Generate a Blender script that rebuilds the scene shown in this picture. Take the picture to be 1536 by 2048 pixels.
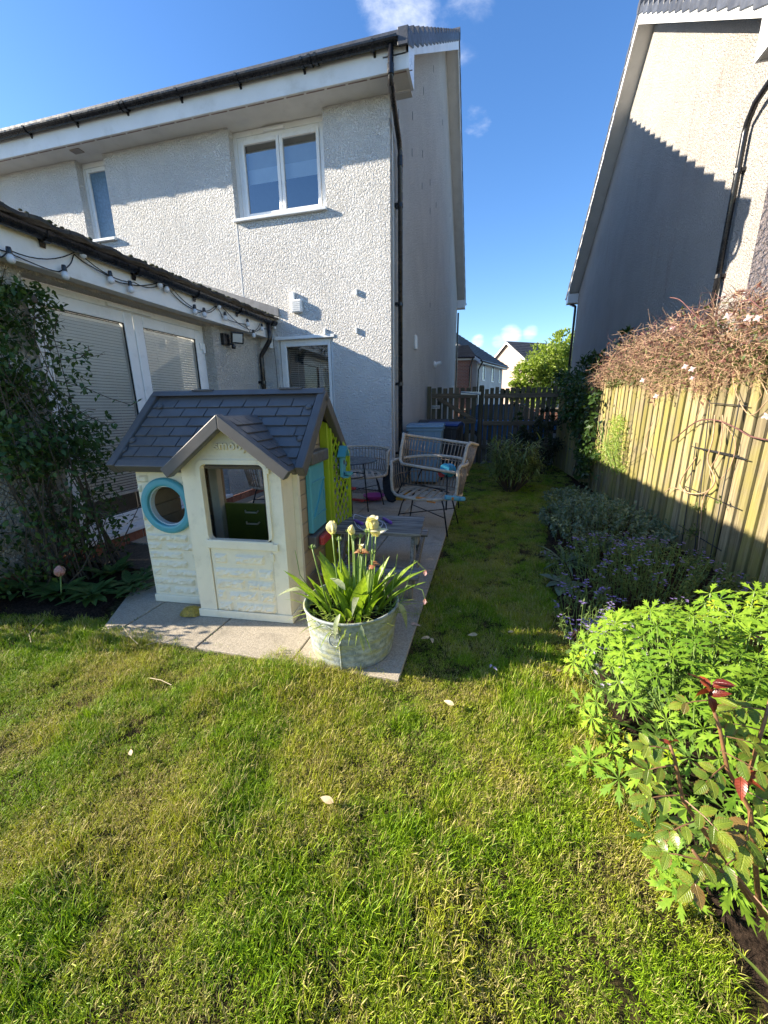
import bpy, bmesh, math, random
import numpy as np
from mathutils import Vector, Matrix, Euler, noise
random.seed(7); np.random.seed(7)
R = math.radians
sc = bpy.context.scene
for o in list(bpy.data.objects): bpy.data.objects.remove(o)
COL = sc.collection

# ---------------------------------------------------------------- camera
CAM_H = 1.35; F_PX = 785.0
def cam_axes(pitch, yaw, roll):
    p, y, r = R(pitch), R(yaw), R(roll)
    fw = Vector((-math.sin(y)*math.cos(p), math.cos(y)*math.cos(p), -math.sin(p)))
    rt = Vector((math.cos(y), math.sin(y), 0)); up = rt.cross(fw)
    return rt*math.cos(r)+up*math.sin(r), -rt*math.sin(r)+up*math.cos(r), fw
RT, UP, FW = cam_axes(15.0, 14.5, -0.7)
cd = bpy.data.cameras.new('camera'); cam = bpy.data.objects.new('camera', cd); COL.objects.link(cam)
cam.matrix_world = Matrix(((RT.x, UP.x, -FW.x, 0), (RT.y, UP.y, -FW.y, 0), (RT.z, UP.z, -FW.z, CAM_H), (0, 0, 0, 1)))
cd.sensor_fit = 'VERTICAL'; cd.sensor_height = 36.0; cd.lens = F_PX/2048*36.0
cd.clip_start = 0.05; cd.clip_end = 2000
sc.camera = cam

# ---------------------------------------------------------------- sun, sky, exposure
SUN_D = Vector((1.0, 0.21, -0.445)).normalized()
sl = bpy.data.lights.new('sun', 'SUN'); sl.energy = 5.0; sl.angle = R(0.5); sl.color = (1.0, 0.89, 0.72)
so = bpy.data.objects.new('sun', sl); COL.objects.link(so)
so.rotation_euler = SUN_D.to_track_quat('-Z', 'Y').to_euler(); so.location = (-20, -4, 12)
w = bpy.data.worlds.new('World'); sc.world = w; w.use_nodes = True
wn, wl = w.node_tree.nodes, w.node_tree.links
for n in list(wn): wn.remove(n)
def wnode(t, **k):
    n = wn.new(t)
    for a, b in k.items(): setattr(n, a, b)
    return n
wout = wnode('ShaderNodeOutputWorld'); bg = wnode('ShaderNodeBackground'); sky = wnode('ShaderNodeTexSky', sky_type='NISHITA')
sky.sun_disc = False; sky.sun_elevation = math.asin(-SUN_D.z); sky.sun_rotation = math.atan2(-SUN_D.x, -SUN_D.y)
sky.altitude = 0; sky.air_density = 1.0; sky.dust_density = 0.3; sky.ozone_density = 3.0
hs = wnode('ShaderNodeHueSaturation'); hs.inputs['Saturation'].default_value = 1.2; hs.inputs['Hue'].default_value = 0.507
wl.new(sky.outputs[0], hs.inputs['Color'])
# thin fair-weather cloud drawn into the whole sky by noise on the view direction
tc = wnode('ShaderNodeTexCoord')
mp = wnode('ShaderNodeMapping'); mp.inputs['Scale'].default_value = (1, 1, 2.2); wl.new(tc.outputs['Generated'], mp.inputs['Vector'])
nz = wnode('ShaderNodeTexNoise'); nz.inputs['Scale'].default_value = 7.5; nz.inputs['Detail'].default_value = 9; nz.inputs['Roughness'].default_value = 0.62; nz.inputs['Distortion'].default_value = 0.35
wl.new(mp.outputs[0], nz.inputs['Vector'])
def blob(direction, inner, outer):
    d = wnode('ShaderNodeVectorMath', operation='DOT_PRODUCT'); nrm = wnode('ShaderNodeVectorMath', operation='NORMALIZE')
    wl.new(tc.outputs['Generated'], nrm.inputs[0]); wl.new(nrm.outputs[0], d.inputs[0]); d.inputs[1].default_value = Vector(direction).normalized()
    m = wnode('ShaderNodeMapRange', interpolation_type='SMOOTHSTEP')
    m.inputs['From Min'].default_value = math.cos(R(outer)); m.inputs['From Max'].default_value = math.cos(R(inner))
    wl.new(d.outputs['Value'], m.inputs['Value']); return m.outputs[0]
def pix_dir(px, py): return RT*((px-768)/F_PX) + UP*(-(py-1024)/F_PX) + FW
CLOUDS = [((820, -8), 0.3, 4.6, .95), ((925, 62), 0.2, 5, 0.72), ((780, -25), .5, 4.5, .9), ((955, 240), 0.2, 2.4, 0.62), ((990, 190), 0.2, 2.2, 0.55), ((1022, 672), 0.3, 2.1, 1.0), ((1060, 666), 0.2, 1.5, 0.9), ((997, 684), .2, 1.4, .85), ((957, 682), 0.1, 1.2, 0.75),
          ((-300, 300), 2, 9, 1.0), ((1900, 420), 2, 10, 1.0), ((700, -700), 3, 12, 1.0), ((-900, 0), 3, 14, 1.0)]
acc = None
for (px, i, o_, wgt) in CLOUDS:
    b = blob(pix_dir(*px), i, o_)
    m = wnode('ShaderNodeMath', operation='MULTIPLY'); wl.new(b, m.inputs[0]); m.inputs[1].default_value = wgt
    if acc is None: acc = m.outputs[0]
    else:
        a = wnode('ShaderNodeMath', operation='MAXIMUM'); wl.new(acc, a.inputs[0]); wl.new(m.outputs[0], a.inputs[1]); acc = a.outputs[0]
ad = wnode('ShaderNodeMath', operation='MULTIPLY_ADD'); wl.new(acc, ad.inputs[0]); ad.inputs[1].default_value = 0.55; wl.new(nz.outputs[0], ad.inputs[2])
cr = wnode('ShaderNodeMapRange', interpolation_type='SMOOTHSTEP'); cr.inputs['From Min'].default_value = 0.74; cr.inputs['From Max'].default_value = 1.2; cr.inputs['To Max'].default_value = 0.66
wl.new(ad.outputs[0], cr.inputs['Value'])
mx = wnode('ShaderNodeMix', data_type='RGBA'); wl.new(cr.outputs[0], mx.inputs[0]); wl.new(hs.outputs[0], mx.inputs[6]); mx.inputs[7].default_value = (5.2, 5.3, 5.6, 1)
wl.new(mx.outputs[2], bg.inputs['Color']); bg.inputs['Strength'].default_value = 0.10
wl.new(bg.outputs[0], wout.inputs[0])
sc.view_settings.view_transform = 'Standard'; sc.view_settings.look = 'None'; sc.view_settings.gamma = 1; sc.view_settings.use_curve_mapping = False
sc.view_settings.exposure = 1.60
sc.render.engine = 'CYCLES'

# ---------------------------------------------------------------- helpers
CP = Vector((0, 0, CAM_H))
def at(px, py, axis, val):
    """world point on the plane (axis = val) seen at a pixel of the 1536x2048 photograph"""
    d = pix_dir(px, py); t = (val-CP[axis])/d[axis]; return CP+d*t
WM = {}
class MB:
    def __init__(s): s.v = []; s.f = []
    def add(s, vs, fs):
        b = len(s.v); s.v += [tuple(x) for x in vs]; s.f += [tuple(b+i for i in f) for f in fs]
    def bb(s, x0, x1, y0, y1, z0, z1):
        s.add([(x0,y0,z0),(x1,y0,z0),(x1,y1,z0),(x0,y1,z0),(x0,y0,z1),(x1,y0,z1),(x1,y1,z1),(x0,y1,z1)],
              [(0,3,2,1),(4,5,6,7),(0,1,5,4),(1,2,6,5),(2,3,7,6),(3,0,4,7)])
    def box(s, c, size, M=None):
        c = Vector(c); h = Vector(size)/2; vs = []
        for z in (-1, 1):
            for x, y in ((-1,-1),(1,-1),(1,1),(-1,1)):
                p = Vector((x*h.x, y*h.y, z*h.z)); vs.append(c+(M @ p if M else p))
        s.add(vs, [(0,3,2,1),(4,5,6,7),(0,1,5,4),(1,2,6,5),(2,3,7,6),(3,0,4,7)])
    def beam(s, p0, p1, wd, th, up=(0,0,1)):
        """box along p0-p1; wd across, th along the 'up' side"""
        p0, p1 = Vector(p0), Vector(p1); d = p1-p0; L = d.length; d.normalize(); u = Vector(up)
        x = d.cross(u)
        if x.length < 1e-4: x = d.cross(Vector((1,0,0)))
        x.normalize(); u = x.cross(d)
        M = Matrix((x, d, u)).transposed(); s.box((p0+p1)/2, (wd, L, th), M)
    def ext(s, poly, vec):
        n = len(poly); vec = Vector(vec); a = [Vector(p) for p in poly]; b = [p+vec for p in a]
        s.add(a+b, [tuple(range(n-1,-1,-1)), tuple(range(n, 2*n))]+[(i, (i+1) % n, n+(i+1) % n, n+i) for i in range(n)])
    def tube(s, pts, r, n=6, closed=False, caps=True):
        P = [Vector(p) for p in pts]; k = len(P); rings = []; prev = None
        for i in range(k):
            if closed: t = P[(i+1) % k]-P[i-1]
            else: t = P[min(i+1, k-1)]-P[max(i-1, 0)]
            if t.length < 1e-9: t = Vector((0,0,1))
            t.normalize()
            if prev is None:
                a = Vector((0,0,1)) if abs(t.z) < .9 else Vector((1,0,0)); x = t.cross(a).normalized()
            else:
                x = prev-t*prev.dot(t)
                if x.length < 1e-6: x = t.orthogonal()
                x.normalize()
            prev = x; y = t.cross(x); rr = r[i] if isinstance(r, (list, tuple)) else r
            rings.append([P[i]+(x*math.cos(2*math.pi*j/n)+y*math.sin(2*math.pi*j/n))*rr for j in range(n)])
        vs = [p for g in rings for p in g]; fs = []
        m = k if closed else k-1
        for i in range(m):
            i2 = (i+1) % k
            for j in range(n): fs.append((i*n+j, i*n+(j+1) % n, i2*n+(j+1) % n, i2*n+j))
        if caps and not closed: fs += [tuple(range(n-1,-1,-1)), tuple((k-1)*n+j for j in range(n))]
        s.add(vs, fs)
    def lathe(s, prof, c=(0,0,0), n=24, M=None, cap0=False, cap1=False):
        c = Vector(c); vs = []
        for r, z in prof:
            for j in range(n):
                p = Vector((r*math.cos(2*math.pi*j/n), r*math.sin(2*math.pi*j/n), z)); vs.append(c+(M @ p if M else p))
        fs = []
        for i in range(len(prof)-1):
            for j in range(n): fs.append((i*n+j, i*n+(j+1) % n, (i+1)*n+(j+1) % n, (i+1)*n+j))
        if cap0: fs.append(tuple(range(n-1,-1,-1)))
        if cap1: fs.append(tuple((len(prof)-1)*n+j for j in range(n)))
        s.add(vs, fs)
    def shape(s, vf, M):
        s.add([M @ Vector(v) for v in vf[0]], vf[1])
    def mesh(s, name, mat, smooth=False, inv=None):
        me = bpy.data.meshes.new(name)
        vs = [tuple(inv @ Vector(v)) for v in s.v] if inv is not None else s.v
        me.from_pydata(vs, [], s.f); me.update()
        if smooth: me.polygons.foreach_set('use_smooth', [True]*len(me.polygons))
        if mat: me.materials.append(mat)
        return me
def world_of(o): return WM.get(o.name, Matrix.Identity(4))
def thing(name, label, cat, loc=(0,0,0), rz=0, group=None):
    o = bpy.data.objects.new(name, None); COL.objects.link(o); o.empty_display_size = .1
    o.location = loc; o.rotation_euler = (0, 0, rz); o['label'] = label; o['category'] = cat
    if group: o['group'] = group
    WM[o.name] = Matrix.Translation(Vector(loc)) @ Matrix.Rotation(rz, 4, 'Z'); return o
def tag(o, label, cat, group=None):
    o['label'] = label; o['category'] = cat
    if group: o['group'] = group
    return o
def part(name, mb, mat, parent=None, world=True, smooth=False, bevel=0, seg=2, kind=None, label=None):
    inv = world_of(parent).inverted() if (parent and world) else None
    me = mb.mesh(name, mat, smooth, inv)
    o = bpy.data.objects.new(name, me); COL.objects.link(o)
    if parent: o.parent = parent; WM[o.name] = world_of(parent)
    if bevel:
        b = o.modifiers.new('bevel', 'BEVEL'); b.width = bevel; b.segments = seg; b.limit_method = 'ANGLE'; b.angle_limit = R(35)
    if kind: o['kind'] = kind
    if label: o['label'] = label
    return o
def single(name, mb, mat, label, cat, loc, group=None, smooth=False, bevel=0):
    """a thing that is one mesh; vertices given in world space, origin moved to loc"""
    inv = Matrix.Translation(-Vector(loc)); me = mb.mesh(name, mat, smooth, inv)
    o = bpy.data.objects.new(name, me); COL.objects.link(o); o.location = loc
    if bevel:
        b = o.modifiers.new('bevel', 'BEVEL'); b.width = bevel; b.segments = 2; b.limit_method = 'ANGLE'; b.angle_limit = R(35)
    return tag(o, label, cat, group)
def inst(name, me, parent, M, world=True, label=None):
    o = bpy.data.objects.new(name, me); COL.objects.link(o); o.parent = parent
    o.matrix_basis = (world_of(parent).inverted() @ M) if world else M
    if label: o['label'] = label
    return o
def structure(name, mb, mat, **k):
    return part(name, mb, mat, None, kind='structure', **k)
def look(loc, nrm, spin=0.0, scale=1.0):
    """matrix with local +Z along nrm"""
    q = Vector(nrm).normalized().to_track_quat('Z', 'Y')
    return Matrix.Translation(Vector(loc)) @ q.to_matrix().to_4x4() @ Matrix.Rotation(spin, 4, 'Z') @ Matrix.Scale(scale, 4)
def along(loc, direction, up=(0,0,1), scale=1.0):
    """matrix with local +Y along direction and +Z near up"""
    y = Vector(direction).normalized(); z = Vector(up); z = z-y*z.dot(y)
    if z.length < 1e-4: z = y.orthogonal()
    z.normalize(); x = y.cross(z)
    return Matrix.Translation(Vector(loc)) @ Matrix((x, y, z)).transposed().to_4x4() @ Matrix.Scale(scale, 4)

# ---------------------------------------------------------------- materials
def mat_new(name):
    m = bpy.data.materials.new(name); m.use_nodes = True; nt = m.node_tree
    for n in list(nt.nodes): nt.nodes.remove(n)
    return m, nt
class NT:
    def __init__(s, nt): s.nt = nt
    def n(s, t, **k):
        x = s.nt.nodes.new(t)
        for a, b in k.items(): setattr(x, a, b)
        return x
    def l(s, a, b): s.nt.links.new(a, b)
    def noise(s, vec, scale, detail=3, rough=.55, dist=0):
        x = s.n('ShaderNodeTexNoise'); x.inputs['Scale'].default_value = scale; x.inputs['Detail'].default_value = detail
        x.inputs['Roughness'].default_value = rough; x.inputs['Distortion'].default_value = dist; s.l(vec, x.inputs['Vector']); return x.outputs[0]
    def rng(s, v, a, b, c=0, d=1, smooth=True):
        x = s.n('ShaderNodeMapRange', interpolation_type='SMOOTHSTEP' if smooth else 'LINEAR')
        for i, q in zip(('From Min', 'From Max', 'To Min', 'To Max'), (a, b, c, d)): x.inputs[i].default_value = q
        s.l(v, x.inputs['Value']); return x.outputs[0]
    def mix(s, fac, a, b, blend='MIX'):
        x = s.n('ShaderNodeMix', data_type='RGBA', blend_type=blend)
        for i, q in ((0, fac), (6, a), (7, b)):
            if hasattr(q, 'node'): s.l(q, x.inputs[i])
            elif i == 0: x.inputs[0].default_value = q
            else: x.inputs[i].default_value = (q[0], q[1], q[2], 1)
        return x.outputs[2]
    def math(s, op, a, b=None):
        x = s.n('ShaderNodeMath', operation=op)
        for i, q in ((0, a), (1, b)):
            if q is None: continue
            if hasattr(q, 'node'): s.l(q, x.inputs[i])
            else: x.inputs[i].default_value = q
        return x.outputs[0]
    def map(s, vec, scale=(1,1,1), rot=(0,0,0)):
        x = s.n('ShaderNodeMapping'); x.inputs['Scale'].default_value = scale; x.inputs['Rotation'].default_value = rot; s.l(vec, x.inputs['Vector']); return x.outputs[0]
    def bump(s, h, strength=.5, dist=.01):
        x = s.n('ShaderNodeBump'); x.inputs['Strength'].default_value = strength; x.inputs['Distance'].default_value = dist; s.l(h, x.inputs['Height']); return x.outputs[0]
    def out(s, sh): s.l(sh, s.n('ShaderNodeOutputMaterial').inputs[0])
def M_plain(name, col, rough=.55, var=.12, vscale=6.0, bump=0.0, bscale=80, spec=.5, metal=0.0, rnd=.0, dirt=None, dirt_amt=.0, dscale=3.0, coat=0, obj=False, sub=0):
    m, nt = mat_new(name); t = NT(nt)
    pos = t.n('ShaderNodeTexCoord').outputs['Object'] if obj else t.n('ShaderNodeNewGeometry').outputs['Position']
    c = (col[0], col[1], col[2]); lo = tuple(x*(1-var) for x in c); hi = tuple(min(1, x*(1+var)) for x in c)
    cc = t.mix(t.rng(t.noise(pos, vscale, 5), .3, .7), lo, hi)
    if dirt: cc = t.mix(t.rng(t.noise(pos, dscale, 6, .65), .5, .78, 0, dirt_amt), cc, dirt)
    if rnd:
        r = t.n('ShaderNodeObjectInfo').outputs['Random']; cc = t.mix(1.0, cc, t.mix(r, (1-rnd,)*3, (1+rnd,)*3), 'MULTIPLY')
    p = t.n('ShaderNodeBsdfPrincipled'); t.l(cc, p.inputs['Base Color']); p.inputs['Roughness'].default_value = rough
    p.inputs['Specular IOR Level'].default_value = spec; p.inputs['Metallic'].default_value = metal; p.inputs['Coat Weight'].default_value = coat
    rr = t.rng(t.noise(pos, vscale*2.3, 4), .3, .7, max(.02, rough-.1), min(1, rough+.1)); t.l(rr, p.inputs['Roughness'])
    if bump: t.l(t.bump(t.noise(pos, bscale, 5, .6), bump, .01), p.inputs['Normal'])
    if sub: p.inputs['Subsurface Weight'].default_value = sub
    t.out(p.outputs[0]); return m
def M_leaf(name, c1, c2, trans=.35, rough=.45, vscale=0, spec=.4, dry=None, dry_amt=0.0, vein=0, edge=None):
    m, nt = mat_new(name); t = NT(nt); g = t.n('ShaderNodeNewGeometry')
    r = t.math('FRACT', t.math('ADD', g.outputs['Random Per Island'], t.n('ShaderNodeObjectInfo').outputs['Random']))
    cc = t.mix(r, c1, c2)
    if dry: cc = t.mix(t.rng(r, 1-dry_amt, 1-dry_amt+.02), cc, dry)
    cc = t.mix(t.rng(t.noise(g.outputs['Position'], 60, 2), .35, .65), cc, t.mix(1.0, cc, (.72, .78, .7), 'MULTIPLY'))
    hgt = None
    if vein:   # leaf-local coordinates: y runs along the midrib, x across
        sx = t.n('ShaderNodeSeparateXYZ'); t.l(t.n('ShaderNodeTexCoord').outputs['Object'], sx.inputs[0]); ax = t.math('ABSOLUTE', sx.outputs[0])
        sn_ = t.math('ABSOLUTE', t.math('SINE', t.math('MULTIPLY', t.math('SUBTRACT', sx.outputs[1], t.math('MULTIPLY', ax, .8)), vein)))
        mid = t.rng(ax, .012, .035); hgt = t.math('MULTIPLY', t.rng(sn_, 0, .45), mid)
        cc = t.mix(t.math('MULTIPLY', t.math('SUBTRACT', 1.0, hgt), .5), cc, t.mix(1.0, cc, (1.5, 1.4, 1.3), 'MULTIPLY'))
        if edge: cc = t.mix(t.math('MULTIPLY', t.rng(t.math('ADD', ax, t.math('MULTIPLY', t.noise(g.outputs['Position'], 30, 2), .25)), .27, .48), .75), cc, edge)
    p = t.n('ShaderNodeBsdfPrincipled'); t.l(cc, p.inputs['Base Color']); p.inputs['Roughness'].default_value = rough; p.inputs['Specular IOR Level'].default_value = spec
    if hgt is not None: t.l(t.bump(hgt, .5, .004), p.inputs['Normal'])
    tr = t.n('ShaderNodeBsdfTranslucent'); t.l(t.mix(1.0, cc, (1.25, 1.3, .55), 'MULTIPLY'), tr.inputs[0])
    ms = t.n('ShaderNodeMixShader'); ms.inputs[0].default_value = trans; t.l(p.outputs[0], ms.inputs[1]); t.l(tr.outputs[0], ms.inputs[2]); t.out(ms.outputs[0]); return m
def M_glass(name, refl=.16, tint=(.8, .86, .88)):
    m, nt = mat_new(name); t = NT(nt)
    fr = t.n('ShaderNodeFresnel'); fr.inputs[0].default_value = 1.5
    fac = t.math('MINIMUM', t.math('ADD', fr.outputs[0], refl), 1.0)
    a = t.n('ShaderNodeBsdfTransparent'); a.inputs[0].default_value = (*tint, 1); b = t.n('ShaderNodeBsdfGlossy'); b.inputs['Roughness'].default_value = .015
    ms = t.n('ShaderNodeMixShader'); t.l(fac, ms.inputs[0]); t.l(a.outputs[0], ms.inputs[1]); t.l(b.outputs[0], ms.inputs[2]); t.out(ms.outputs[0]); return m
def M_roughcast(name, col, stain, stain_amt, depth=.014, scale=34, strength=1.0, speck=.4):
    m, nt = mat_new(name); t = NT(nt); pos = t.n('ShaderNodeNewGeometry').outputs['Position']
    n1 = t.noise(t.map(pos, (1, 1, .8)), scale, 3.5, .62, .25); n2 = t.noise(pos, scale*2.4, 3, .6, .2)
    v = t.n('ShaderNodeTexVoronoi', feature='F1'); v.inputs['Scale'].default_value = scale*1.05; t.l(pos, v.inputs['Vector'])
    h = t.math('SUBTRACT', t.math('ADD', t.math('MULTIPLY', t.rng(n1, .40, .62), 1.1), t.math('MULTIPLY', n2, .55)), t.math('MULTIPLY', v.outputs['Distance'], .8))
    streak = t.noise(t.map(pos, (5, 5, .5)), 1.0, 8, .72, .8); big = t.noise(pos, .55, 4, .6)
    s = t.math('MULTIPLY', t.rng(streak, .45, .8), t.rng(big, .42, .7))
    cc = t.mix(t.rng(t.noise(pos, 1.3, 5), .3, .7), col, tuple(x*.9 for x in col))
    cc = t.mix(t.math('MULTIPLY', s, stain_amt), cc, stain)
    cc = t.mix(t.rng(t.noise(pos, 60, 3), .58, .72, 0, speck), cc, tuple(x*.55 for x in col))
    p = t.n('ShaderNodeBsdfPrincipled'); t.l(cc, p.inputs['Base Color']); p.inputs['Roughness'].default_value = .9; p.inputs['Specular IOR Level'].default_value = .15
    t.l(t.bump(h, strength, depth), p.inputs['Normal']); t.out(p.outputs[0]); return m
def M_wood(name, c1, c2, rough=.8, axis=2, bump=.5, rnd=.2, moss=None, moss_amt=0, grain=60):
    m, nt = mat_new(name); t = NT(nt); pos = t.n('ShaderNodeNewGeometry').outputs['Position']
    r = t.n('ShaderNodeObjectInfo').outputs['Random']
    cx = t.n('ShaderNodeCombineXYZ'); 
    for i in range(3): t.l(t.math('MULTIPLY', r, 7.3), cx.inputs[i])
    va = t.n('ShaderNodeVectorMath', operation='ADD'); t.l(pos, va.inputs[0]); t.l(cx.outputs[0], va.inputs[1])
    s = [grain, grain, grain]; s[axis] = grain*.04
    g = t.noise(t.map(va.outputs[0], s), 1.0, 6, .65, .6)
    cc = t.mix(t.rng(g, .3, .7), c1, c2)
    if moss: cc = t.mix(t.math('MULTIPLY', t.rng(t.noise(va.outputs[0], 2.2, 5, .6), .35, .65), moss_amt), cc, moss)
    cc = t.mix(1.0, cc, t.mix(r, (1-rnd,)*3, (1+rnd,)*3), 'MULTIPLY')
    p = t.n('ShaderNodeBsdfPrincipled'); t.l(cc, p.inputs['Base Color']); p.inputs['Roughness'].default_value = rough; p.inputs['Specular IOR Level'].default_value = .25
    t.l(t.bump(g, bump, .006), p.inputs['Normal']); t.out(p.outputs[0]); return m

MT = {}
MT['rough'] = M_roughcast('white_roughcast', (.86, .845, .815), (.5, .47, .42), .4, .024, 41, .9, .12)
MT['rough_side'] = M_roughcast('white_roughcast_side', (.86, .81, .735), (.5, .46, .41), .35, .028, 44, 1.0, .35)
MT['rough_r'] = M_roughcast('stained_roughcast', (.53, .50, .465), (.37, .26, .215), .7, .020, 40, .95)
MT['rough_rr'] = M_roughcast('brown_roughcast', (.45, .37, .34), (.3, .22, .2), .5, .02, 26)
MT['upvc'] = M_plain('white_upvc', (.80, .80, .79), .35, .03, 4, dirt=(.45, .43, .38), dirt_amt=.25, dscale=6)
MT['fascia'] = M_plain('white_fascia', (.76, .76, .74), .45, .04, 3, dirt=(.4, .38, .3), dirt_amt=.45, dscale=2.5)
MT['soffit'] = M_plain('soffit_board', (.66, .65, .62), .6, .05, 3, dirt=(.35, .33, .3), dirt_amt=.3, dscale=4)
MT['blackpl'] = M_plain('black_plastic', (.012, .012, .014), .28, .3, 8, dirt=(.07, .066, .06), dirt_amt=.25, dscale=5)
MT['tile'] = M_plain('slate_grey_tile', (.060, .066, .082), .55, .25, 7, bump=.3, bscale=60, rnd=.25)
MT['tile_old'] = M_plain('mossy_dark_tile', (.045, .042, .040), .85, .4, 14, bump=.6, bscale=50, rnd=.35, dirt=(.10, .10, .05), dirt_amt=.6, dscale=14)
MT['pane'] = M_glass('window_glass', .24)
MT['pane_door'] = M_glass('door_glass', .06, (.95, .97, .97))
MT['dark'] = M_plain('room_shade_paint', (.02, .022, .026), .8, .2)  # near-black backing: the darkness of the rooms is put into this colour
MT['blind'] = M_plain('white_blind', (.84, .84, .82), .5, .03)
MT['curtain'] = M_plain('roman_blind', (.55, .53, .46), .8, .06)
MT['frost'] = M_plain('frosted_glass', (.10, .17, .24), .12, .15, 30, bump=.3, bscale=120)
MT['brick'] = M_plain('red_brick', (.33, .13, .075), .85, .2, 20, bump=.5, bscale=90, rnd=.3)
MT['mortar'] = M_plain('mortar', (.38, .35, .31), .95, .1, 20, bump=.4)
MT['steel'] = M_plain('grey_steel', (.35, .36, .37), .4, .15, 20, metal=.9)
# ================================================================ ground, paving, beds
def in_poly(x, y, poly):
    c = False; n = len(poly)
    for i in range(n):
        x1, y1 = poly[i]; x2, y2 = poly[(i+1) % n]
        if (y1 > y) != (y2 > y) and x < (x2-x1)*(y-y1)/(y2-y1)+x1: c = not c
    return c
PATIO = [(-3.62, 6.2), (-3.62, 2.62), (-2.80, 2.56), (-2.26, 1.66), (-.36, 1.62), (-.37, 9.6), (-1.45, 9.6), (-1.45, 6.2)]
LBED = [(-3.62, 2.62), (-2.82, 2.56), (-2.38, 1.80), (-2.62, 1.74), (-3.05, 1.68), (-3.6, 1.55), (-5, 1.5), (-5, 2.62)]
RBED = [(2.1, -.6), (2.1, 9.7), (1.72, 9.6), (1.52, 7.6), (1.42, 6.5), (1.0, 5.9), (.74, 5.1), (.66, 4.3), (.56, 3.2), (.50, 2.6), (.54, 2.0), (.58, 1.45), (.66, 1.05), (.66, .75), (.6, .4), (.62, -.6)]
GPAL = [(-80, -40), (90, -40), (90, 130), (-80, 130)]
m, nt = mat_new('distant_ground'); t = NT(nt); pos = t.n('ShaderNodeNewGeometry').outputs['Position']
p = t.n('ShaderNodeBsdfPrincipled'); p.inputs['Roughness'].default_value = .95
t.l(t.mix(t.rng(t.noise(pos, .8, 5), .4, .6), (.06, .06, .058), (.09, .088, .08)), p.inputs['Base Color']); t.l(t.bump(t.noise(pos, 90, 4), .4), p.inputs['Normal']); t.out(p.outputs[0]); MT['asphalt'] = m
mb = MB(); mb.add([(-600, -300, -.06), (600, -300, -.06), (600, 900, -.06), (-600, 900, -.06)], [(0, 1, 2, 3)])
structure('ground', mb, MT['asphalt'])
# lawn turf: slightly uneven sheet
m, nt = mat_new('lawn_thatch'); t = NT(nt); pos = t.n('ShaderNodeNewGeometry').outputs['Position']
p = t.n('ShaderNodeBsdfPrincipled'); p.inputs['Roughness'].default_value = 1; p.inputs['Specular IOR Level'].default_value = .1
c = t.mix(t.rng(t.noise(pos, 28, 6, .7), .38, .62), (.018, .020, .007), (.10, .075, .032)); t.l(c, p.inputs['Base Color'])
t.l(t.bump(t.noise(pos, 130, 5, .7), 1, .02), p.inputs['Normal']); t.out(p.outputs[0]); MT['thatch'] = m
def gz(x, y): return .010*noise.noise(Vector((x*1.3, y*1.3, 0)))+(.016*noise.noise(Vector((x*3.6, y*3.6, 8))) if y < 1.6 else .006*noise.noise(Vector((x*3.6, y*3.6, 8))))+.004*noise.noise(Vector((x*6, y*6, 3)))
mb = MB(); xs = np.linspace(-9, 2.1, 112); ys = np.linspace(-3, 9.75, 128)
vs = [(x, y, gz(x, y)-.012) for y in ys for x in xs]; nx = len(xs)
mb.add(vs, [(j*nx+i, j*nx+i+1, (j+1)*nx+i+1, (j+1)*nx+i) for j in range(len(ys)-1) for i in range(nx-1)])
structure('lawn', mb, MT['thatch'], smooth=True)
m, nt = mat_new('garden_soil'); t = NT(nt); pos = t.n('ShaderNodeNewGeometry').outputs['Position']
p = t.n('ShaderNodeBsdfPrincipled'); p.inputs['Roughness'].default_value = 1; p.inputs['Specular IOR Level'].default_value = .1
t.l(t.mix(t.rng(t.noise(pos, 70, 5, .7), .35, .68), (.016, .011, .008), (.075, .050, .035)), p.inputs['Base Color'])
t.l(t.bump(t.noise(pos, 80, 6, .75), 1, .03), p.inputs['Normal']); t.out(p.outputs[0]); MT['soil'] = m
def bed(name, poly, step=.05):
    mb = MB(); x0 = min(a for a, b in poly); x1 = max(a for a, b in poly); y0 = min(b for a, b in poly); y1 = max(b for a, b in poly)
    idx = {}; nx = int((x1-x0)/step)+1; ny = int((y1-y0)/step)+1; vs = []; fs = []
    def vid(i, j):
        if (i, j) not in idx:
            x, y = x0+i*step, y0+j*step
            ins = all(in_poly(x+dx, y+dy, poly) for dx, dy in ((.06, 0), (-.06, 0), (0, .06), (0, -.06)))
            z = (.018+.022*noise.noise(Vector((x*9, y*9, 1)))+.016*noise.noise(Vector((x*24, y*24, 5)))) if ins else -.03
            idx[(i, j)] = len(vs); vs.append((x, y, z))
        return idx[(i, j)]
    for i in range(nx):
        for j in range(ny):
            if in_poly(x0+(i+.5)*step, y0+(j+.5)*step, poly): fs.append((vid(i, j), vid(i+1, j), vid(i+1, j+1), vid(i, j+1)))
    mb.add(vs, fs); return structure(name, mb, MT['soil'], smooth=True)
bed('soil_bed', LBED, .04); bed('soil_bed', RBED, .045)
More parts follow.
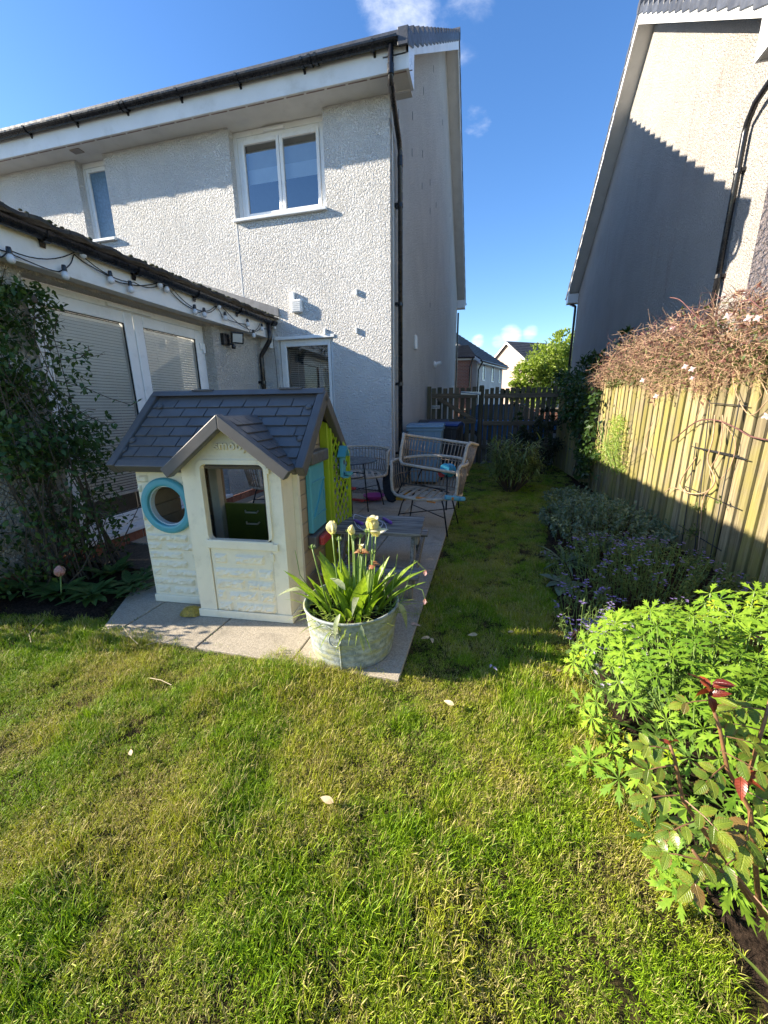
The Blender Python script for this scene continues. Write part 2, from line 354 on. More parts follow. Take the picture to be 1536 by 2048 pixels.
# patio of separate slabs
MT['slab'] = M_plain('concrete_slab', (.40, .345, .265), .9, .22, 110, bump=.5, bscale=160, rnd=.07, dirt=(.15, .13, .095), dirt_amt=.65, dscale=3.5)
mb = MB(); mb.add([(x, y, -.004) for x, y in PATIO], [tuple(range(len(PATIO)))][:1]); 
MT['joint'] = M_plain('joint_sand', (.075, .065, .05), 1, .3, 30, bump=.5)
patio = structure('patio', mb, MT['joint'])
xe = [-.36-.605*i for i in range(7)]; ye = [1.66, 2.50, 3.10, 3.70, 4.30, 4.90, 5.50, 6.10, 6.70, 7.3, 7.9, 8.5, 9.1, 9.6]
from mathutils.geometry import convex_hull_2d
def clip_cell(x0, x1, y0, y1, poly):
    # clip polygon cell by half planes of the slanted bed edges only
    pts = [(x0, y0), (x1, y0), (x1, y1), (x0, y1)]
    for (ax, ay), (bx, by) in (((-2.80, 2.57), (-2.27, 1.66)),):
        out = []
        if not (min(x0, x1) < -2.2 and y0 < 2.6): return pts
        def side(q): return (bx-ax)*(q[1]-ay)-(by-ay)*(q[0]-ax)
        for i in range(len(pts)):
            a, b = pts[i], pts[(i+1) % len(pts)]; sa, sb = side(a), side(b)
            if sa >= 0: out.append(a)
            if sa*sb < 0:
                q = sa/(sa-sb); out.append((a[0]+(b[0]-a[0])*q, a[1]+(b[1]-a[1])*q))
        pts = out
        if len(pts) < 3: return []
    return pts
for i in range(6):
    for j in range(len(ye)-1):
        x1, x0, y0, y1 = xe[i]-.004, xe[i+1]+.004, ye[j]+.004, ye[j+1]-.004
        if x0 < -3.56: x0 = -3.555
        if y0 > 6.0 and x1 < -1.4: continue
        if y0 >= 6.0 and x0 < -1.45: x0 = -1.445
        if y1 > 6.14 and x0 < -1.45: y1 = 6.14
        pts = clip_cell(x0, x1, y0, y1, PATIO)
        if len(pts) < 3: continue
        dz = random.uniform(-.002, .002); tilt = random.uniform(-.003, .003)
        mb = MB(); mb.ext([(x, y, -.02) for x, y in pts], (0, 0, .034+dz)); o = part('paving_slab', mb, MT['slab'], patio, bevel=.004, seg=1)

# ================================================================ houses
def plane_holes(mb, a0, a1, z0, z1, holes, P, depth, N):
    """wall face in (a,z) with rectangular holes and reveals. P(a,z,d) -> xyz, d = depth behind face"""
    A = sorted({a0, a1, *[h[0] for h in holes], *[h[1] for h in holes]}); Z = sorted({z0, z1, *[h[2] for h in holes], *[h[3] for h in holes]})
    A = [a for a in A if a0 <= a <= a1]; Z = [z for z in Z if z0 <= z <= z1]
    def hole(a, z): return any(h[0] < a < h[1] and h[2] < z < h[3] for h in holes)
    for i in range(len(A)-1):
        for j in range(len(Z)-1):
            if hole((A[i]+A[i+1])/2, (Z[j]+Z[j+1])/2): continue
            q = [P(A[i], Z[j], 0), P(A[i+1], Z[j], 0), P(A[i+1], Z[j+1], 0), P(A[i], Z[j+1], 0)]
            mb.add(q, [(0, 1, 2, 3) if N > 0 else (3, 2, 1, 0)])
    for h in holes:
        c = [(h[0], h[2]), (h[1], h[2]), (h[1], h[3]), (h[0], h[3])]
        for k in range(4):
            (aa, za), (ab, zb) = c[k], c[(k+1) % 4]
            mb.add([P(aa, za, 0), P(ab, zb, 0), P(ab, zb, depth), P(aa, za, depth)], [(0, 1, 2, 3) if N < 0 else (3, 2, 1, 0)])
def rect_frame(mb, a0, a1, z0, z1, wd, P, d0, d1):
    """four frame members butted, between depth d0 (front) and d1"""
    def bx(a, b, c, d):
        q = [P(a, c, d0), P(b, c, d0), P(b, d, d0), P(a, d, d0)]; r = [P(a, c, d1), P(b, c, d1), P(b, d, d1), P(a, d, d1)]
        mb.add(q+r, [(0, 1, 2, 3), (7, 6, 5, 4), (0, 4, 5, 1), (1, 5, 6, 2), (2, 6, 7, 3), (3, 7, 4, 0)])
    bx(a0, a0+wd, z0, z1); bx(a1-wd, a1, z0, z1); bx(a0+wd, a1-wd, z0, z0+wd); bx(a0+wd, a1-wd, z1-wd, z1)
def pbox(mb, P, a0, a1, z0, z1, d0, d1):
    q = [P(a0, z0, d0), P(a1, z0, d0), P(a1, z1, d0), P(a0, z1, d0)]; r = [P(a0, z0, d1), P(a1, z0, d1), P(a1, z1, d1), P(a0, z1, d1)]
    mb.add(q+r, [(0, 1, 2, 3), (7, 6, 5, 4), (0, 4, 5, 1), (1, 5, 6, 2), (2, 6, 7, 3), (3, 7, 4, 0)])
def gutter_run(mb, p0, p1, r, out):
    """open half-round trough from p0 to p1; thick 4 mm"""
    p0, p1, out = Vector(p0), Vector(p1), Vector(out).normalized(); up = Vector((0, 0, 1)); n = 10
    prof = [(-math.cos(math.pi*i/n), -math.sin(math.pi*i/n)) for i in range(n+1)]
    pts = [out*(r*a)+up*(r*b) for a, b in prof]+[out*((r-.005)*a)+up*((r-.005)*b) for a, b in reversed(prof)]
    mb.ext([p0+q for q in pts], p1-p0)
def gutter_clip(p, r, out, wd_dir, tail):
    mb = MB(); p, out = Vector(p), Vector(out).normalized(); up = Vector((0, 0, 1)); n = 8; wv = Vector(wd_dir)*.03
    prof = [(-math.cos(math.pi*i/n), -math.sin(math.pi*i/n)) for i in range(n+1)]
    pts = [p-wv/2+out*((r+.012)*a)+up*((r+.012)*b) for a, b in prof]+[p-wv/2+out*((r+.001)*a)+up*((r+.001)*b) for a, b in reversed(prof)]
    mb.ext(pts, wv)
    q = p-wv/2-out*(r*.4)
    if tail > 0: mb.ext([q+up*(-r), q+out*(-tail)+up*(-r*.2), q+out*(-tail)+up*(-r*1.7), q+out*(-.2*r)+up*(-r*1.12)], wv)
    return mb
def verge_set(parent, xv, sgn, eave_y, ez, ap_y, ap_z, n, far=False):
    """dry-verge caps climbing from an eave to the ridge, each one stepped over the one below"""
    dy = (ap_y-eave_y)/n; dz = (ap_z-ez)/n
    for i in range(n):
        y0, z0 = eave_y+dy*i, ez+dz*i; y1, z1 = y0+dy*1.04, z0+dz*1.04
        mb = MB(); a, b = min(xv-.0*sgn, xv-.13*sgn), max(xv-.0*sgn, xv-.13*sgn)
        poly = [(a, y0, z0-.10), (a, y1, z1-.155), (a, y1, z1-.015), (a, y0, z0+.075)]
        mb.ext(poly if dy > 0 else poly[::-1], (b-a, 0, 0)); part('verge_tile', mb, MT['tile'], parent, bevel=.008, seg=1)
def house_shell(tg, xw, sgn, xl, yr, yf, zs, eav, apz, xv, mats, courses=17):
    """gable wall on x = xw facing sgn; rear wall y = yr; eaves at height eav(z of roof underside)"""
    apy = (yr+yf)/2; oh = .43; ye0, ye1 = yr-oh, yf+oh; ez = eav; sl = (apz-.10-ez)/(apy-ye0)
    # gable wall
    mb = MB(); top = lambda y: ez+sl*(min(y, 2*apy-y)-ye0)-.02
    poly = [(xw, yr, -.05), (xw, yf, -.05), (xw, yf, top(yf)), (xw, apy, top(apy)), (xw, yr, top(yr))]
    mb.add(poly, [(0, 1, 2, 3, 4) if sgn > 0 else (4, 3, 2, 1, 0)]); mb.add([(x-.25*sgn, y, z) for x, y, z in poly], [(4, 3, 2, 1, 0)]); part('gable_wall', mb, mats[0], tg)
    # front (far) wall
    mb = MB(); mb.add([(xw, yf, -.05), (xl, yf, -.05), (xl, yf, zs), (xw, yf, zs)], [(0, 1, 2, 3)]); part('front_wall', mb, mats[0], tg)
    mb = MB(); mb.add([(xl, yr, -.05), (xl, yf, -.05), (xl, yf, top(yf)), (xl, apy, top(apy)), (xl, yr, top(yr))], [(0, 1, 2, 3, 4)]); part('gable_wall', mb, mats[0], tg)
    # roof: tile courses in real steps, as one closed profile run along X
    pr = []; n = courses; dy = (apy-ye0)/n; dz = (apz-ez)/n
    for i in range(n): pr += [(ye0+dy*i, ez+dz*i+.05), (ye0+dy*(i+1)-.001, ez+dz*(i+1)+.015)]
    pr += [(apy, apz+.05)]
    for i in range(n-1, -1, -1): pr += [(2*apy-(ye0+dy*(i+1)-.001), ez+dz*(i+1)+.015), (2*apy-(ye0+dy*i), ez+dz*i+.05)]
    pr += [(ye1, ez-.01), (apy, apz-.08), (ye0, ez-.01)]
    xa = xv-.125*sgn; mb = MB(); poly = [(xa, y, z) for y, z in pr]
    k = len(poly); vs = poly+[(xl, y, z) for _, y, z in poly]
    mb.add(vs, [(i, (i+1) % k, k+(i+1) % k, k+i) for i in range(k)]); part('roof', mb, MT['tile'], tg)
    verge_set(tg, xv, sgn, ye0, ez, apy, apz, n); verge_set(tg, xv, sgn, ye1, ez, apy, apz, n, True)
    # ridge cap end
    mb = MB(); mb.lathe([(.11, 0), (.11, .45)], (xv+.01*sgn, apy, apz-.02), 10, Matrix.Rotation(R(-90*sgn), 3, 'Y'), True, True); part('ridge_cap', mb, MT['tile'], tg)
    # barge boards (white) + verge soffit
    for (y0, y1, nm) in ((ye0+.10, apy, 0), (ye1-.10, apy, 1)):
        a, b = sorted((xv-.02*sgn, xv-.045*sgn)); z0, z1 = ez-.02+.10*sl, apz-.12
        mb = MB(); mb.ext([(a, y0, z0-.19), (a, y1, z1-.19), (a, y1, z1), (a, y0, z0)][::(1 if y0 < y1 else -1)], (b-a, 0, 0)); part('barge_board', mb, MT['fascia'], tg)
        a, b = sorted((xw, xv-.047*sgn)); mb = MB(); mb.ext([(a, y0, z0-.165), (a, y1, z1-.165), (a, y1, z1-.15), (a, y0, z0-.15)][::(1 if y0 < y1 else -1)], (b-a, 0, 0)); part('verge_soffit', mb, MT['soffit'], tg)
    # eaves: fascia, soffit, box ends
    for (yw, ye_, s) in ((yr, ye0, 1), (yf, ye1, -1)):
        yfz = ye_+.10*s; a, b = sorted((xv-.02*sgn, xl))
        mb = MB(); mb.bb(a, b, min(yfz, yfz+.02*s), max(yfz, yfz+.02*s), zs, ez+.03); part('fascia', mb, MT['fascia'], tg)
        c, d = sorted((yfz+.021*s, yw+(.15 if s > 0 and sgn > 0 else .0)*1)); a2, b2 = sorted((xv-.05*sgn, xl)); mb = MB(); mb.bb(a2, b2, c, d, zs+.004, zs+.02); part('soffit', mb, MT['soffit'], tg)
        mb = MB(); c, d = yfz-.004*s, yw+.03*s; q = lambda y: ez-.02+sl*abs(y-ye_)-.16
        a, b = sorted((xv-.012*sgn, xv-.046*sgn)); poly = [(a, c, zs-.004), (a, d, zs-.004), (a, d, q(d)), (a, c, q(c))]
        mb.ext(poly if s > 0 else poly[::-1], (b-a, 0, 0)); part('box_end', mb, MT['upvc'], tg)
        mb = MB(); a, b = sorted((xv-.047*sgn, xw)); c, d = sorted((yw+.003*s, yw+.03*s)); mb.bb(a, b, c, d, zs-.004, zs+.3); part('box_end', mb, MT['upvc'], tg)
    return ye0, ye1, sl

# ---------------------------------------------------------------- the main house
XW, YR, YF, ZS, EZ = -1.45, 6.15, 18.15, 5.27, 5.53
house = thing('house', 'white roughcast two-storey house with black gutter, left of the side passage', 'house', (-6.5, 12, 0))
PR = lambda a, z, d: (a, YR+d, z)
# rear wall: window recesses run up to the soffit; kitchen window below
holes = [(-3.86, -2.39, 4.08, 5.29), (-6.70, -6.13, 4.08, 5.29), (-3.32, -2.375, 1.10, 2.44)]
mb = MB(); plane_holes(mb, -14, XW, -.05, 5.30, holes, PR, .16, 1); part('rear_wall', mb, MT['rough'], house)
house_shell(house, XW, 1, -14, YR, YF, ZS, EZ, 9.98, -1.12, (MT['rough_side'], MT['rough']))
def window(tg, a0, a1, z0, z1, P, d, nlights=2, blind=None, frost=False, wd=.055, rail=None, cw=.05):
    mb = MB(); rect_frame(mb, a0, a1, z0, z1, wd, P, d, d+.06); fr = part('window', mb, MT['upvc'], tg, bevel=.006)
    wdt = (a1-a0-2*wd)/nlights
    for k in range(nlights):
        b0, b1 = a0+wd+wdt*k, a0+wd+wdt*(k+1)
        mb = MB(); rect_frame(mb, b0+.003, b1-.003, z0+wd, z1-wd, cw, P, d-.016, d+.03); part('casement', mb, MT['upvc'], fr, bevel=.008)
        mb = MB(); mb.add([P(b0+cw, z0+wd+cw, d+.012), P(b1-cw, z0+wd+cw, d+.012), P(b1-cw, z1-wd-cw, d+.012), P(b0+cw, z1-wd-cw, d+.012)], [(0, 1, 2, 3)])
        part('pane', mb, MT['frost'] if frost else MT['pane'], fr)
    mb = MB(); pbox(mb, P, a0, a1, z0, z1, d+.30, d+.31); part('shade_backing', mb, MT['dark'], fr)  # dark panel close behind the glass stands in for the unlit room
    return fr
# upstairs window, small bathroom window
f = window(house, -3.80, -2.44, 4.12, 5.20, PR, .13, 2)
mb = MB(); pbox(mb, PR, -3.72, -2.52, 4.85, 5.19, .26, .27); part('roman_blind', mb, MT['curtain'], f)
mb = MB(); pbox(mb, PR, -3.72, -2.52, 4.66, 4.85, .255, .262); part('roman_blind', mb, MT['blind'], f)
mb = MB(); pbox(mb, PR, -3.86, -2.39, 5.20, 5.27, .125, .165); part('frame_head', mb, MT['upvc'], f)
mb = MB(); pbox(mb, PR, -3.88, -2.375, 4.075, 4.118, -.05, .13); part('sill', mb, MT['upvc'], f, bevel=.006)
mb = MB(); pbox(mb, PR, -3.35, -3.02, 5.205, 5.235, .09, .124); part('trickle_vent', mb, MT['upvc'], f, bevel=.006)
mb = MB(); pbox(mb, PR, -3.86, -3.801, 4.12, 5.2, .12, .155); pbox(mb, PR, -2.439, -2.391, 4.12, 5.2, .12, .155); part('frame_side', mb, MT['upvc'], f)
f = window(house, -6.66, -6.16, 4.12, 5.20, PR, .13, 1, frost=True, wd=.035, cw=.035)
mb = MB(); pbox(mb, PR, -6.70, -6.661, 4.12, 5.2, .12, .155); pbox(mb, PR, -6.159, -6.131, 4.12, 5.2, .12, .155); part('frame_side', mb, MT['upvc'], f)
mb = MB(); pbox(mb, PR, -6.72, -6.11, 4.075, 4.118, -.05, .13); part('sill', mb, MT['upvc'], f, bevel=.006)
mb = MB(); pbox(mb, PR, -6.7, -6.13, 5.20, 5.27, .125, .165); part('frame_head', mb, MT['upvc'], f)
# kitchen window with a dark venetian blind
f = window(house, -3.31, -2.385, 1.12, 2.40, PR, .07, 1, wd=.05)
mb = MB()
for k in range(26): mb.box((-2.845, YR+.24, 2.30-k*.03), (.78, .022, .0016), Matrix.Rotation(R(16), 3, 'X'))
for x in (-3.1, -2.6): mb.tube([(x, YR+.24, 2.3), (x, YR+.24, 1.55)], .002, 4)
part('blind_slats', mb, MT['blind'], f, kind='stuff')
mb = MB(); pbox(mb, PR, -3.24, -2.455, 1.46, 1.52, .058, .1); part('transom', mb, MT['upvc'], f, bevel=.006)
mb = MB(); pbox(mb, PR, -3.36, -2.35, 2.402, 2.445, -.012, .07); part('frame_head', mb, MT['upvc'], f)
# movement joint bead under the bedroom window recess
mb = MB(); mb.bb(-3.868, -3.850, YR-.003, YR, -.03, 4.07); part('render_bead', mb, MT['soffit'], house)
# wall vent, small plugs, soffit light
mb = MB(); c = at(593, 612, 1, YR-.04)
mb.bb(c.x-.085, c.x+.085, YR-.06, YR, c.z-.09, c.z+.09); v = part('wall_vent', mb, MT['upvc'], house, bevel=.01)
mb = MB(); mb.bb(c.x-.10, c.x-.03, YR-.045, YR, c.z+.092, c.z+.20); part('vent_hood', mb, MT['upvc'], v, bevel=.006)
mb = MB()
for k in range(6): mb.bb(c.x-.07, c.x+.07, YR-.068, YR-.06, c.z-.075+k*.026, c.z-.062+k*.026)
part('vent_louvre', mb, MT['fascia'], v)
for (px, py) in ((713, 583), (713, 660), (650, 662)):
    c = at(px, py, 1, YR-.01); mb = MB(); mb.bb(c.x-.014, c.x+.014, YR-.028, YR, c.z-.05, c.z+.035); part('wall_plug', mb, MT['fascia'], house, bevel=.006)
mb = MB(); c = at(154, 302, 2, ZS); mb.bb(c.x-.09, c.x+.09, c.y-.05, c.y+.05, ZS-.012, ZS+.003); part('soffit_vent', mb, M_plain('vent_plastic', (.25, .22, .2), .5, .1), house, bevel=.003)
mb = MB()
for k in range(44): mb.bb(-13.6+k*.285, -13.35+k*.285, 5.86, 5.872, ZS-.001, ZS+.003)
part('soffit_vent_strip', mb, M_plain('vent_strip', (.28, .2, .18), .6, .2), house, kind='stuff')
# weep slots in the gable wall
wsl = M_plain('weep_slot', (.27, .26, .245), .7, .2)
for (px, py) in ((867, 138), (847, 182), (797, 228), (825, 232), (824, 305), (845, 308), (844, 372), (860, 365), (860, 422), (872, 410), (900, 430), (860, 610), (885, 245)):
    c = at(px, py, 0, XW); mb = MB(); mb.bb(XW-.002, XW+.006, c.y-.02, c.y+.02, c.z-.05, c.z+.05); part('weep_vent', mb, wsl, house)
c = at(829, 685, 0, XW); mb = MB(); mb.bb(XW, XW+.05, c.y-.07, c.y+.07, c.z-.13, c.z+.13); part('meter_cover', mb, MT['fascia'], house, bevel=.02)
c = at(868, 730, 0, XW); mb = MB(); mb.lathe([(.0, .0), (.09, .0), (.09, .05), (.055, .07), (.05, .2), (.045, .2)], (XW, c.y, c.z), 14, Matrix.Rotation(R(75), 3, 'Y')); part('flue_outlet', mb, MT['upvc'], house, smooth=False)
# gutter with brackets and downpipe
GY, GZ, GR = 5.76, 5.535, .062
gut = thing('gutter', 'black half-round gutter and downpipe along the eaves of the main house', 'gutter', (-6, GY, GZ))
mb = MB(); gutter_run(mb, (-14, GY, GZ), (-1.285, GY, GZ), GR, (0, -1, 0)); part('trough', mb, MT['blackpl'], gut, smooth=False)
mb = MB(); mb.ext([(-1.285, GY+GR*1.06*math.cos(math.pi*i/8), GZ-GR*1.06*math.sin(math.pi*i/8)) for i in range(9)], (.03, 0, 0)); part('stop_end', mb, MT['blackpl'], gut)
for k in range(14): part('gutter_bracket', gutter_clip((-1.55-k*.92, GY, GZ), GR, (0, -1, 0), (1, 0, 0), .04), MT['blackpl'], gut)
for x in (-2.28, -2.36, -5.2, -5.28, -9): part('gutter_union', gutter_clip((x, GY, GZ), GR+.004, (0, -1, 0), (1.2, 0, 0), .0), MT['blackpl'], gut)
px_, py_ = XW+.075, 6.47
mb = MB(); mb.tube([(-1.34, GY, GZ-.05), (-1.34, GY, 5.22), (-1.345, GY+.03, 5.14), (px_-.005, py_-.06, 4.90), (px_, py_, 4.78), (px_, py_, .02)], .036, 12); dp = part('downpipe', mb, MT['blackpl'], gut, smooth=True)
mb = MB(); mb.tube([(-1.34, GY, 5.30), (-1.34, GY, 5.20)], .042, 12); mb.tube([(px_, py_, 4.74), (px_, py_, 4.62)], .042, 12); mb.tube([(-1.345, GY+.035, 5.135), (-1.347, GY+.10, 5.106)], .042, 12); part('pipe_collar', mb, MT['blackpl'], dp)
for z in (4.15, 2.86, 1.7, .6):
    mb = MB(); mb.tube([(px_, py_, z-.025), (px_, py_, z+.025)], .043, 12); mb.bb(XW, px_-.03, py_-.05, py_+.05, z-.02, z+.02); part('pipe_clip', mb, MT['blackpl'], dp)
mb = MB(); mb.tube([(XW+.012, 6.24, 5.2), (XW+.012, 6.27, 4.2), (XW+.012, 6.25, 2.2), (XW+.012, 6.26, .1)], .008, 6)
tag(part('cable', mb, MT['soffit'], None), 'thin grey cable clipped beside the black downpipe on the house corner', 'cable')
mb = MB(); mb.tube([(XW+.05, YF+.06, 5.1), (XW+.05, YF+.06, 0)], .04, 10); part('downpipe', mb, MT['blackpl'], gut)
mb = MB(); gutter_run(mb, (-14, YF+.5, GZ), (-1.10, YF+.5, GZ), GR, (0, 1, 0)); part('trough', mb, MT['blackpl'], gut)

# ---------------------------------------------------------------- the single-storey extension
XE, YE0 = -3.56, 1.48
ext = thing('extension', 'low white extension with french doors, mossy tiled roof and black gutter', 'house extension', (-5, 4, 0))
PE = lambda a, z, d: (XE-d, a, z)
mb = MB(); plane_holes(mb, YE0, YR, .11, 2.45, [(2.62, 4.86, .112, 2.40)], PE, .16, 1); part('wall', mb, MT['rough_side'], ext)
mb = MB(); mb.add([(XE, YE0, -.05), (-8, YE0, -.05), (-8, YE0, 3.9), (XE, YE0, 2.45)], [(3, 2, 1, 0)]); part('end_wall', mb, MT['rough_side'], ext)
mb = MB(); mb.bb(XE-.2, XE-.006, YE0, YR, -.05, .108); part('mortar_bed', mb, MT['mortar'], ext)
y = YE0+.01
while y < YR-.1:
    mb = MB(); mb.bb(XE-.1, XE+random.uniform(.002, .006), y, min(y+.215, YR-.005), -.02, .108); part('brick', mb, MT['brick'], ext, bevel=.005, seg=1); y += .226
mb = MB(); mb.bb(-3.40, -3.38, 1.38, YR-.002, 2.41, 2.63); part('fascia', mb, MT['fascia'], ext)
mb = MB(); mb.bb(XE-.1, -3.401, 1.40, YR-.002, 2.425, 2.44); part('soffit', mb, MT['soffit'], ext)
mb = MB(); mb.bb(XE, -3.401, YR-.10, YR-.003, 2.28, 2.424); part('box_end', mb, MT['fascia'], ext)
# roof: field + visible rows of individual tiles at the eave
SLP = .335
zr = lambda x: 2.705+SLP*(-3.30-x)
mb = MB(); mb.ext([(-3.66, 1.35, zr(-3.66)-.02), (-7.8, 1.35, zr(-7.8)-.02), (-7.8, 1.35, zr(-7.8)-.08), (-3.66, 1.35, zr(-3.66)-.08)], (0, YR-1.354, 0)); part('roof', mb, MT['tile_old'], ext)
for row in range(2):
    y = 1.35-(row*.15)
    while y < YR-.03:
        y1 = min(y+.296, YR-.006); x0 = -3.27-row*.30; x1 = x0-.40; dz = random.uniform(-.004, .006); mb = MB()
        a = max(y+.002, 1.35)
        n = 5; top = []; bot = []
        for k in range(n+1):
            yy = a+(y1-a)*k/n; wv = .012*math.sin(k/n*math.pi*2)
            top.append((yy, wv)); 
        vs = [(x0, yy, zr(x0)+.028+wv+dz) for yy, wv in top]+[(x1, yy, zr(x1)+.018+wv+dz) for yy, wv in top]+[(x0, yy, zr(x0)+.004+wv+dz) for yy, wv in top]+[(x1, yy, zr(x1)-.006+wv) for yy, wv in top]
        k = n+1; fs = []
        for i in range(n): fs += [(i, i+1, k+i+1, k+i), (2*k+i, 3*k+i, 3*k+i+1, 2*k+i+1), (i, 2*k+i, 2*k+i+1, i+1)]
        fs += [(0, k, 3*k, 2*k), (n, 2*k+n, 3*k+n, k+n)]
        mb.add(vs, fs); part('roof_tile', mb, MT['tile_old'], ext); y += .30
# lumps of moss along the tile edge
MT['moss'] = M_plain('moss', (.07, .075, .03), 1, .4, 40, bump=1, bscale=120)
mb = MB()
for k in range(150):
    y = random.uniform(1.5, YR-.1); x = random.uniform(-3.34, -3.27); r = random.uniform(.008, .022); z = zr(x)+.03
    mb.lathe([(r, 0), (r*.8, r*.5), (r*.3, r*.8)], (x, y, z-.004), 6, None, False, True)
part('moss_patches', mb, MT['moss'], ext, kind='stuff')
# lead flashing where roof meets the main wall
mb = MB(); mb.ext([(-3.25, YR-.03, 2.74), (-7.5, YR-.03, zr(-7.5)+.03), (-7.5, YR-.03, zr(-7.5)+.16), (-3.25, YR-.03, 2.86)], (0, .022, 0)); part('flashing', mb, M_plain('lead', (.16, .165, .175), .6, .2, 10), ext)
# french doors
FX = .14
frd = thing('french_door', 'white glazed french doors with closed venetian blinds in the extension', 'door', (XE-FX, 3.74, .11))
mb = MB(); rect_frame(mb, 2.625, 4.855, .114, 2.395, .06, PE, FX, FX+.07); part('frame', mb, MT['upvc'], frd, bevel=.006)
mb = MB(); pbox(mb, PE, 2.60, 4.88, .112, .15, -.03, FX); part('threshold', mb, MT['upvc'], frd, bevel=.005)
for k, (b0, b1) in enumerate(((2.69, 3.735), (3.745, 4.79))):
    mb = MB(); rect_frame(mb, b0, b1, .18, 2.33, .115, PE, FX-.02, FX+.05); d = part('door_leaf', mb, MT['upvc'], frd, bevel=.01)
    q = [PE(b0+.115, .295, FX+.01), PE(b1-.115, .295, FX+.01), PE(b1-.115, 2.215, FX+.01), PE(b0+.115, 2.215, FX+.01)]
    mb = MB(); mb.add(q, [(0, 1, 2, 3)]); part('pane', mb, MT['pane_door'], d)
    mb = MB(); rect_frame(mb, b0+.113, b1-.113, .293, 2.217, .007, PE, FX-.012, FX+.006); part('glazing_bead', mb, MT['blackpl'], d)
    mb = MB()
    for j in range(60): mb.box((XE-FX-.034, (b0+b1)/2, 2.19-j*.0287), (.0016, b1-b0-.24, .0265), Matrix.Rotation(R(28), 3, 'Y'))
    for yy in (b0+.3, b1-.3): mb.tube([(XE-FX-.019, yy, 2.2), (XE-FX-.019, yy, .48)], .0018, 4)
    part('blind_slats', mb, MT['blind'], d, kind='stuff')
    mb = MB(); pbox(mb, PE, b0+.12, b1-.12, .475, .50, FX+.024, FX+.044); part('bottom_rail', mb, MT['blind'], d)
    mb = MB(); pbox(mb, PE, b0, b1, .18, 2.33, FX+.35, FX+.36); part('shade_backing', mb, MT['dark'], d)  # dark backing panel paints the shade behind the door glass
mb = MB(); y = 3.80; mb.bb(XE-FX+.02, XE-FX+.035, y-.018, y+.018, 1.02, 1.26); mb.beam((XE-FX+.07, y, 1.17), (XE-FX+.07, y-.12, 1.165), .02, .018); mb.bb(XE-FX+.03, XE-FX+.07, y-.01, y+.01, 1.16, 1.18); part('handle', mb, MT['upvc'], frd, bevel=.004)
for z in (2.12, .45, 1.3):
    mb = MB(); mb.bb(XE-FX+.02, XE-FX+.05, 4.775, 4.81, z-.06, z+.06); mb.bb(XE-FX+.02, XE-FX+.04, 4.73, 4.775, z-.02, z+.06); part('hinge', mb, MT['upvc'], frd, bevel=.005)
mb = MB(); pbox(mb, PE, 3.45, 4.0, 2.345, 2.375, FX-.03, FX); part('trickle_vent', mb, MT['upvc'], frd, bevel=.005)
# gutter + downpipe of the extension
EGX, EGZ = -3.325, 2.655
eg = thing('gutter', 'black gutter and bent downpipe along the low extension roof', 'gutter', (EGX, 4, EGZ))
mb = MB(); gutter_run(mb, (EGX, 1.35, EGZ), (EGX, 6.08, EGZ), .056, (1, 0, 0)); part('trough', mb, MT['blackpl'], eg)
mb = MB(); mb.ext([(EGX+.06*math.cos(math.pi*i/8), 6.08, EGZ-.06*math.sin(math.pi*i/8)) for i in range(9)], (0, .03, 0)); part('stop_end', mb, MT['blackpl'], eg)
for k in range(6): part('gutter_bracket', gutter_clip((EGX, 1.85+k*.83, EGZ), .057, (1, 0, 0), (0, 1.5, 0), .02), MT['blackpl'], eg)
mb = MB(); mb.tube([(EGX, 5.93, EGZ-.05), (EGX, 5.93, 2.40), (EGX-.01, 5.93, 2.36), (XE+.065, 5.93, 2.16), (XE+.06, 5.93, 2.10), (XE+.06, 5.93, .1)], .034, 12); dp = part('downpipe', mb, MT['blackpl'], eg, smooth=True)
for z in (1.75, .6):
    mb = MB(); mb.tube([(XE+.06, 5.93, z-.022), (XE+.06, 5.93, z+.022)], .041, 12); mb.bb(XE, XE+.03, 5.87, 5.99, z-.018, z+.018); part('pipe_clip', mb, MT['blackpl'], dp)
# floodlight with sensor
fl = thing('floodlight', 'small black floodlight with motion sensor on the extension wall', 'floodlight', (XE, 5.12, 2.2))
c = Vector((XE, 5.10, 2.27)); mb = MB(); mb.bb(c.x, c.x+.06, c.y-.08, c.y+.05, c.z-.08, c.z+.07); part('mount', mb, MT['blackpl'], fl, bevel=.01)
Mx = Euler((0, R(18), R(-40))).to_matrix(); mb = MB(); mb.box(c+Vector((.14, .10, .03)), (.05, .17, .15), Mx); h = part('lamp_head', mb, MT['blackpl'], fl, bevel=.008)
mb = MB(); mb.box(c+Vector((.14, .10, .03))+Mx @ Vector((.027, 0, 0)), (.004, .13, .11), Mx); part('lens', mb, M_plain('lens_grey', (.5, .5, .47), .2, .05), h)
mb = MB(); mb.lathe([(.0, -.03), (.025, -.025), (.028, 0), (.02, .03)], c+Vector((.1, .06, -.09)), 10); mb.bb(c.x+.06, c.x+.10, c.y+.0, c.y+.06, c.z-.07, c.z-.05); part('sensor', mb, MT['blackpl'], fl, smooth=True)

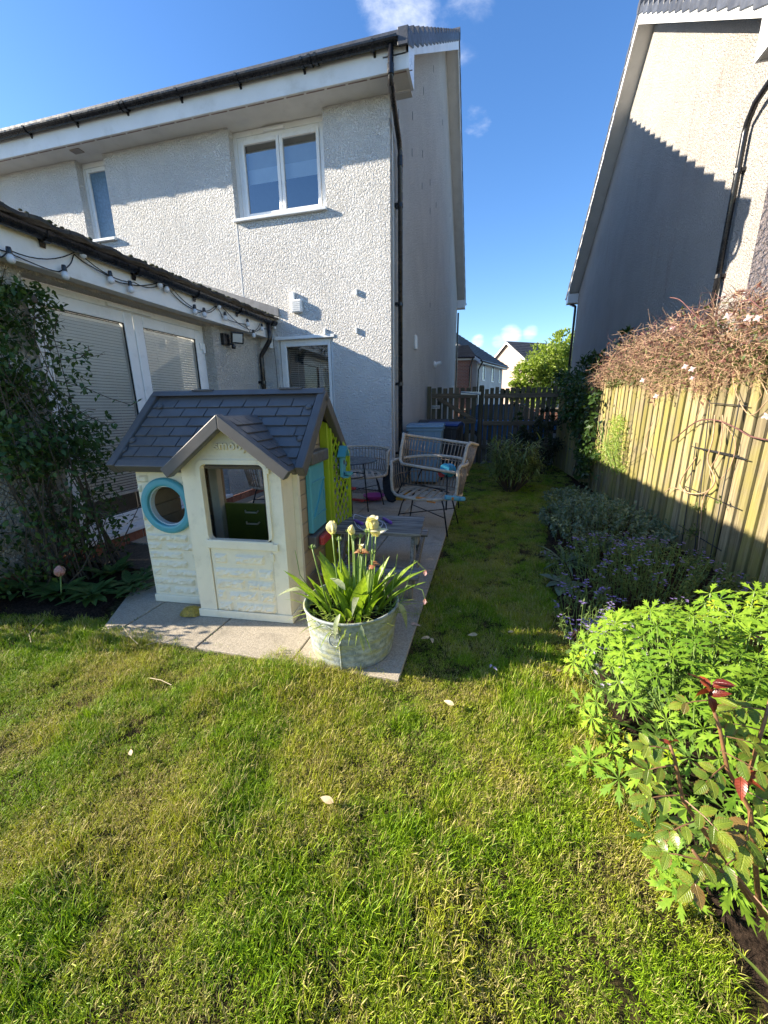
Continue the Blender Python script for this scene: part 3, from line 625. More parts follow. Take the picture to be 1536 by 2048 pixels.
# ---------------------------------------------------------------- neighbouring house on the right
XR, YRR, YRF = 3.0, 6.3, 17.2
rh = thing('house', 'neighbouring white roughcast house with stained gable, right of the fence', 'house', (8, 12, 0))
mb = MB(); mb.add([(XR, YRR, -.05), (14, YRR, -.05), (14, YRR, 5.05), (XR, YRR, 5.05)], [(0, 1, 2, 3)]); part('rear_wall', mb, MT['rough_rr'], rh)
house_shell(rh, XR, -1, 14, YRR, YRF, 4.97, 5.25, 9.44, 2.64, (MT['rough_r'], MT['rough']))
mb = MB(); mb.bb(XR-.004, XR+.02, 8.9, 8.912, 0, 6.8); part('render_bead', mb, MT['rough_r'], rh)
rg = thing('gutter', 'black gutter and downpipe on the neighbouring house at right', 'gutter', (6, 5.9, 5.25))
mb = MB(); gutter_run(mb, (2.80, 5.9, 5.25), (14, 5.9, 5.25), .062, (0, -1, 0)); part('trough', mb, MT['blackpl'], rg)
mb = MB(); mb.tube([(2.88, 5.9, 5.21), (2.88, 5.92, 4.95), (2.90, 6.7, 4.80), (XR-.07, 6.88, 4.7), (XR-.07, 6.9, 4.6), (XR-.07, 6.9, .0)], .036, 12); part('downpipe', mb, MT['blackpl'], rg, smooth=True)
for z in (4.2, 3.0, 1.8):
    mb = MB(); mb.tube([(XR-.07, 6.9, z-.025), (XR-.07, 6.9, z+.025)], .043, 10); mb.bb(XR-.045, XR, 6.85, 6.95, z-.02, z+.02); part('pipe_clip', mb, MT['blackpl'], rg)
mb = MB(); gutter_run(mb, (2.64, YRF+.5, 5.25), (14, YRF+.5, 5.25), .062, (0, 1, 0)); part('trough', mb, MT['blackpl'], rg)
mb = MB(); mb.tube([(2.78, YRF+.5, 5.2), (2.78, YRF+.48, 5.05), (2.95, YRF+.08, 4.85), (2.95, YRF+.06, 4.7), (2.95, YRF+.06, 0)], .045, 10); part('downpipe', mb, MT['blackpl'], rg, smooth=True)
# ================================================================ right-hand fence
MT['board'] = M_wood('algae_green_board', (.16, .128, .075), (.33, .275, .165), axis=2, bump=.9, rnd=.28, moss=(.28, .25, .05), moss_amt=.65, grain=60)
MT['oldwood'] = M_wood('dark_weathered_wood', (.085, .066, .045), (.17, .135, .09), axis=2, bump=.5, rnd=.3, moss=(.05, .065, .03), moss_amt=.5)
MT['oldwood_x'] = M_wood('dark_weathered_rail', (.085, .066, .045), (.17, .135, .09), axis=0, bump=.5, rnd=.3)
fx = lambda y: 1.84-.054*(y-3.58)
FDIR = Vector((-.054, 1, 0)).normalized(); FN = Vector((-1, -.054, 0)).normalized()
fence = thing('fence', 'tall green-tinged vertical board fence along the right of the lawn', 'fence', (fx(4), 4, 0))
y = -.62; M0 = Matrix((FDIR.cross(Vector((0, 0, 1))), FDIR, Vector((0, 0, 1)))).transposed()
while y < 9.66:
    wd = random.uniform(.082, .090); h = 1.71+random.uniform(-.012, .012); wob = random.uniform(-.004, .004)
    mb = MB(); mb.box((fx(y)+wob, y, .04+h/2), (.026, wd, h), M0 @ Euler((random.uniform(-.003, .003), random.uniform(-.004, .004), random.uniform(-.02, .02))).to_matrix())
    part('fence_board', mb, MT['board'], fence, bevel=.003, seg=1); y += .124
mb = MB(); y = -.56
while y < 9.66:
    mb.box((fx(y)+.075, y+.02, .90), (.02, .096, 1.68), M0); y += .124
part('rear_boards', mb, MT['oldwood'], fence, kind='stuff')
for z in (.35, .95, 1.52):
    mb = MB(); mb.beam((fx(-.65)+.038, -.65, z), (fx(9.68)+.038, 9.68, z), .036, .08); part('fence_rail', mb, MT['oldwood'], fence)

# ================================================================ back fence and gate
GYY = 9.72
gate = thing('garden_gate', 'dark weathered picket gate with diagonal brace beside the house wall', 'gate', (-.75, GYY, 0))
def picket(tg, x, wd, z0, z1, yy=GYY):
    mb = MB(); mb.bb(x-wd/2, x+wd/2, yy-.010, yy+.010, z0, z1); return part('picket', mb, MT['oldwood'], tg, bevel=.003, seg=1)
x = -1.255
for k in range(8): picket(gate, x, .098, .07, 1.77+random.uniform(-.02, .012)); x += .134
for z in (.42, 1.0, 1.58):
    mb = MB(); mb.bb(-1.30, -.25, GYY-.052, GYY-.012, z-.055, z+.055); part('gate_rail', mb, MT['oldwood_x'], gate, bevel=.004, seg=1)
mb = MB(); mb.beam((-1.16, GYY-.058, 1.53), (-.30, GYY-.058, 1.03), .09, .03, (0, -1, 0)); part('gate_brace', mb, MT['oldwood_x'], gate, bevel=.003, seg=1)
mb = MB(); mb.beam((-.62, GYY-.066, 1.64), (-.17, GYY-.066, 1.62), .012, .07, (0, 0, 1)); mb.tube([(-.62, GYY-.075, 1.66), (-.18, GYY-.075, 1.60)], .012, 8); part('strap_hinge', mb, MT['steel'], gate)
mb = MB(); mb.tube([(-1.30, GYY-.07, 1.33), (-1.12, GYY-.07, 1.33)], .012, 8); mb.tube([(-1.2, GYY-.10, 1.33), (-1.2, GYY-.05, 1.33)], .012, 8); mb.bb(-1.30, -1.10, GYY-.06, GYY-.052, 1.29, 1.37); part('latch_bolt', mb, MT['steel'], gate)
for (x, nm) in ((-1.365, 'dark square gate post fixed against the house wall'), (-.155, 'dark rounded gate post between gate and picket fence')):
    mb = MB()
    if x < -1: mb.bb(x-.045, x+.045, GYY-.045, GYY+.045, -.05, 1.80)
    else: mb.lathe([(.058, -.05), (.058, 1.77), (.045, 1.80)], (x, GYY, 0), 14, None, True, True)
    single('gate_post', mb, MT['oldwood'], nm, 'gate post', (x, GYY, 0), bevel=.004)
bf = thing('picket_fence', 'dark picket fence panel with gaps to the right of the gate', 'fence', (.7, GYY, 0))
x = -.035
for k in range(14): picket(bf, x, .084, .06, 1.74+random.uniform(-.025, .02), GYY+.03); x += .1125
for z in (.40, .95, 1.56):
    mb = MB(); mb.bb(-.09, 1.50, GYY-.03, GYY+.018, z-.05, z+.05); part('fence_rail', mb, MT['oldwood_x'], bf, bevel=.004, seg=1)

# ================================================================ beyond the gate: drive, car, houses, trees
MT['paint_w'] = M_plain('pale_render', (.56, .51, .45), .9, .08, 1.5, bump=.3, bscale=30, dirt=(.45, .36, .30), dirt_amt=.5, dscale=.9)
MT['paint_pk'] = M_roughcast('pink_stained_render', (.44, .35, .29), (.30, .19, .15), .9, .01, 14, .5, .1)
MT['rooftile'] = M_plain('far_roof_tile', (.045, .045, .05), .8, .3, 3, bump=.4, bscale=9)
MT['glassdark'] = M_plain('dark_window', (.03, .04, .055), .08, .2)
MT['brickwall'] = None
m, nt = mat_new('far_brickwork'); t = NT(nt); tcx = t.n('ShaderNodeTexCoord')
b = t.n('ShaderNodeTexBrick'); b.inputs['Scale'].default_value = 1; b.inputs['Brick Width'].default_value = .225; b.inputs['Row Height'].default_value = .075; b.inputs['Mortar Size'].default_value = .008
b.inputs['Color1'].default_value = (.30, .11, .06, 1); b.inputs['Color2'].default_value = (.22, .08, .05, 1); b.inputs['Mortar'].default_value = (.3, .26, .22, 1)
sx = t.n('ShaderNodeSeparateXYZ'); t.l(tcx.outputs['Object'], sx.inputs[0]); cx = t.n('ShaderNodeCombineXYZ'); t.l(t.math('ADD', sx.outputs[0], sx.outputs[1]), cx.inputs[0]); t.l(sx.outputs[2], cx.inputs[1]); t.l(cx.outputs[0], b.inputs['Vector'])
p = t.n('ShaderNodeBsdfPrincipled'); p.inputs['Roughness'].default_value = .9; t.l(b.outputs['Color'], p.inputs['Base Color']); t.out(p.outputs[0]); MT['brickwall'] = m
def far_house(name, label, corner, gdir, gw, L, ze, za, wmat, gmat, windows_side=(), windows_gable=(), ov=.3):
    """corner: near corner; gdir: angle of the gable wall running away from corner; ridge runs at gdir-90 deg"""
    tg = thing(name, label, 'house', (corner[0], corner[1], 0)); g = Vector((math.cos(gdir), math.sin(gdir), 0)); l = Vector((g.y, -g.x, 0)); sg_ = 1 if L > 0 else -1; L = abs(L)
    if l.y < 0 and abs(l.y) > abs(l.x): l = -l
    l = l*sg_
    c = Vector((corner[0], corner[1], 0)); U = Vector((0, 0, 1))
    P = lambda a, b_, z: c+g*a+l*b_+U*z
    mb = MB(); mb.add([P(0, 0, -.1), P(gw, 0, -.1), P(gw, 0, ze), P(gw/2, 0, za), P(0, 0, ze)], [(0, 1, 2, 3, 4)]); part('gable_wall', mb, gmat, tg); mb = MB(); mb.add([P(0, L, -.1), P(gw, L, -.1), P(gw, L, ze), P(gw/2, L, za), P(0, L, ze)], [(4, 3, 2, 1, 0)]); part('gable_wall', mb, gmat, tg)
    mb = MB(); mb.add([P(0, 0, -.1), P(0, L, -.1), P(0, L, ze), P(0, 0, ze)], [(0, 1, 2, 3)]); part('wall', mb, wmat, tg); mb = MB(); mb.add([P(gw, 0, -.1), P(gw, L, -.1), P(gw, L, ze), P(gw, 0, ze)], [(3, 2, 1, 0)]); part('wall', mb, wmat, tg)
    s = (za-ze)/(gw/2); mb = MB()
    for sd in (0, 1):
        f = (lambda a: a) if sd == 0 else (lambda a: gw-a); n = 14
        for k in range(n):
            a0, a1 = -ov+(gw/2+ov)*k/n, -ov+(gw/2+ov)*(k+1)/n
            mb.ext([P(f(a0), -ov, ze+s*a0+.16), P(f(a1), -ov, ze+s*a1+.12), P(f(a1), -ov, ze+s*a1+.04), P(f(a0), -ov, ze+s*a0+.04)], l*(L+2*ov))
    part('roof', mb, MT['rooftile'], tg)
    mb = MB()
    for sd in (0, 1):
        f = (lambda a: a) if sd == 0 else (lambda a: gw-a)
        mb.ext([P(f(-ov), -ov-.02, ze-s*ov-.16), P(f(gw/2), -ov-.02, za-.16), P(f(gw/2), -ov-.02, za+.05), P(f(-ov), -ov-.02, ze-s*ov+.05)], l*.05)
    part('barge_board', mb, MT['fascia'], tg)
    mb = MB(); mb.ext([P(-ov, -ov, ze-s*ov-.15), P(-ov+.03, -ov, ze-s*ov-.15), P(-ov+.03, -ov, ze-s*ov+.05), P(-ov, -ov, ze-s*ov+.05)], l*(L+2*ov)); mb.ext([P(-ov, -ov, ze-s*ov-.15), P(0, -ov, ze-s*ov-.15), P(0, -ov, ze-s*ov-.12), P(-ov, -ov, ze-s*ov-.12)], l*(L+2*ov)); part('fascia', mb, MT['fascia'], tg)
    mb = MB(); mb.tube([P(-ov-.06, -ov, ze-s*ov+.0), P(-ov-.06, L+ov, ze-s*ov+.0)], .06, 8); mb.tube([P(-ov-.06, .0, ze-s*ov-.05), P(-.07, .12, ze-s*ov-.5), P(-.07, .12, 0)], .045, 8); part('gutter', mb, MT['blackpl'], tg)
    for (b0, b1, z0, z1) in windows_side:
        mb = MB(); q = lambda bb, z, d: P(-.01+d, bb, z)
        rect_frame(mb, b0, b1, z0, z1, .07, q, -.03, .05); wv = part('window', mb, MT['upvc'], tg)
        mb = MB(); mb.add([q(b0, z0, .0), q(b1, z0, .0), q(b1, z1, .0), q(b0, z1, .0)], [(0, 1, 2, 3)]); part('pane', mb, MT['glassdark'], wv)
    for (a0, a1, z0, z1) in windows_gable:
        mb = MB(); q = lambda aa, z, d: P(aa, -.01+d, z)
        rect_frame(mb, a0, a1, z0, z1, .07, q, -.03, .05); wv = part('window', mb, MT['upvc'], tg)
        mb = MB(); mb.add([q(a0, z0, .0), q(a1, z0, .0), q(a1, z1, .0), q(a0, z1, .0)], [(0, 1, 2, 3)]); part('pane', mb, MT['glassdark'], wv)
    return tg
# white house: sunlit gable to the left of its near corner, shaded eave wall running away to the right
cA = at(953, 760, 1, 28.0)
dA = at(1004, 760, 1, 33.5)-cA; angL = math.atan2(dA.y, dA.x)
ga = angL+R(90)
far_house('house', 'white far house with three small upper windows and dark roof, seen past the corner', (cA.x, cA.y), ga, 8.6, dA.length, 4.35, 7.1, MT['paint_w'], MT['paint_w'],
          windows_side=[(1.0, 1.6, 3.0, 4.1), (3.0, 3.6, 3.0, 4.1), (4.8, 5.3, 3.0, 4.1)])
# pinkish gable house further off
cB = at(1066, 760, 1, 46.0)
far_house('house', 'far house with pinkish stained gable and dark roof behind the white one', (cB.x, cB.y), R(125), 9.0, 9.0, 5.3, 8.2, MT['paint_pk'], MT['paint_pk'])
# brick house glimpsed against the wall corner
cC = at(943, 760, 1, 24.0)
far_house('house', 'red brick far house with black downpipe, glimpsed at the white wall corner', (cC.x, cC.y), R(100), 6.0, -6.0, 4.0, 4.9, MT['brickwall'], MT['brickwall'], ov=.1)
# parked car behind the pickets
MT['carblue'] = M_plain('blue_car_paint', (.03, .13, .34), .22, .05, 3, coat=1)
MT['rubber'] = M_plain('tyre_rubber', (.02, .02, .02), .8, .2)
def car(loc, rz):
    tg = thing('parked_car', 'blue parked car glimpsed through the gaps of the dark picket fence', 'car', loc, rz)
    prof = [(-2.05, .28), (2.0, .28), (2.08, .55), (1.98, .78), (1.05, .93), (.45, 1.40), (-1.15, 1.46), (-1.85, 1.0), (-2.08, .92)]
    mb = MB(); lower = [(-2.05, .28), (2.0, .28), (2.08, .55), (1.98, .78), (1.05, .93), (-1.9, .98), (-2.08, .9)]
    mb.ext([(x, -.86, z) for x, z in lower], (0, 1.72, 0)); part('body', mb, MT['carblue'], tg, world=False, bevel=.06, seg=3)
    mb = MB(); cab = [(1.05, .925), (.42, 1.38), (-1.15, 1.42), (-1.85, .975)]
    vs = [(x, -.84 if z < 1.2 else -.66, z) for x, z in cab]+[(x, .84 if z < 1.2 else .66, z) for x, z in cab]
    mb.add(vs, [(0, 1, 2, 3), (7, 6, 5, 4), (0, 4, 5, 1), (1, 5, 6, 2), (2, 6, 7, 3), (3, 7, 4, 0)]); part('windows', mb, MT['glassdark'], tg, world=False, bevel=.03)
    mb = MB(); mb.box((-.38, 0, 1.415), (1.55, 1.30, .05)); part('car_roof', mb, MT['carblue'], tg, world=False, bevel=.02)
    for x in (-1.3, 1.3):
        for s in (-1, 1):
            mb = MB(); mb.lathe([(.0, -.1), (.22, -.1), (.31, -.09), (.32, 0), (.31, .09), (.0, .09)], (x, s*.80, .32), 18, Matrix.Rotation(R(90), 3, 'X')); wv = part('wheel', mb, MT['rubber'], tg, world=False)
            mb = MB(); mb.lathe([(.0, 0), (.2, 0), (.2, .012), (.0, .02)], (x, s*.90, .32), 14, Matrix.Rotation(R(-90*s), 3, 'X')); part('rim', mb, MT['steel'], wv, world=False)
    for s in (-1, 1):
        mb = MB(); mb.box((-2.02, s*.68, .82), (.12, .22, .16)); part('tail_light', mb, M_plain('red_lens', (.4, .02, .02), .2), tg, world=False, bevel=.02)
    return tg
car((.75, 14.6, -.05), R(4))
# low brick wall of the drive
dw = thing('garden_wall', 'low red brick wall across the drive, seen through gate gaps', 'wall', (-1.6, 19.5, 0))
mb = MB(); mb.bb(-8, 5.5, 21.0, 21.22, -.05, 1.15); part('wall', mb, MT['brickwall'], dw); mb = MB(); mb.bb(-8, 5.5, 20.97, 21.25, 1.15, 1.21); part('coping', mb, MT['slab'], dw)

# ---------------------------------------------------------------- leaf kit
def leaf_vf(L=1.0, W=.45, n=4, fold=.15, curl=.12, tip=.75):
    """oval leaf along +Y, +Z up, folded on its midrib"""
    vs, fs = [], []
    for i in range(n+1):
        s = i/n; wv = W/2*math.sin(math.pi*min(1, s**tip*.98+.02))**.85 if 0 < i < n else (.015 if i == 0 else 0.0)
        z = -curl*L*s*s
        vs += [(-wv, L*s, z+fold*wv), (0, L*s, z), (wv, L*s, z+fold*wv)]
    for i in range(n):
        a = i*3; b = a+3; fs += [(a, a+1, b+1, b), (a+1, a+2, b+2, b+1)]
    return vs, fs
def quad_leaf(L=1.0, W=.5, bend=.1):
    return [(0, 0, 0), (W/2, L*.45, bend*L), (0, L, -bend*L), (-W/2, L*.45, bend*L)], [(0, 1, 2), (0, 2, 3)]
def rnd_dir(zb=0.0):
    while True:
        v = Vector((random.uniform(-1, 1), random.uniform(-1, 1), random.uniform(-1, 1)))
        if .05 < v.length < 1: v.normalize(); v.z += zb; return v.normalized()
def scatter_leaves(mb, pts, vf, s0, s1, outward=None, droop=.3):
    for p in pts:
        d = rnd_dir(-.1); 
        if outward is not None: d = (d+outward(p)*1.2).normalized()
        up = (rnd_dir()*.7+Vector((0, 0, 1))).normalized()
        mb.shape(vf, along(p, d-Vector((0, 0, droop*random.random())), up, random.uniform(s0, s1)))
def in_ellipsoid(c, r, lo=.35, n=1):
    out = []
    while len(out) < n:
        v = Vector((random.uniform(-1, 1), random.uniform(-1, 1), random.uniform(-1, 1)))
        if lo < v.length < 1: out.append(Vector(c)+Vector((v.x*r[0], v.y*r[1], v.z*r[2])))
    return out
MT['bark'] = M_plain('bark', (.09, .065, .045), .9, .3, 30, bump=.8, bscale=60)
MT['lf_bright'] = M_leaf('leaf_bright', (.24, .33, .06), (.42, .50, .13), .4)
MT['lf_laurel'] = M_leaf('leaf_laurel', (.025, .055, .012), (.06, .11, .025), .25, .3)
MT['lf_bamboo'] = M_leaf('leaf_bamboo', (.13, .18, .045), (.30, .33, .12), .35)
MT['lf_dark'] = M_leaf('leaf_conifer', (.02, .03, .012), (.05, .05, .022), .15, .6)
def tree(name, label, base, h, blobs, leafmat, n, ls, cat='tree', trunk_r=.07, twig=True, lf=None):
    tg = thing(name, label, cat, base); b = Vector(base); mb = MB()
    fork = b+Vector((0, 0, h*.35)); mb.tube([b, b+Vector((.02, .01, h*.2)), fork], [trunk_r, trunk_r*.85, trunk_r*.7], 8)
    for c, r in blobs:
        c = Vector(c); mid = (fork+c)/2+Vector((random.uniform(-.1, .1), random.uniform(-.1, .1), .08)); mb.tube([fork-Vector((0, 0, .05)), mid, c, c+Vector((0, 0, r[2]*.7))], [trunk_r*.6, trunk_r*.4, trunk_r*.22, trunk_r*.06], 5)
        for _ in range(7):
            q = in_ellipsoid(c, r, .6)[0]; mb.tube([c, (c+q)/2+Vector((0, 0, .04)), q], [trunk_r*.15, trunk_r*.1, trunk_r*.04], 4, caps=False)
    part('trunk', mb, MT['bark'], tg, smooth=True)
    mb = MB(); tot = sum(r[0]*r[1]*r[2] for _, r in blobs)**.66; lf = lf or quad_leaf(1, .55, .1)
    for c, r in blobs:
        k = int(n*(r[0]*r[1]*r[2])**.66/sum((q[0]*q[1]*q[2])**.66 for _, q in blobs))
        # clumps
        centres = in_ellipsoid(c, r, .45, max(6, k//22))
        for _ in range(k):
            cc = random.choice(centres); p = cc+rnd_dir()*random.random()**.5*min(r)*.32
            out = (p-Vector(c)).normalized(); d = (out+rnd_dir()*.9).normalized(); mb.shape(lf, along(p, d, (rnd_dir()*.6+Vector((0, 0, 1))), random.uniform(ls*.7, ls*1.25)))
    part('crown', mb, leafmat, tg, kind='stuff'); return tg
tree('tree', 'bright green sunlit young tree beyond the fence, beside the far house', (2.55, 22.0, -.05), 4.6,
     [((2.75, 22.0, 3.3), (1.0, .9, 1.0)), ((2.05, 21.8, 2.6), (.9, .8, .85)), ((3.4, 22.1, 4.15), (.6, .55, .7)), ((2.4, 21.8, 1.7), (1.1, .8, .7)), ((3.6, 22.2, 2.8), (.9, .7, 1.2)), ((1.5, 21.6, 3.0), (.35, .3, .3)), ((1.4, 21.6, 2.0), (.6, .4, .55))], MT['lf_bright'], 7600, .19)
tree('laurel_shrub', 'dark laurel shrub rising over the far corner of the fence', (2.35, 9.6, 0), 1.6,
     [((2.25, 9.5, 1.75), (.55, .6, .45)), ((1.75, 9.75, 1.72), (.4, .4, .35)), ((2.85, 8.8, 1.75), (.6, .8, .45)), ((2.62, 8.7, 2.3), (.16, .16, .36)), ((2.2, 9.0, 2.05), (.35, .4, .3)), ((3.0, 8.0, 1.9), (.35, .5, .35)), ((2.0, 7.9, 1.95), (.3, .5, .32)), ((2.0, 7.0, 1.9), (.25, .5, .3)), ((1.85, 8.8, 1.95), (.3, .5, .3)), ((2.2, 7.75, 2.32), (.14, .14, .32))], MT['lf_laurel'], 5200, .10, 'shrub', .04, lf=leaf_vf(1, .36, 3, .15, .1))
tree('weed_clump', 'small dark plant tuft showing above the picket fence top', (.85, 11.5, -.05), 1.3, [((.85, 11.5, 1.75), (.28, .25, .18)), ((.6, 11.5, 1.6), (.3, .25, .18))], MT['lf_laurel'], 420, .08, 'plant', .015)
# bamboo-like shrub in the lawn
def bamboo():
    b = Vector((.44, 6.6, 0)); tg = thing('bamboo_shrub', 'bushy narrow-leaved shrub with bare lower stems before the picket fence', 'shrub', b)
    st, mb = MB(), MB(); lf = leaf_vf(1, .13, 3, .1, .35)
    for k in range(74):
        a = random.uniform(0, 2*math.pi); rr = random.random()**.5*.44; top = b+Vector((rr*math.cos(a), rr*math.sin(a)*.9, random.uniform(.5, .93)-rr*.25))
        base = b+Vector((.09*math.cos(a), .09*math.sin(a), 0)); mid = (base*.45+top*.55)+Vector((.05*math.cos(a), .05*math.sin(a), -.03)); st.tube([base, mid, top], [.007, .005, .002], 5, caps=False)
        for j in range(26):
            s = random.uniform(.42, 1.0); p = mid.lerp(top, (s-.4)/.6)+rnd_dir()*.03; d = (Vector((math.cos(a), math.sin(a), .5))*.7+rnd_dir()).normalized()
            mb.shape(lf, along(p, d, (0, 0, 1), random.uniform(.09, .18)))
    part('stems', st, MT['bark'], tg); part('foliage', mb, MT['lf_bamboo'], tg, kind='stuff')
bamboo()
tree('conifer_shrub', 'small dark brownish conifer in shade near the fence corner', (1.12, 8.4, 0), 1.0, [((1.12, 8.4, .62), (.3, .3, .55)), ((1.12, 8.4, 1.1), (.14, .14, .3)), ((.85, 8.8, .5), (.28, .25, .4))], MT['lf_dark'], 2600, .055, 'shrub', .03)
tree('dark_shrub', 'dark low shrub at the foot of the picket fence', (1.3, 9.2, 0), .7, [((1.3, 9.2, .42), (.3, .25, .38)), ((.62, 9.35, .38), (.3, .2, .33)), ((.66, 9.1, .95), (.14, .14, .35))], MT['lf_laurel'], 1500, .06, 'shrub', .02)
# ================================================================ playhouse
MT['pcream'] = M_plain('cream_plastic', (.83, .745, .56), .5, .04, 5, bump=.05, bscale=200, dirt=(.42, .36, .24), dirt_amt=.28, dscale=14)
MT['pbrown'] = M_plain('tan_plastic', (.40, .29, .175), .6, .08, 9, bump=.25, bscale=60, dirt=(.2, .14, .08), dirt_amt=.4, dscale=9, rnd=.05)
MT['proof'] = M_plain('dark_grey_plastic', (.105, .095, .088), .45, .08, 6, bump=.05, bscale=200, dirt=(.16, .15, .13), dirt_amt=.35, dscale=5, rnd=.06)
MT['ptrim'] = M_plain('brown_grey_plastic', (.098, .09, .086), .45, .06, 6, dirt=(.16, .15, .13), dirt_amt=.35, dscale=5)
MT['plime'] = M_plain('lime_plastic', (.33, .42, .012), .5, .05, 6, dirt=(.15, .16, .02), dirt_amt=.3, dscale=8)
MT['pturq'] = M_plain('turquoise_plastic', (.085, .34, .40), .45, .05, 6, dirt=(.10, .2, .2), dirt_amt=.25, dscale=8)
MT['pred'] = M_plain('red_plastic', (.46, .045, .04), .45, .05)
PO = (-1.778, 1.981, .016)
ph = thing('playhouse', "child's plastic playhouse with dark grey shingle roof, cream walls and lime trellis", 'playhouse', PO, R(4.5))
def pp(name, mb, mat, parent=ph, **k): return part(name, mb, mat, parent, world=False, **k)
def plate_round_hole(mb, u0, u1, z0, z1, cu, cz, r, v0, v1, n=40):
    out, inn = [], []
    for i in range(n):
        a = 2*math.pi*i/n; dx, dz = math.cos(a), math.sin(a)
        tt = min([((u1 if dx > 0 else u0)-cu)/dx if abs(dx) > 1e-6 else 9e9, ((z1 if dz > 0 else z0)-cz)/dz if abs(dz) > 1e-6 else 9e9])
        out.append((cu+dx*tt, cz+dz*tt)); inn.append((cu+dx*r, cz+dz*r))
    # put corners in
    for (a, b) in ((u0, z0), (u1, z0), (u1, z1), (u0, z1)):
        i = min(range(n), key=lambda k: (out[k][0]-a)**2+(out[k][1]-b)**2); out[i] = (a, b)
    vs = [(a, v0, b) for a, b in out]+[(a, v0, b) for a, b in inn]+[(a, v1, b) for a, b in out]+[(a, v1, b) for a, b in inn]
    fs = []
    for i in range(n):
        j = (i+1) % n; fs += [(i, j, n+j, n+i), (2*n+j, 2*n+i, 3*n+i, 3*n+j), (n+i, n+j, 3*n+j, 3*n+i), (j, i, 2*n+i, 2*n+j)]
    mb.add(vs, fs)
# front wall left of the porch
mb = MB(); plate_round_hole(mb, -.45, .0, .055, 1.0, -.24, .715, .140, .145, .175); pp('front_wall', mb, MT['pcream'])
mb = MB(); mb.bb(-.458, -.002, .13, .18, 0, .058); pp('plinth', mb, MT['pcream'], bevel=.008)
mb = MB(); mb.lathe([(.137, -.03), (.137, .028), (.152, .032), (.178, .03), (.190, .018), (.190, -.002), (.137, -.03)], (-.24, .143, .715), 48, Matrix.Rotation(R(90), 3, 'X')); ring = pp('round_window', mb, MT['pturq'], smooth=False, bevel=.004)
mb = MB(); mb.lathe([(.128, -.03), (.140, -.028), (.140, .004), (.128, .006), (.128, -.03)], (-.24, .143, .715), 48, Matrix.Rotation(R(90), 3, 'X')); pp('window_rim', mb, M_plain('clear_rim', (.55, .6, .6), .2, .05), ring)
mb = MB(); mb.lathe([(0, 0), (.012, .004), (.012, .014), (0, .018)], (-.115, .13, .80), 10, Matrix.Rotation(R(90), 3, 'X')); pp('knob', mb, MT['pcream'], ring)
def stone(parent, u0, u1, z0, z1, v, depth=.014, seedv=0):
    """moulded stone relief, rough face, rounded edge"""
    nu = max(4, int((u1-u0)/.014)); nz_ = max(3, int((z1-z0)/.012)); vs, fs = [], []
    for j in range(nz_+1):
        for i in range(nu+1):
            s, q = i/nu, j/nz_; e = min(1, min(s, 1-s)*nu/1.2, min(q, 1-q)*nz_/1.2)
            u = u0+(u1-u0)*s; z = z0+(z1-z0)*q; nn = noise.noise(Vector((u*38+seedv, z*55, seedv*3)))*.5+noise.noise(Vector((u*110, z*140, seedv)))*.35
            vs.append((u+.002*nn, v-(depth*e*(.75+1.15*nn) if e > 0 else -.002), z))
    for j in range(nz_):
        for i in range(nu): a = j*(nu+1)+i; fs.append((a, a+1, a+nu+2, a+nu+1))
    mb = MB(); mb.add(vs, fs); pp('stone', mb, MT['pcream'], parent, smooth=False)
rows = [(.070, [(-.44, -.33), (-.30, -.005)]), (.135, [(-.44, -.125), (-.10, -.005)]), (.20, [(-.445, -.38), (-.34, -.005)]), (.265, [(-.445, -.16), (-.12, -.005)]), (.33, [(-.445, -.19), (-.12, -.005)]),
        (.395, [(-.445, -.34), (-.31, -.005)]), (.46, [(-.445, -.13), (-.10, -.005)]), (.525, [(-.447, -.38)]), (.60, [(-.447, -.425)]), (.80, [(-.447, -.42)]), (.865, [(-.447, -.36), (-.12, -.03)]), (.93, [(-.447, -.33), (-.30, -.12), (-.09, -.005)])]
for k, (z, us) in enumerate(rows):
    for q, (a, b) in enumerate(us): stone(ph, a, b, z, z+.054, .145, .019, k+q*7.7)
# porch
AP = (.345, 1.245)
mb = MB(); mb.bb(0, .118, 0, .03, .0, 1.02); mb.bb(.545, .637, 0, .03, .0, 1.02)
mb.ext([(0, 0, 1.0202), (.637, 0, 1.0202), (.637, 0, 1.045), (AP[0]+.03, 0, AP[1]+.03), (AP[0]-.03, 0, AP[1]+.03), (0, 0, 1.045)], (0, .03, 0))
porch = pp('porch_front', mb, MT['pcream'])
mb = MB(); mb.bb(0, .03, .0302, .165, 0, 1.03); mb.bb(.607, .637, .0302, .1675, 0, 1.03); pp('porch_side', mb, MT['pcream'], bevel=.006)
mb = MB(); mb.bb(-.012, .649, -.010, .0, .0, .055); mb.bb(.637, .649, .0002, .18, .0, .055); pp('plinth', mb, MT['pcream'], bevel=.008)
# rounded surround of the open hatch and the half door
def round_rect(u0, u1, z0, z1, r, n=6):
    pts = []
    for (cu, cz, a0) in ((u1-r, z1-r, 0), (u0+r, z1-r, 90), (u0+r, z0+r, 180), (u1-r, z0+r, 270)):
        for k in range(n+1): a = R(a0+90*k/n); pts.append((cu+r*math.cos(a), cz+r*math.sin(a)))
    return pts
o1 = round_rect(.105, .560, .545, 1.045, .05); i1 = round_rect(.132, .537, .54, 1.018, .035); n = len(o1)
mb = MB(); vs = [(a, -.012, b) for a, b in o1]+[(a, -.012, b) for a, b in i1]+[(a, .03, b) for a, b in o1]+[(a, .034, b) for a, b in i1]
mb.add(vs, [q for i in range(n) for j in [(i+1) % n] for q in ((i, n+i, n+j, j), (n+i, 3*n+i, 3*n+j, n+j), (j, 2*n+j, 2*n+i, i))]); pp('hatch_surround', mb, MT['pcream'], porch, bevel=.003)
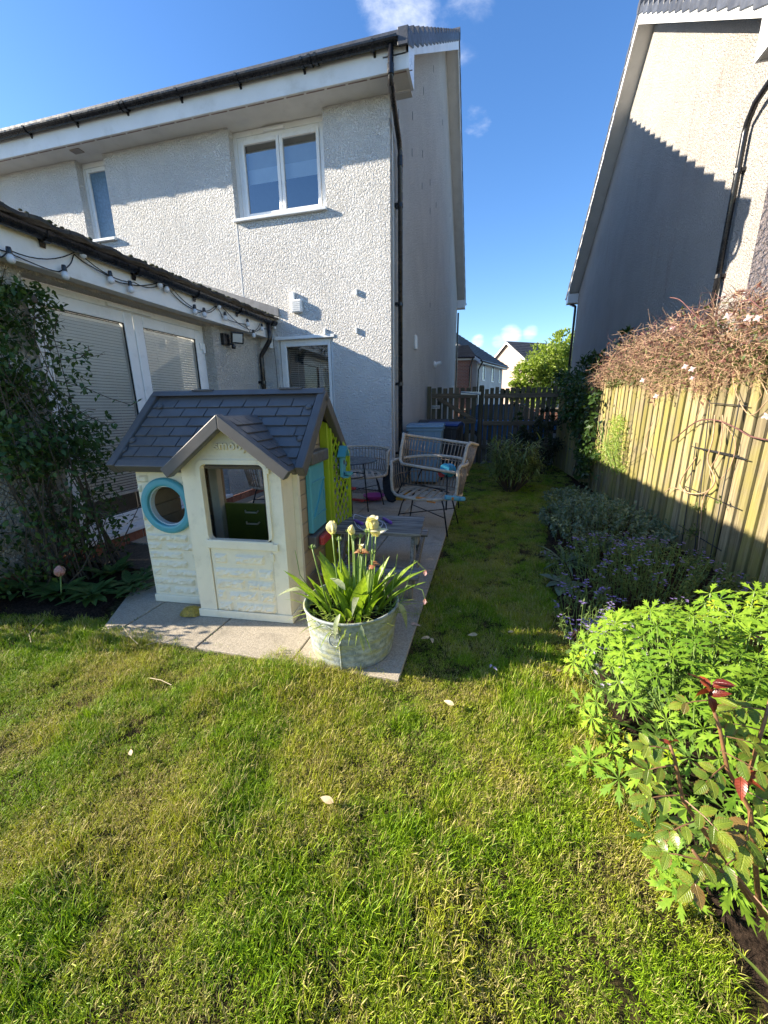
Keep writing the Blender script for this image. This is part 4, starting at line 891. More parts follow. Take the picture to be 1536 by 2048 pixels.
mb = MB(); mb.bb(.122, .541, .006, .034, .035, .52); door = pp('half_door', mb, MT['pcream'], bevel=.004)
mb = MB(); mb.bb(.110, .560, -.014, .0, .487, .545); pp('door_rail', mb, MT['pcream'], door, bevel=.007)
mb = MB(); mb.bb(.556, .59, -.016, .0, .49, .535); mb.bb(.545, .575, -.016, -.001, .965, 1.0); mb.bb(.53, .556, -.012, .002, .42, .47); pp('hinge', mb, MT['pcream'], door, bevel=.005)
drows = [(.045, [(.135, .235), (.255, .535)]), (.115, [(.135, .185), (.205, .40), (.42, .535)]), (.19, [(.135, .335), (.352, .535)]), (.265, [(.135, .415), (.432, .535)]), (.345, [(.135, .225)]), (.345, [(.27, .48)]), (.395, [(.135, .225)]), (.395, [(.27, .48)])]
drows = [(.050, [(.135, .235), (.255, .535)]), (.130, [(.135, .195), (.215, .415), (.435, .535)]), (.210, [(.135, .335), (.352, .535)]), (.290, [(.135, .415), (.432, .535)]), (.385, [(.140, .235), (.285, .488)])]
for k, (z, us) in enumerate(drows):
    for q, (a, b) in enumerate(us): stone(door, a, b, z, z+.066, .006, .020, 40+k*3+q*5.1)
# moulded word on the porch gable, same cream plastic
fc = bpy.data.curves.new('logo_curve', 'FONT'); fc.body = 'smoby'; fc.size = .078; fc.extrude = .009; fc.bevel_depth = .002; fc.align_x = 'CENTER'; fc.space_character = 1.05
fo = bpy.data.objects.new('tmp', fc); COL.objects.link(fo); dg = bpy.context.evaluated_depsgraph_get()
fm = bpy.data.meshes.new_from_object(fo.evaluated_get(dg)); bpy.data.objects.remove(fo); fm.materials.clear(); fm.materials.append(MT['pcream'])
lo = bpy.data.objects.new('raised_lettering', fm); COL.objects.link(lo); lo.parent = porch
lo.matrix_basis = Matrix.Translation((.345, -.001, 1.105)) @ Matrix.Rotation(R(90), 4, 'X')
mb = MB(); mb.bb(.06, .6, -.004, .0005, 1.062, 1.066); pp('moulding', mb, MT['pcream'], porch)
# side, back walls in planks
ROOF = lambda v: 1.02+(.45-abs(v-.5))*.42/.45+.0
def planks(u0, u1, hole=None):
    z = .0
    while z < 1.36:
        z1 = min(z+.098, 1.37); lo_, hi_ = .175, .885
        m_ = lambda zz: max(0, (zz-.985)/(.42/.45)) 
        a0, a1 = max(lo_, .05+m_(z)), min(hi_, .95-m_(z)); b0, b1 = max(lo_, .05+m_(z1)), min(hi_, .95-m_(z1))
        if b1 <= b0+.02: break
        mb = MB(); segs = [(0, 1)]
        if hole and hole[2] < (z+z1)/2 < hole[3]:
            for (c0, c1) in ((lo_, hole[0]), (hole[1], hi_)): 
                mb = MB(); mb.bb(u0, u1, c0, c1, z+.003, z1); pp('plank', mb, MT['pbrown'], bevel=.006)
        else:
            mb.ext([(u0, a0, z+.003), (u0, a1, z+.003), (u0, b1, z1), (u0, b0, z1)], (u1-u0, 0, 0)); pp('plank', mb, MT['pbrown'], bevel=.006)
        z = z1
planks(.632, .662); planks(-.45, -.42, (.50, .74, .54, .98))
mb = MB(); mb.bb(.632, .668, .168, .205, .0, 1.0); pp('corner_post', mb, MT['pcream']); mb = MB(); mb.bb(-.455, -.43, .1755, .20, .0, 1.0); pp('corner_post', mb, MT['pcream'])
mb = MB(); mb.bb(-.419, -.285, .86, .89, 0, 1.0); mb.bb(.08, .631, .86, .89, 0, 1.0); mb.bb(-.2849, .0799, .86, .89, .95, 1.0); pp('back_wall', mb, MT['pbrown'], bevel=.004)
mb = MB(); mb.bb(-.36, -.285, .79, .859, 0, 1.0); pp('inner_post', mb, MT['pcream'], bevel=.008)
mb = MB(); mb.bb(-.284, .079, .855, .885, .02, .56); bd = pp('back_half_door', mb, M_plain('olive_plastic', (.16, .19, .02), .5, .08), bevel=.008)
for (u, z) in ((-.04, .50), (-.04, .40)):
    mb = MB(); mb.tube([(u-.06, .856, z), (u-.05, .836, z-.012), (u+.05, .836, z-.012), (u+.06, .856, z)], .008, 8); pp('handle', mb, MT['pcream'], bd, smooth=True)
mb = MB(); mb.bb(-.42, -.395, .56, .73, .50, .98); pp('inner_shutter', mb, MT['pturq'], bevel=.01)
mb = MB(); mb.bb(-.419, -.34, .45, .76, .44, .48); pp('inner_sill', mb, MT['ptrim'], bevel=.012)
mb = MB(); mb.bb(-.45, .66, .14, .89, .0, .012); pp('floor', mb, MT['ptrim'])
# window set into the right wall
mb = MB(); mb.bb(.663, .70, .315, .60, .50, .965); sh = pp('shutter', mb, MT['pturq'], bevel=.008)
mb = MB(); mb.bb(.7001, .707, .33, .585, .84, .852); mb.bb(.7001, .707, .33, .585, .60, .612); mb.beam((.7035, .345, .615), (.7035, .57, .84), .005, .012, (1, 0, 0)); mb.bb(.7001, .706, .56, .58, .68, .76); pp('shutter_rib', mb, MT['pturq'], sh)
mb = MB(); mb.bb(.662, .735, .29, .625, .972, 1.055); pp('lintel', mb, MT['ptrim'], bevel=.012)
mb = MB(); mb.bb(.662, .725, .29, .63, .395, .492); pp('window_box', mb, MT['ptrim'], bevel=.012)
mb = MB(); mb.bb(.7255, .765, .335, .625, .41, .482); pp('flower_box', mb, MT['pred'], bevel=.014)
# lime trellis screen
tr_ = MB(); tr_.ext([(.6625, .64, .02), (.725, .64, .02), (.725, .64, 1.225), (.6625, .64, 1.25)], (0, .03, 0)); tl = pp('trellis_post', tr_, MT['plime'], bevel=.006)
LQ = lambda v: .726+(v-.67)*.24      # the lattice leaf stands slightly open
mb = MB(); topz = lambda v: 1.20-(v-.69)*.80
mb.beam((LQ(.945), .945, .05), (LQ(.945), .945, topz(.945)-.0), .026, .024, (1, 0, 0)); mb.beam((LQ(.675), .675, 1.215), (LQ(.95), .95, topz(.95)-.01), .026, .026, (1, 0, 0)); mb.beam((LQ(.69), .69, .07), (LQ(.93), .93, .07), .026, .026, (1, 0, 0)); mb.beam((LQ(.684), .684, .05), (LQ(.684), .684, 1.19), .026, .024, (1, 0, 0)); pp('trellis_frame', mb, MT['plime'], tl, bevel=.003)
mb = MB()
def clipseg(v0, z0, v1, z1):
    pts = []
    N = 30
    for k in range(N+1):
        v = v0+(v1-v0)*k/N; zz = z0+(z1-z0)*k/N
        if .69 <= v <= .94 and .07 <= zz <= topz(v)-.015: pts.append((v, zz))
    return (pts[0], pts[-1]) if len(pts) > 1 else None
for k in range(-6, 20):
    z0 = .05+k*.095
    for (s, uo) in ((1.55, .004), (-1.55, -.004)):
        q = clipseg(.69, z0 if s > 0 else z0+.39, .94, (z0 if s > 0 else z0+.39)+s*.25)
        if q: mb.beam((LQ(q[0][0])+uo, q[0][0], q[0][1]), (LQ(q[1][0])+uo, q[1][0], q[1][1]), .017, .008, (1, 0, 0))
pp('lattice', mb, MT['plime'], tl, kind='stuff')
bh = MB(); bh.ext([(.78, .735, .82), (.78, .825, .82), (.78, .825, .985), (.78, .78, 1.03), (.78, .735, .985)][::1], (.022, 0, 0)); b_ = pp('bird_box', bh, MT['pturq'], bevel=.003)
mb = MB(); mb.beam((.80, .715, .975), (.80, .785, 1.05), .06, .014, (0, -.7, .7)); mb.beam((.80, .845, .975), (.80, .775, 1.05), .06, .014, (0, .7, .7)); pp('bird_box_roof', mb, MT['pturq'], b_)
mb = MB(); mb.lathe([(.030, 0), (.034, .02), (.026, .02), (.024, .004), (0, .004)], (.835, .78, .835), 14); mb.bb(.802, .84, .735, .825, .815, .828); pp('feeder_tray', mb, MT['pturq'], b_)
mb = MB(); mb.lathe([(0, 0), (.018, 0), (.018, .003), (0, .003)], (.802, .78, .93), 14, Matrix.Rotation(R(90), 3, 'Y')); pp('entrance_hole', mb, MT['ptrim'], b_)
# main roof
SL = math.atan2(.42, .47); cs, sn = math.cos(SL), math.sin(SL)
def rp(u, s, h, back=False):
    """point on the main roof: s metres up-slope from the eave, h above the sheet"""
    v = .025+s*cs-h*sn; z = 1.0+s*sn+h*cs
    return (u, 1.0-v if back else v, z)
SLEN = .475/cs
def slab_on(mb, u0, u1, s0, s1, h0, h1, back=False, h1b=None):
    h1b = h1 if h1b is None else h1b
    a = [rp(u0, s0, h0, back), rp(u1, s0, h0, back), rp(u1, s1, h0, back), rp(u0, s1, h0, back)]; b = [rp(u0, s0, h1, back), rp(u1, s0, h1, back), rp(u1, s1, h1b, back), rp(u0, s1, h1b, back)]
    f = [(0, 3, 2, 1), (4, 5, 6, 7), (0, 1, 5, 4), (1, 2, 6, 5), (2, 3, 7, 6), (3, 0, 4, 7)]
    mb.add(a+b, [q[::-1] for q in f] if back else f)
U0, U1 = -.520, .780
for back in (False, True):
    mb = MB(); slab_on(mb, U0+.03, U1-.03, .0, SLEN, -.022, .0, back); rf = pp('roof_panel', mb, MT['proof'])
    mb = MB(); slab_on(mb, U0, U0+.055, -.02, SLEN+.005, -.055, .024, back); pp('verge_trim', mb, MT['proof'], rf, bevel=.007); mb = MB(); slab_on(mb, U1-.055, U1, -.02, SLEN+.005, -.055, .024, back); pp('verge_trim', mb, MT['proof'], rf, bevel=.007)
    mb = MB(); 
    if back: slab_on(mb, U0+.056, U1-.056, -.02, .035, -.045, .016, back); pp('eave_trim', mb, MT['proof'], rf, bevel=.007)
    else:
        for (ea, eb) in ((U0+.056, -.0), (.69, U1-.056)): mb = MB(); slab_on(mb, ea, eb, -.02, .035, -.045, .016); pp('eave_trim', mb, MT['proof'], rf, bevel=.007)
    if back: 
        for k in range(6):
            mb = MB(); slab_on(mb, U0+.06, U1-.06, .06+k*.092, .06+k*.092+.088, .0, .010, back, .003); pp('shingle_course', mb, MT['proof'], rf)
PZ = lambda u: 1.285-abs(u-.345)*(.285/.385)
for k in range(6):
    s0 = .068+k*.0885; off = .0 if k % 2 else .085; u = U0+.062-off
    while u < U1-.065:
        a, b = max(u, U0+.062), min(u+.168, U1-.062)
        um = (a+b)/2; z = 1.0+(s0+.04)*sn
        if b-a > .03 and not (PZ(um)+.01 > z and abs(um-.345) < .36 and PZ(a) > z-.02 and PZ(b) > z-.02):
            mb = MB(); slab_on(mb, a+.002, b-.002, s0, s0+.086, .0, .0115+random.uniform(-.001, .001), False, .0025); pp('shingle', mb, MT['proof'], ph, bevel=.002, seg=1)
        u += .171
mb = MB(); mb.ext([(U0+.01, .455, 1.425), (U0+.01, .5, 1.462), (U0+.01, .545, 1.425), (U0+.01, .5, 1.43)][::-1], (U1-U0-.02, 0, 0)); rc = pp('ridge_cap', mb, MT['proof'], bevel=.006)
for u in (-.2, .45):
    mb = MB(); mb.bb(u, u+.16, .485, .515, 1.455, 1.468); pp('ridge_clip', mb, MT['proof'], rc, bevel=.004)
for (u, s) in ((-.45, .20), (-.40, .52), (.70, .22), (.69, .50), (-.47, .12)):
    mb = MB(); q = Vector(rp(u, s, .014)); mb.lathe([(.0, .004), (.016, .004), (.018, 0), (.020, .004), (.024, 0)], q, 14, Matrix.Rotation(SL, 3, 'X')); pp('screw_cap', mb, MT['proof'])
# porch roof
HW, RZ, EZP, VF = .385, 1.295, 1.0, -.10
sv = lambda z: .025+(z-1.0)*cs/sn
for s in (-1, 1):
    e = .345+s*HW; mb = MB()
    A = [(.345, VF, RZ), (e, VF, EZP), (e, sv(EZP)+.0, EZP), (.345, sv(RZ), RZ)]
    nrm = Vector((s*(RZ-EZP), 0, HW)).normalized(); B = [Vector(q)-nrm*.022 for q in A]
    f = [(0, 1, 2, 3), (7, 6, 5, 4), (0, 4, 5, 1), (1, 5, 6, 2), (2, 6, 7, 3), (3, 7, 4, 0)]
    mb.add([*map(Vector, A), *B], [q if s < 0 else q[::-1] for q in f]); pr_ = pp('porch_roof', mb, MT['ptrim'])
    # front verge board
    mb = MB(); q0 = Vector((.345-s*.0, VF-.012, RZ+.012)); q1 = Vector((e+s*.012, VF-.012, EZP+.0))
    mb.ext([q0, q1, q1-nrm*.065, q0-Vector((0, 0, .08))][::(1 if s > 0 else -1)], (0, .06, 0)); pp('porch_verge', mb, MT['ptrim'], pr_, bevel=.005)
    # shingles on the slope
    for r_ in range(6):
        t0 = .06+r_*.15; t1 = t0+.145; ua, ub = .345+s*HW*(1-t0), .345+s*HW*(1-t1); za, zb = EZP+(RZ-EZP)*t0, EZP+(RZ-EZP)*t1
        va, vb = VF+.055, sv(za)-.02
        v = va-(.06 if r_ % 2 else 0)
        while v < vb-.02:
            c0, c1 = max(v, va), min(v+.13, vb); 
            if c1-c0 > .02:
                mb = MB(); P4 = [(ua, c0+.0015, za), (ua, c1-.0015, za), (ub, c1-.0015+(.0 if c1 < vb else .0), zb), (ub, c0+.0015, zb)]
                up = [Vector(P4[0])+nrm*.011, Vector(P4[1])+nrm*.011, Vector(P4[2])+nrm*.002, Vector(P4[3])+nrm*.002]; dn = [Vector(q)-nrm*.001 for q in P4]
                mb.add(up+dn, [q if s > 0 else q[::-1] for q in f]); pp('shingle', mb, MT['ptrim'], pr_)
            v += .132

# ================================================================ yellow mat crumple and dead leaf at the door
yl = MB(); c = at(385, 1225, 2, .02); n = 16; vs = [(c.x, c.y, .065)]
for k, rr in enumerate((.03, .06, .085)):
    for j in range(n):
        a = 2*math.pi*j/n; r_ = rr*(1+.18*noise.noise(Vector((math.cos(a)*1.7, math.sin(a)*1.7, k*.4)))); z = (.062, .045, .018)[k]+.014*noise.noise(Vector((math.cos(a)*3, math.sin(a)*3, 4+k*2)))
        vs.append((c.x+r_*math.cos(a), c.y+.75*r_*math.sin(a), max(.017, z)))
fs = [(0, 1+j, 1+(j+1) % n) for j in range(n)]
for k in range(2):
    for j in range(n): a, b = 1+k*n+j, 1+k*n+(j+1) % n; fs.append((a, a+n, b+n, b))
yl.add(vs, fs)
single('wet_cloth', yl, M_plain('yellow_cloth', (.36, .25, .03), .5, .3, 40, bump=1, bscale=90), 'crumpled dirty yellow cloth on the paving by the playhouse step', 'cloth', (c.x, c.y, .016), smooth=True)

# ================================================================ galvanised tub with tulips
m, nt = mat_new('weathered_zinc'); t = NT(nt); pos = t.n('ShaderNodeNewGeometry').outputs['Position']
cz = t.mix(t.rng(t.noise(pos, 26, 6, .7), .35, .65), (.20, .235, .24), (.40, .43, .41)); cz = t.mix(t.rng(t.noise(t.map(pos, (8, 8, 26)), 1, 5, .6), .45, .65, 0, .75), cz, (.34, .34, .14))
cz = t.mix(t.rng(t.noise(pos, 90, 4, .7), .58, .7, 0, .8), cz, (.12, .135, .13))
p = t.n('ShaderNodeBsdfPrincipled'); t.l(cz, p.inputs['Base Color']); p.inputs['Metallic'].default_value = .15; p.inputs['Roughness'].default_value = .62; t.l(t.bump(t.noise(pos, 70, 4), .25), p.inputs['Normal']); t.out(p.outputs[0]); MT['zinc'] = m
TC = Vector((-.685, 1.895, .016)); tub = thing('planter_tub', 'round galvanised metal tub planted with cream tulips on the patio corner', 'planter', TC)
prof = [(.0, .002), (.222, .002), (.226, .0)]; 
for k in range(29):
    z = .004+k*.0095; r0 = .226+.032*z/.28
    prof.append((r0+(.0035 if k % 4 == 2 else 0), z))
prof += [(.258, .272), (.266, .278), (.268, .285), (.264, .291), (.256, .290), (.252, .28), (.25, .22), (0.0, .215)]
mb = MB(); mb.lathe(prof, TC, 64); part('tub_wall', mb, MT['zinc'], tub, smooth=True)
mb = MB(); sa = math.atan2(at(681, 1300, 1, 1.66).y-TC.y, at(681, 1300, 1, 1.66).x-TC.x)
mb.tube([(TC.x+(.229+.032*z/.28)*math.cos(sa), TC.y+(.229+.032*z/.28)*math.sin(sa), TC.z+z) for z in np.linspace(0, .275, 8)], .0045, 6); part('seam', mb, MT['zinc'], tub)
mb = MB(); c, s = math.cos(sa-.05), math.sin(sa-.05); hc = Vector((TC.x+.268*c, TC.y+.268*s, TC.z+.235)); tdir = Vector((-s, c, 0))
mb.tube([hc+tdir*.032*math.cos(a)+Vector((0, 0, -.03+.034*math.sin(a)))+Vector((c, s, 0))*(.006-.010*math.sin(a)) for a in np.linspace(0, 2*math.pi, 24, endpoint=False)], .0045, 6, True); hd = part('ring_handle', mb, MT['zinc'], tub, smooth=True)
mb = MB(); mb.tube([hc+tdir*-.02+Vector((0, 0, .005)), hc+tdir*.02+Vector((0, 0, .005))], .009, 8); part('handle_lug', mb, MT['zinc'], hd)
mb = MB(); n = 22; vs = [(TC.x+rr*math.cos(2*math.pi*j/n), TC.y+rr*math.sin(2*math.pi*j/n), TC.z+.225+.012*noise.noise(Vector((rr*20, j, 0)))) for rr in (.03, .09, .15, .20, .25) for j in range(n)]
mb.add(vs, [(k*n+j, k*n+(j+1) % n, (k+1)*n+(j+1) % n, (k+1)*n+j) for k in range(4) for j in range(n)]+[tuple(range(n))]); part('soil', mb, MT['soil'], tub, smooth=True)
MT['lf_tulip'] = M_leaf('tulip_leaf', (.13, .23, .025), (.27, .38, .045), .38, .4, vein=9)
MT['lf_grey'] = M_leaf('faded_leaf', (.25, .30, .17), (.38, .40, .24), .3)
MT['stemg'] = M_plain('tulip_stem', (.17, .26, .06), .5, .15, 20)
MT['pet_cream'] = M_leaf('cream_petal', (.82, .71, .46), (.88, .80, .62), .35, .5)
MT['pet_pink'] = M_leaf('pink_petal', (.70, .36, .36), (.85, .60, .55), .4, .5)
MT['pet_dry'] = M_leaf('dried_petal', (.42, .16, .07), (.55, .30, .16), .3, .6)
def petal_vf(L=1.0, W=.75, cup=.35, curl=.0, n=4):
    vs, fs = [], []
    for i in range(n+1):
        s = i/n; wv = W/2*math.sin(math.pi*(.12+.80*s))**.8 if i < n else W*.12
        y = cup*math.sin(s*math.pi*.9)+curl*s*s
        vs += [(-wv, -y+.28*wv, L*s), (0, -y, L*s), (wv, -y+.28*wv, L*s)]
    for i in range(n): a = i*3; b = a+3; fs += [(a, a+1, b+1, b), (a+1, a+2, b+2, b+1)]
    return vs, fs
def tulip(parent, base, head, petals, mat, size, opn=0.0, drop=None):
    base, head = Vector(base), Vector(head); mid = (base+head)/2+Vector((random.uniform(-.02, .02), random.uniform(-.02, .02), 0))
    mb = MB(); mb.tube([base, base.lerp(mid, .6), mid.lerp(head, .5), head], [.005, .0045, .004, .004], 7); st = part('tulip_stem', mb, MT['stemg'], parent, smooth=True)
    if petals:
        mb = MB()
        for k in range(petals):
            a = 2*math.pi*k/petals+(.5 if k % 2 else 0); M_ = Matrix.Translation(head) @ Matrix.Rotation(a, 4, 'Z') @ Matrix.Rotation(-opn*(1+.3*random.uniform(-1, 1)), 4, 'X')
            mb.shape(petal_vf(1, .8, .34, 0), M_ @ Matrix.Scale(size*random.uniform(.9, 1.1), 4))
        part('bloom', mb, mat, st, smooth=True)
    else:
        mb = MB(); mb.tube([head, head+Vector((0, 0, .018)), head+Vector((0, 0, .026))], [.004, .006, .004], 6)
        for k in range(5):
            a = 2*math.pi*k/5; d = Vector((math.cos(a), math.sin(a), .6)); mb.tube([head+Vector((0, 0, .005)), head+d*.012, head+d*.018+Vector((0, 0, .008))], [.0025, .0025, .0015], 5)
        part('seed_head', mb, MT['stemg'], st)
def tb(): 
    a = random.uniform(0, 2*math.pi); r_ = random.uniform(.02, .17); return (TC.x+r_*math.cos(a), TC.y+r_*math.sin(a), TC.z+.22)
def hd_(px, py, y): return at(px, py, 1, y)
for (px, py, y, n, mt, sz, op) in ((665, 1068, 1.86, 6, 'pet_cream', .072, -.02), (704, 1070, 1.93, 5, 'pet_cream', .055, .15), (745, 1064, 1.90, 7, 'pet_cream', .090, .38), (752, 1072, 1.88, 4, 'pet_cream', .068, 1.2), (725, 1106, 1.84, 5, 'pet_dry', .042, 1.4), (722, 1098, 1.84, 4, 'pet_cream', .03, .6), (747, 1128, 1.86, 4, 'pet_dry', .042, 2.1)):
    h = hd_(px, py, y); b = Vector((TC.x*.35+h.x*.65, TC.y*.5+h.y*.5, TC.z+.22)); tulip(tub, b, h, n, MT[mt], sz, op)
for (px, py, y) in ((625, 1098, 1.80), (678, 1082, 1.95), (698, 1066, 1.94), (721, 1076, 1.93), (733, 1066, 1.97), (739, 1066, 1.85), (707, 1078, 1.9), (745, 1108, 1.84)):
    h = hd_(px, py, y); b = Vector((TC.x*.35+h.x*.65, TC.y*.5+h.y*.5, TC.z+.22)); tulip(tub, b, h, 0, None, 0)
# broad tulip leaves
tlf = MB(); tlf.add(*leaf_vf(1, .22, 5, .45, .22, .7)); tl_me = [tlf.mesh('tulip_leaf', MT['lf_tulip'], True)]
for (W_, cu) in ((.32, .08), (.20, .45)):
    q = MB(); q.add(*leaf_vf(1, W_, 5, .5, cu, .65)); tl_me.append(q.mesh('tulip_leaf', MT['lf_tulip'], True))
for k in range(48):
    a = random.uniform(0, 2*math.pi); r_ = random.uniform(.01, .2); b = Vector((TC.x+r_*math.cos(a), TC.y+r_*math.sin(a), TC.z+.215))
    lean = random.uniform(.04, .40)*(r_/.12+.3); d = Vector((math.cos(a)*lean, math.sin(a)*lean, 1.0)); inst('tulip_leaf', random.choice(tl_me), tub, along(b, d, Vector((-math.cos(a), -math.sin(a), .2)), random.uniform(.14, .34)))
gl = MB(); gl.add(*leaf_vf(1, .24, 5, .25, .75, .7)); gl_me = gl.mesh('faded_leaf', MT['lf_grey'], True)
for (px, py, y, dx, dy, s) in ((680, 1228, 1.64, -.25, -.5, .12), (715, 1195, 1.70, .05, -.4, .13), (690, 1180, 1.76, -.3, .2, .15), (795, 1205, 1.85, .5, -.1, .15), (604, 1180, 1.85, -.8, -.2, .13), (722, 1250, 1.63, .15, -.4, .12)):
    inst('faded_leaf', gl_me, tub, along(at(px, py, 1, y), (dx, dy, .25 if py < 1200 else -.5), (0, -.3, 1), s), label='limp grey-green leaf drooping over the rim')
# fine weeds and grassy blades in the tub
mb = MB(); lf = leaf_vf(1, .06, 3, .1, .6)
for k in range(130):
    a = random.uniform(0, 2*math.pi); r_ = random.uniform(.05, .25); b = (TC.x+r_*math.cos(a), TC.y+r_*math.sin(a), TC.z+.23); d = Vector((math.cos(a)*random.uniform(.1, 1.2), math.sin(a)*random.uniform(.1, 1.2), random.uniform(.1, 1)))
    mb.shape(lf, along(b, d, (0, 0, 1), random.uniform(.05, .17)))
lf2 = leaf_vf(1, .5, 2, .1, .2)
for k in range(260):
    a = random.uniform(0, 2*math.pi); r_ = random.uniform(.08, .255); b = Vector((TC.x+r_*math.cos(a), TC.y+r_*math.sin(a), TC.z+random.uniform(.23, .275))); mb.shape(lf2, along(b, rnd_dir(.3), (0, 0, 1), random.uniform(.015, .035)))
part('weeds', mb, MT['lf_bright'], tub, kind='stuff')
# thin wiry flower stems leaning out
for (pts, mt) in (([(770, 1180), (815, 1170), (845, 1180), (850, 1198)], 'pet_pink'), ([(790, 1190), (830, 1120), (838, 1128), (851, 1141)], 'pet_pink'), ([(640, 1180), (600, 1150), (592, 1110), (590, 1100)], None), ([(768, 1190), (768, 1150), (767, 1110)], None), ([(775, 1190), (790, 1140), (795, 1108)], None)):
    q = [at(px, py, 1, 1.87) for px, py in pts]; q[0] = Vector((q[0].x, 1.9, TC.z+.22)); mb = MB(); mb.tube(q, [.0022]*(len(q)-1)+[.0012], 5); st = part('wiry_stem', mb, MT['stemg'], tub)
    if mt:
        mb = MB()
        for k in range(3): mb.shape(petal_vf(1, .6, .2), Matrix.Translation(q[-1]) @ Matrix.Rotation(k*2, 4, 'Z') @ Matrix.Rotation(R(140), 4, 'X') @ Matrix.Scale(.028, 4))
        part('bloom', mb, MT[mt], st)

# ================================================================ children's picnic table
MT['greywood'] = M_wood('silvered_wood', (.05, .042, .034), (.36, .33, .285), axis=0, bump=1.0, rnd=.15, grain=45)
MT['greywood_z'] = M_wood('silvered_leg_wood', (.07, .06, .05), (.30, .28, .25), axis=2, bump=.9, rnd=.15, moss=(.25, .22, .14), moss_amt=.4, grain=85)
pt = thing('picnic_table', "child's weathered grey wooden picnic table with benches behind the tulip tub", 'picnic table', (-.76, 2.86, .016), R(4.5))
for k in range(3):
    mb = MB(); mb.bb(-.325, .325, -.235+k*.158, -.085+k*.158, .425, .452); part('table_board', mb, MT['greywood'], pt, world=False, bevel=.005)
mb = MB(); mb.lathe([(.03, -.03), (.03, -.002), (.02, 0)], (0, 0, .425), 12, None, True); mb.bb(-.10, .10, -.03, .03, .395, .424); part('parasol_socket', mb, MT['blackpl'], pt, world=False)
for s in (-1, 1):
    for k in range(2):
        mb = MB(); y0 = s*.46+(k-.5)*.088; mb.bb(-.34, .34, y0-.042, y0+.042, .225, .250); part('bench_board', mb, MT['greywood'], pt, world=False, bevel=.005)
for x in (-.265, .265):
    for s in (-1, 1):
        mb = MB(); mb.beam((x, s*.13, .424), (x, s*.36, .0), .03, .065, (0, 1, 0)); part('leg', mb, MT['greywood_z'], pt, world=False, bevel=.005)
    mb = MB(); mb.bb(x+.0155, x+.043, -.52, .52, .163, .224); part('bench_bearer', mb, MT['greywood_z'], pt, world=False, bevel=.005)
    mb = MB(); mb.bb(x+.0155, x+.043, -.22, .22, .362, .424); part('table_bearer', mb, MT['greywood_z'], pt, world=False, bevel=.005)
# skipping rope
rope = thing('skipping_rope', 'white skipping rope with purple handles lying on the grey picnic table', 'skipping rope', (-.8, 2.9, .47))
pts = [at(px, py, 2, .474) for px, py in ((716, 1050), (728, 1062), (745, 1064), (760, 1056), (765, 1046), (752, 1040), (730, 1035), (710, 1030), (708, 1040), (716, 1055), (735, 1062), (752, 1068), (772, 1062), (768, 1045), (750, 1038))]
cv = []
for i in range(len(pts)-1):
    a, b, c, d = pts[max(i-1, 0)], pts[i], pts[i+1], pts[min(i+2, len(pts)-1)]
    for k in range(6):
        s = k/6; cv.append(.5*((2*b)+(-a+c)*s+(2*a-5*b+4*c-d)*s*s+(-a+3*b-3*c+d)*s**3)+Vector((0, 0, .004*((i*6+k) % 11)/11)))
mb = MB(); mb.tube(cv, .0035, 6); part('rope', mb, M_plain('white_cord', (.62, .6, .66), .5, .05), rope, smooth=True)
MT['purple'] = M_plain('purple_plastic', (.16, .05, .33), .4, .05)
for (a, b) in (((708, 1040), (726, 1048)), ((766, 1036), (783, 1046))):
    q0, q1 = at(*a, 2, .480), at(*b, 2, .480); mb = MB(); mb.tube([q0, q0.lerp(q1, .15), q0.lerp(q1, .9), q1], [.008, .013, .014, .009], 10); part('handle', mb, MT['purple'], rope, smooth=True)

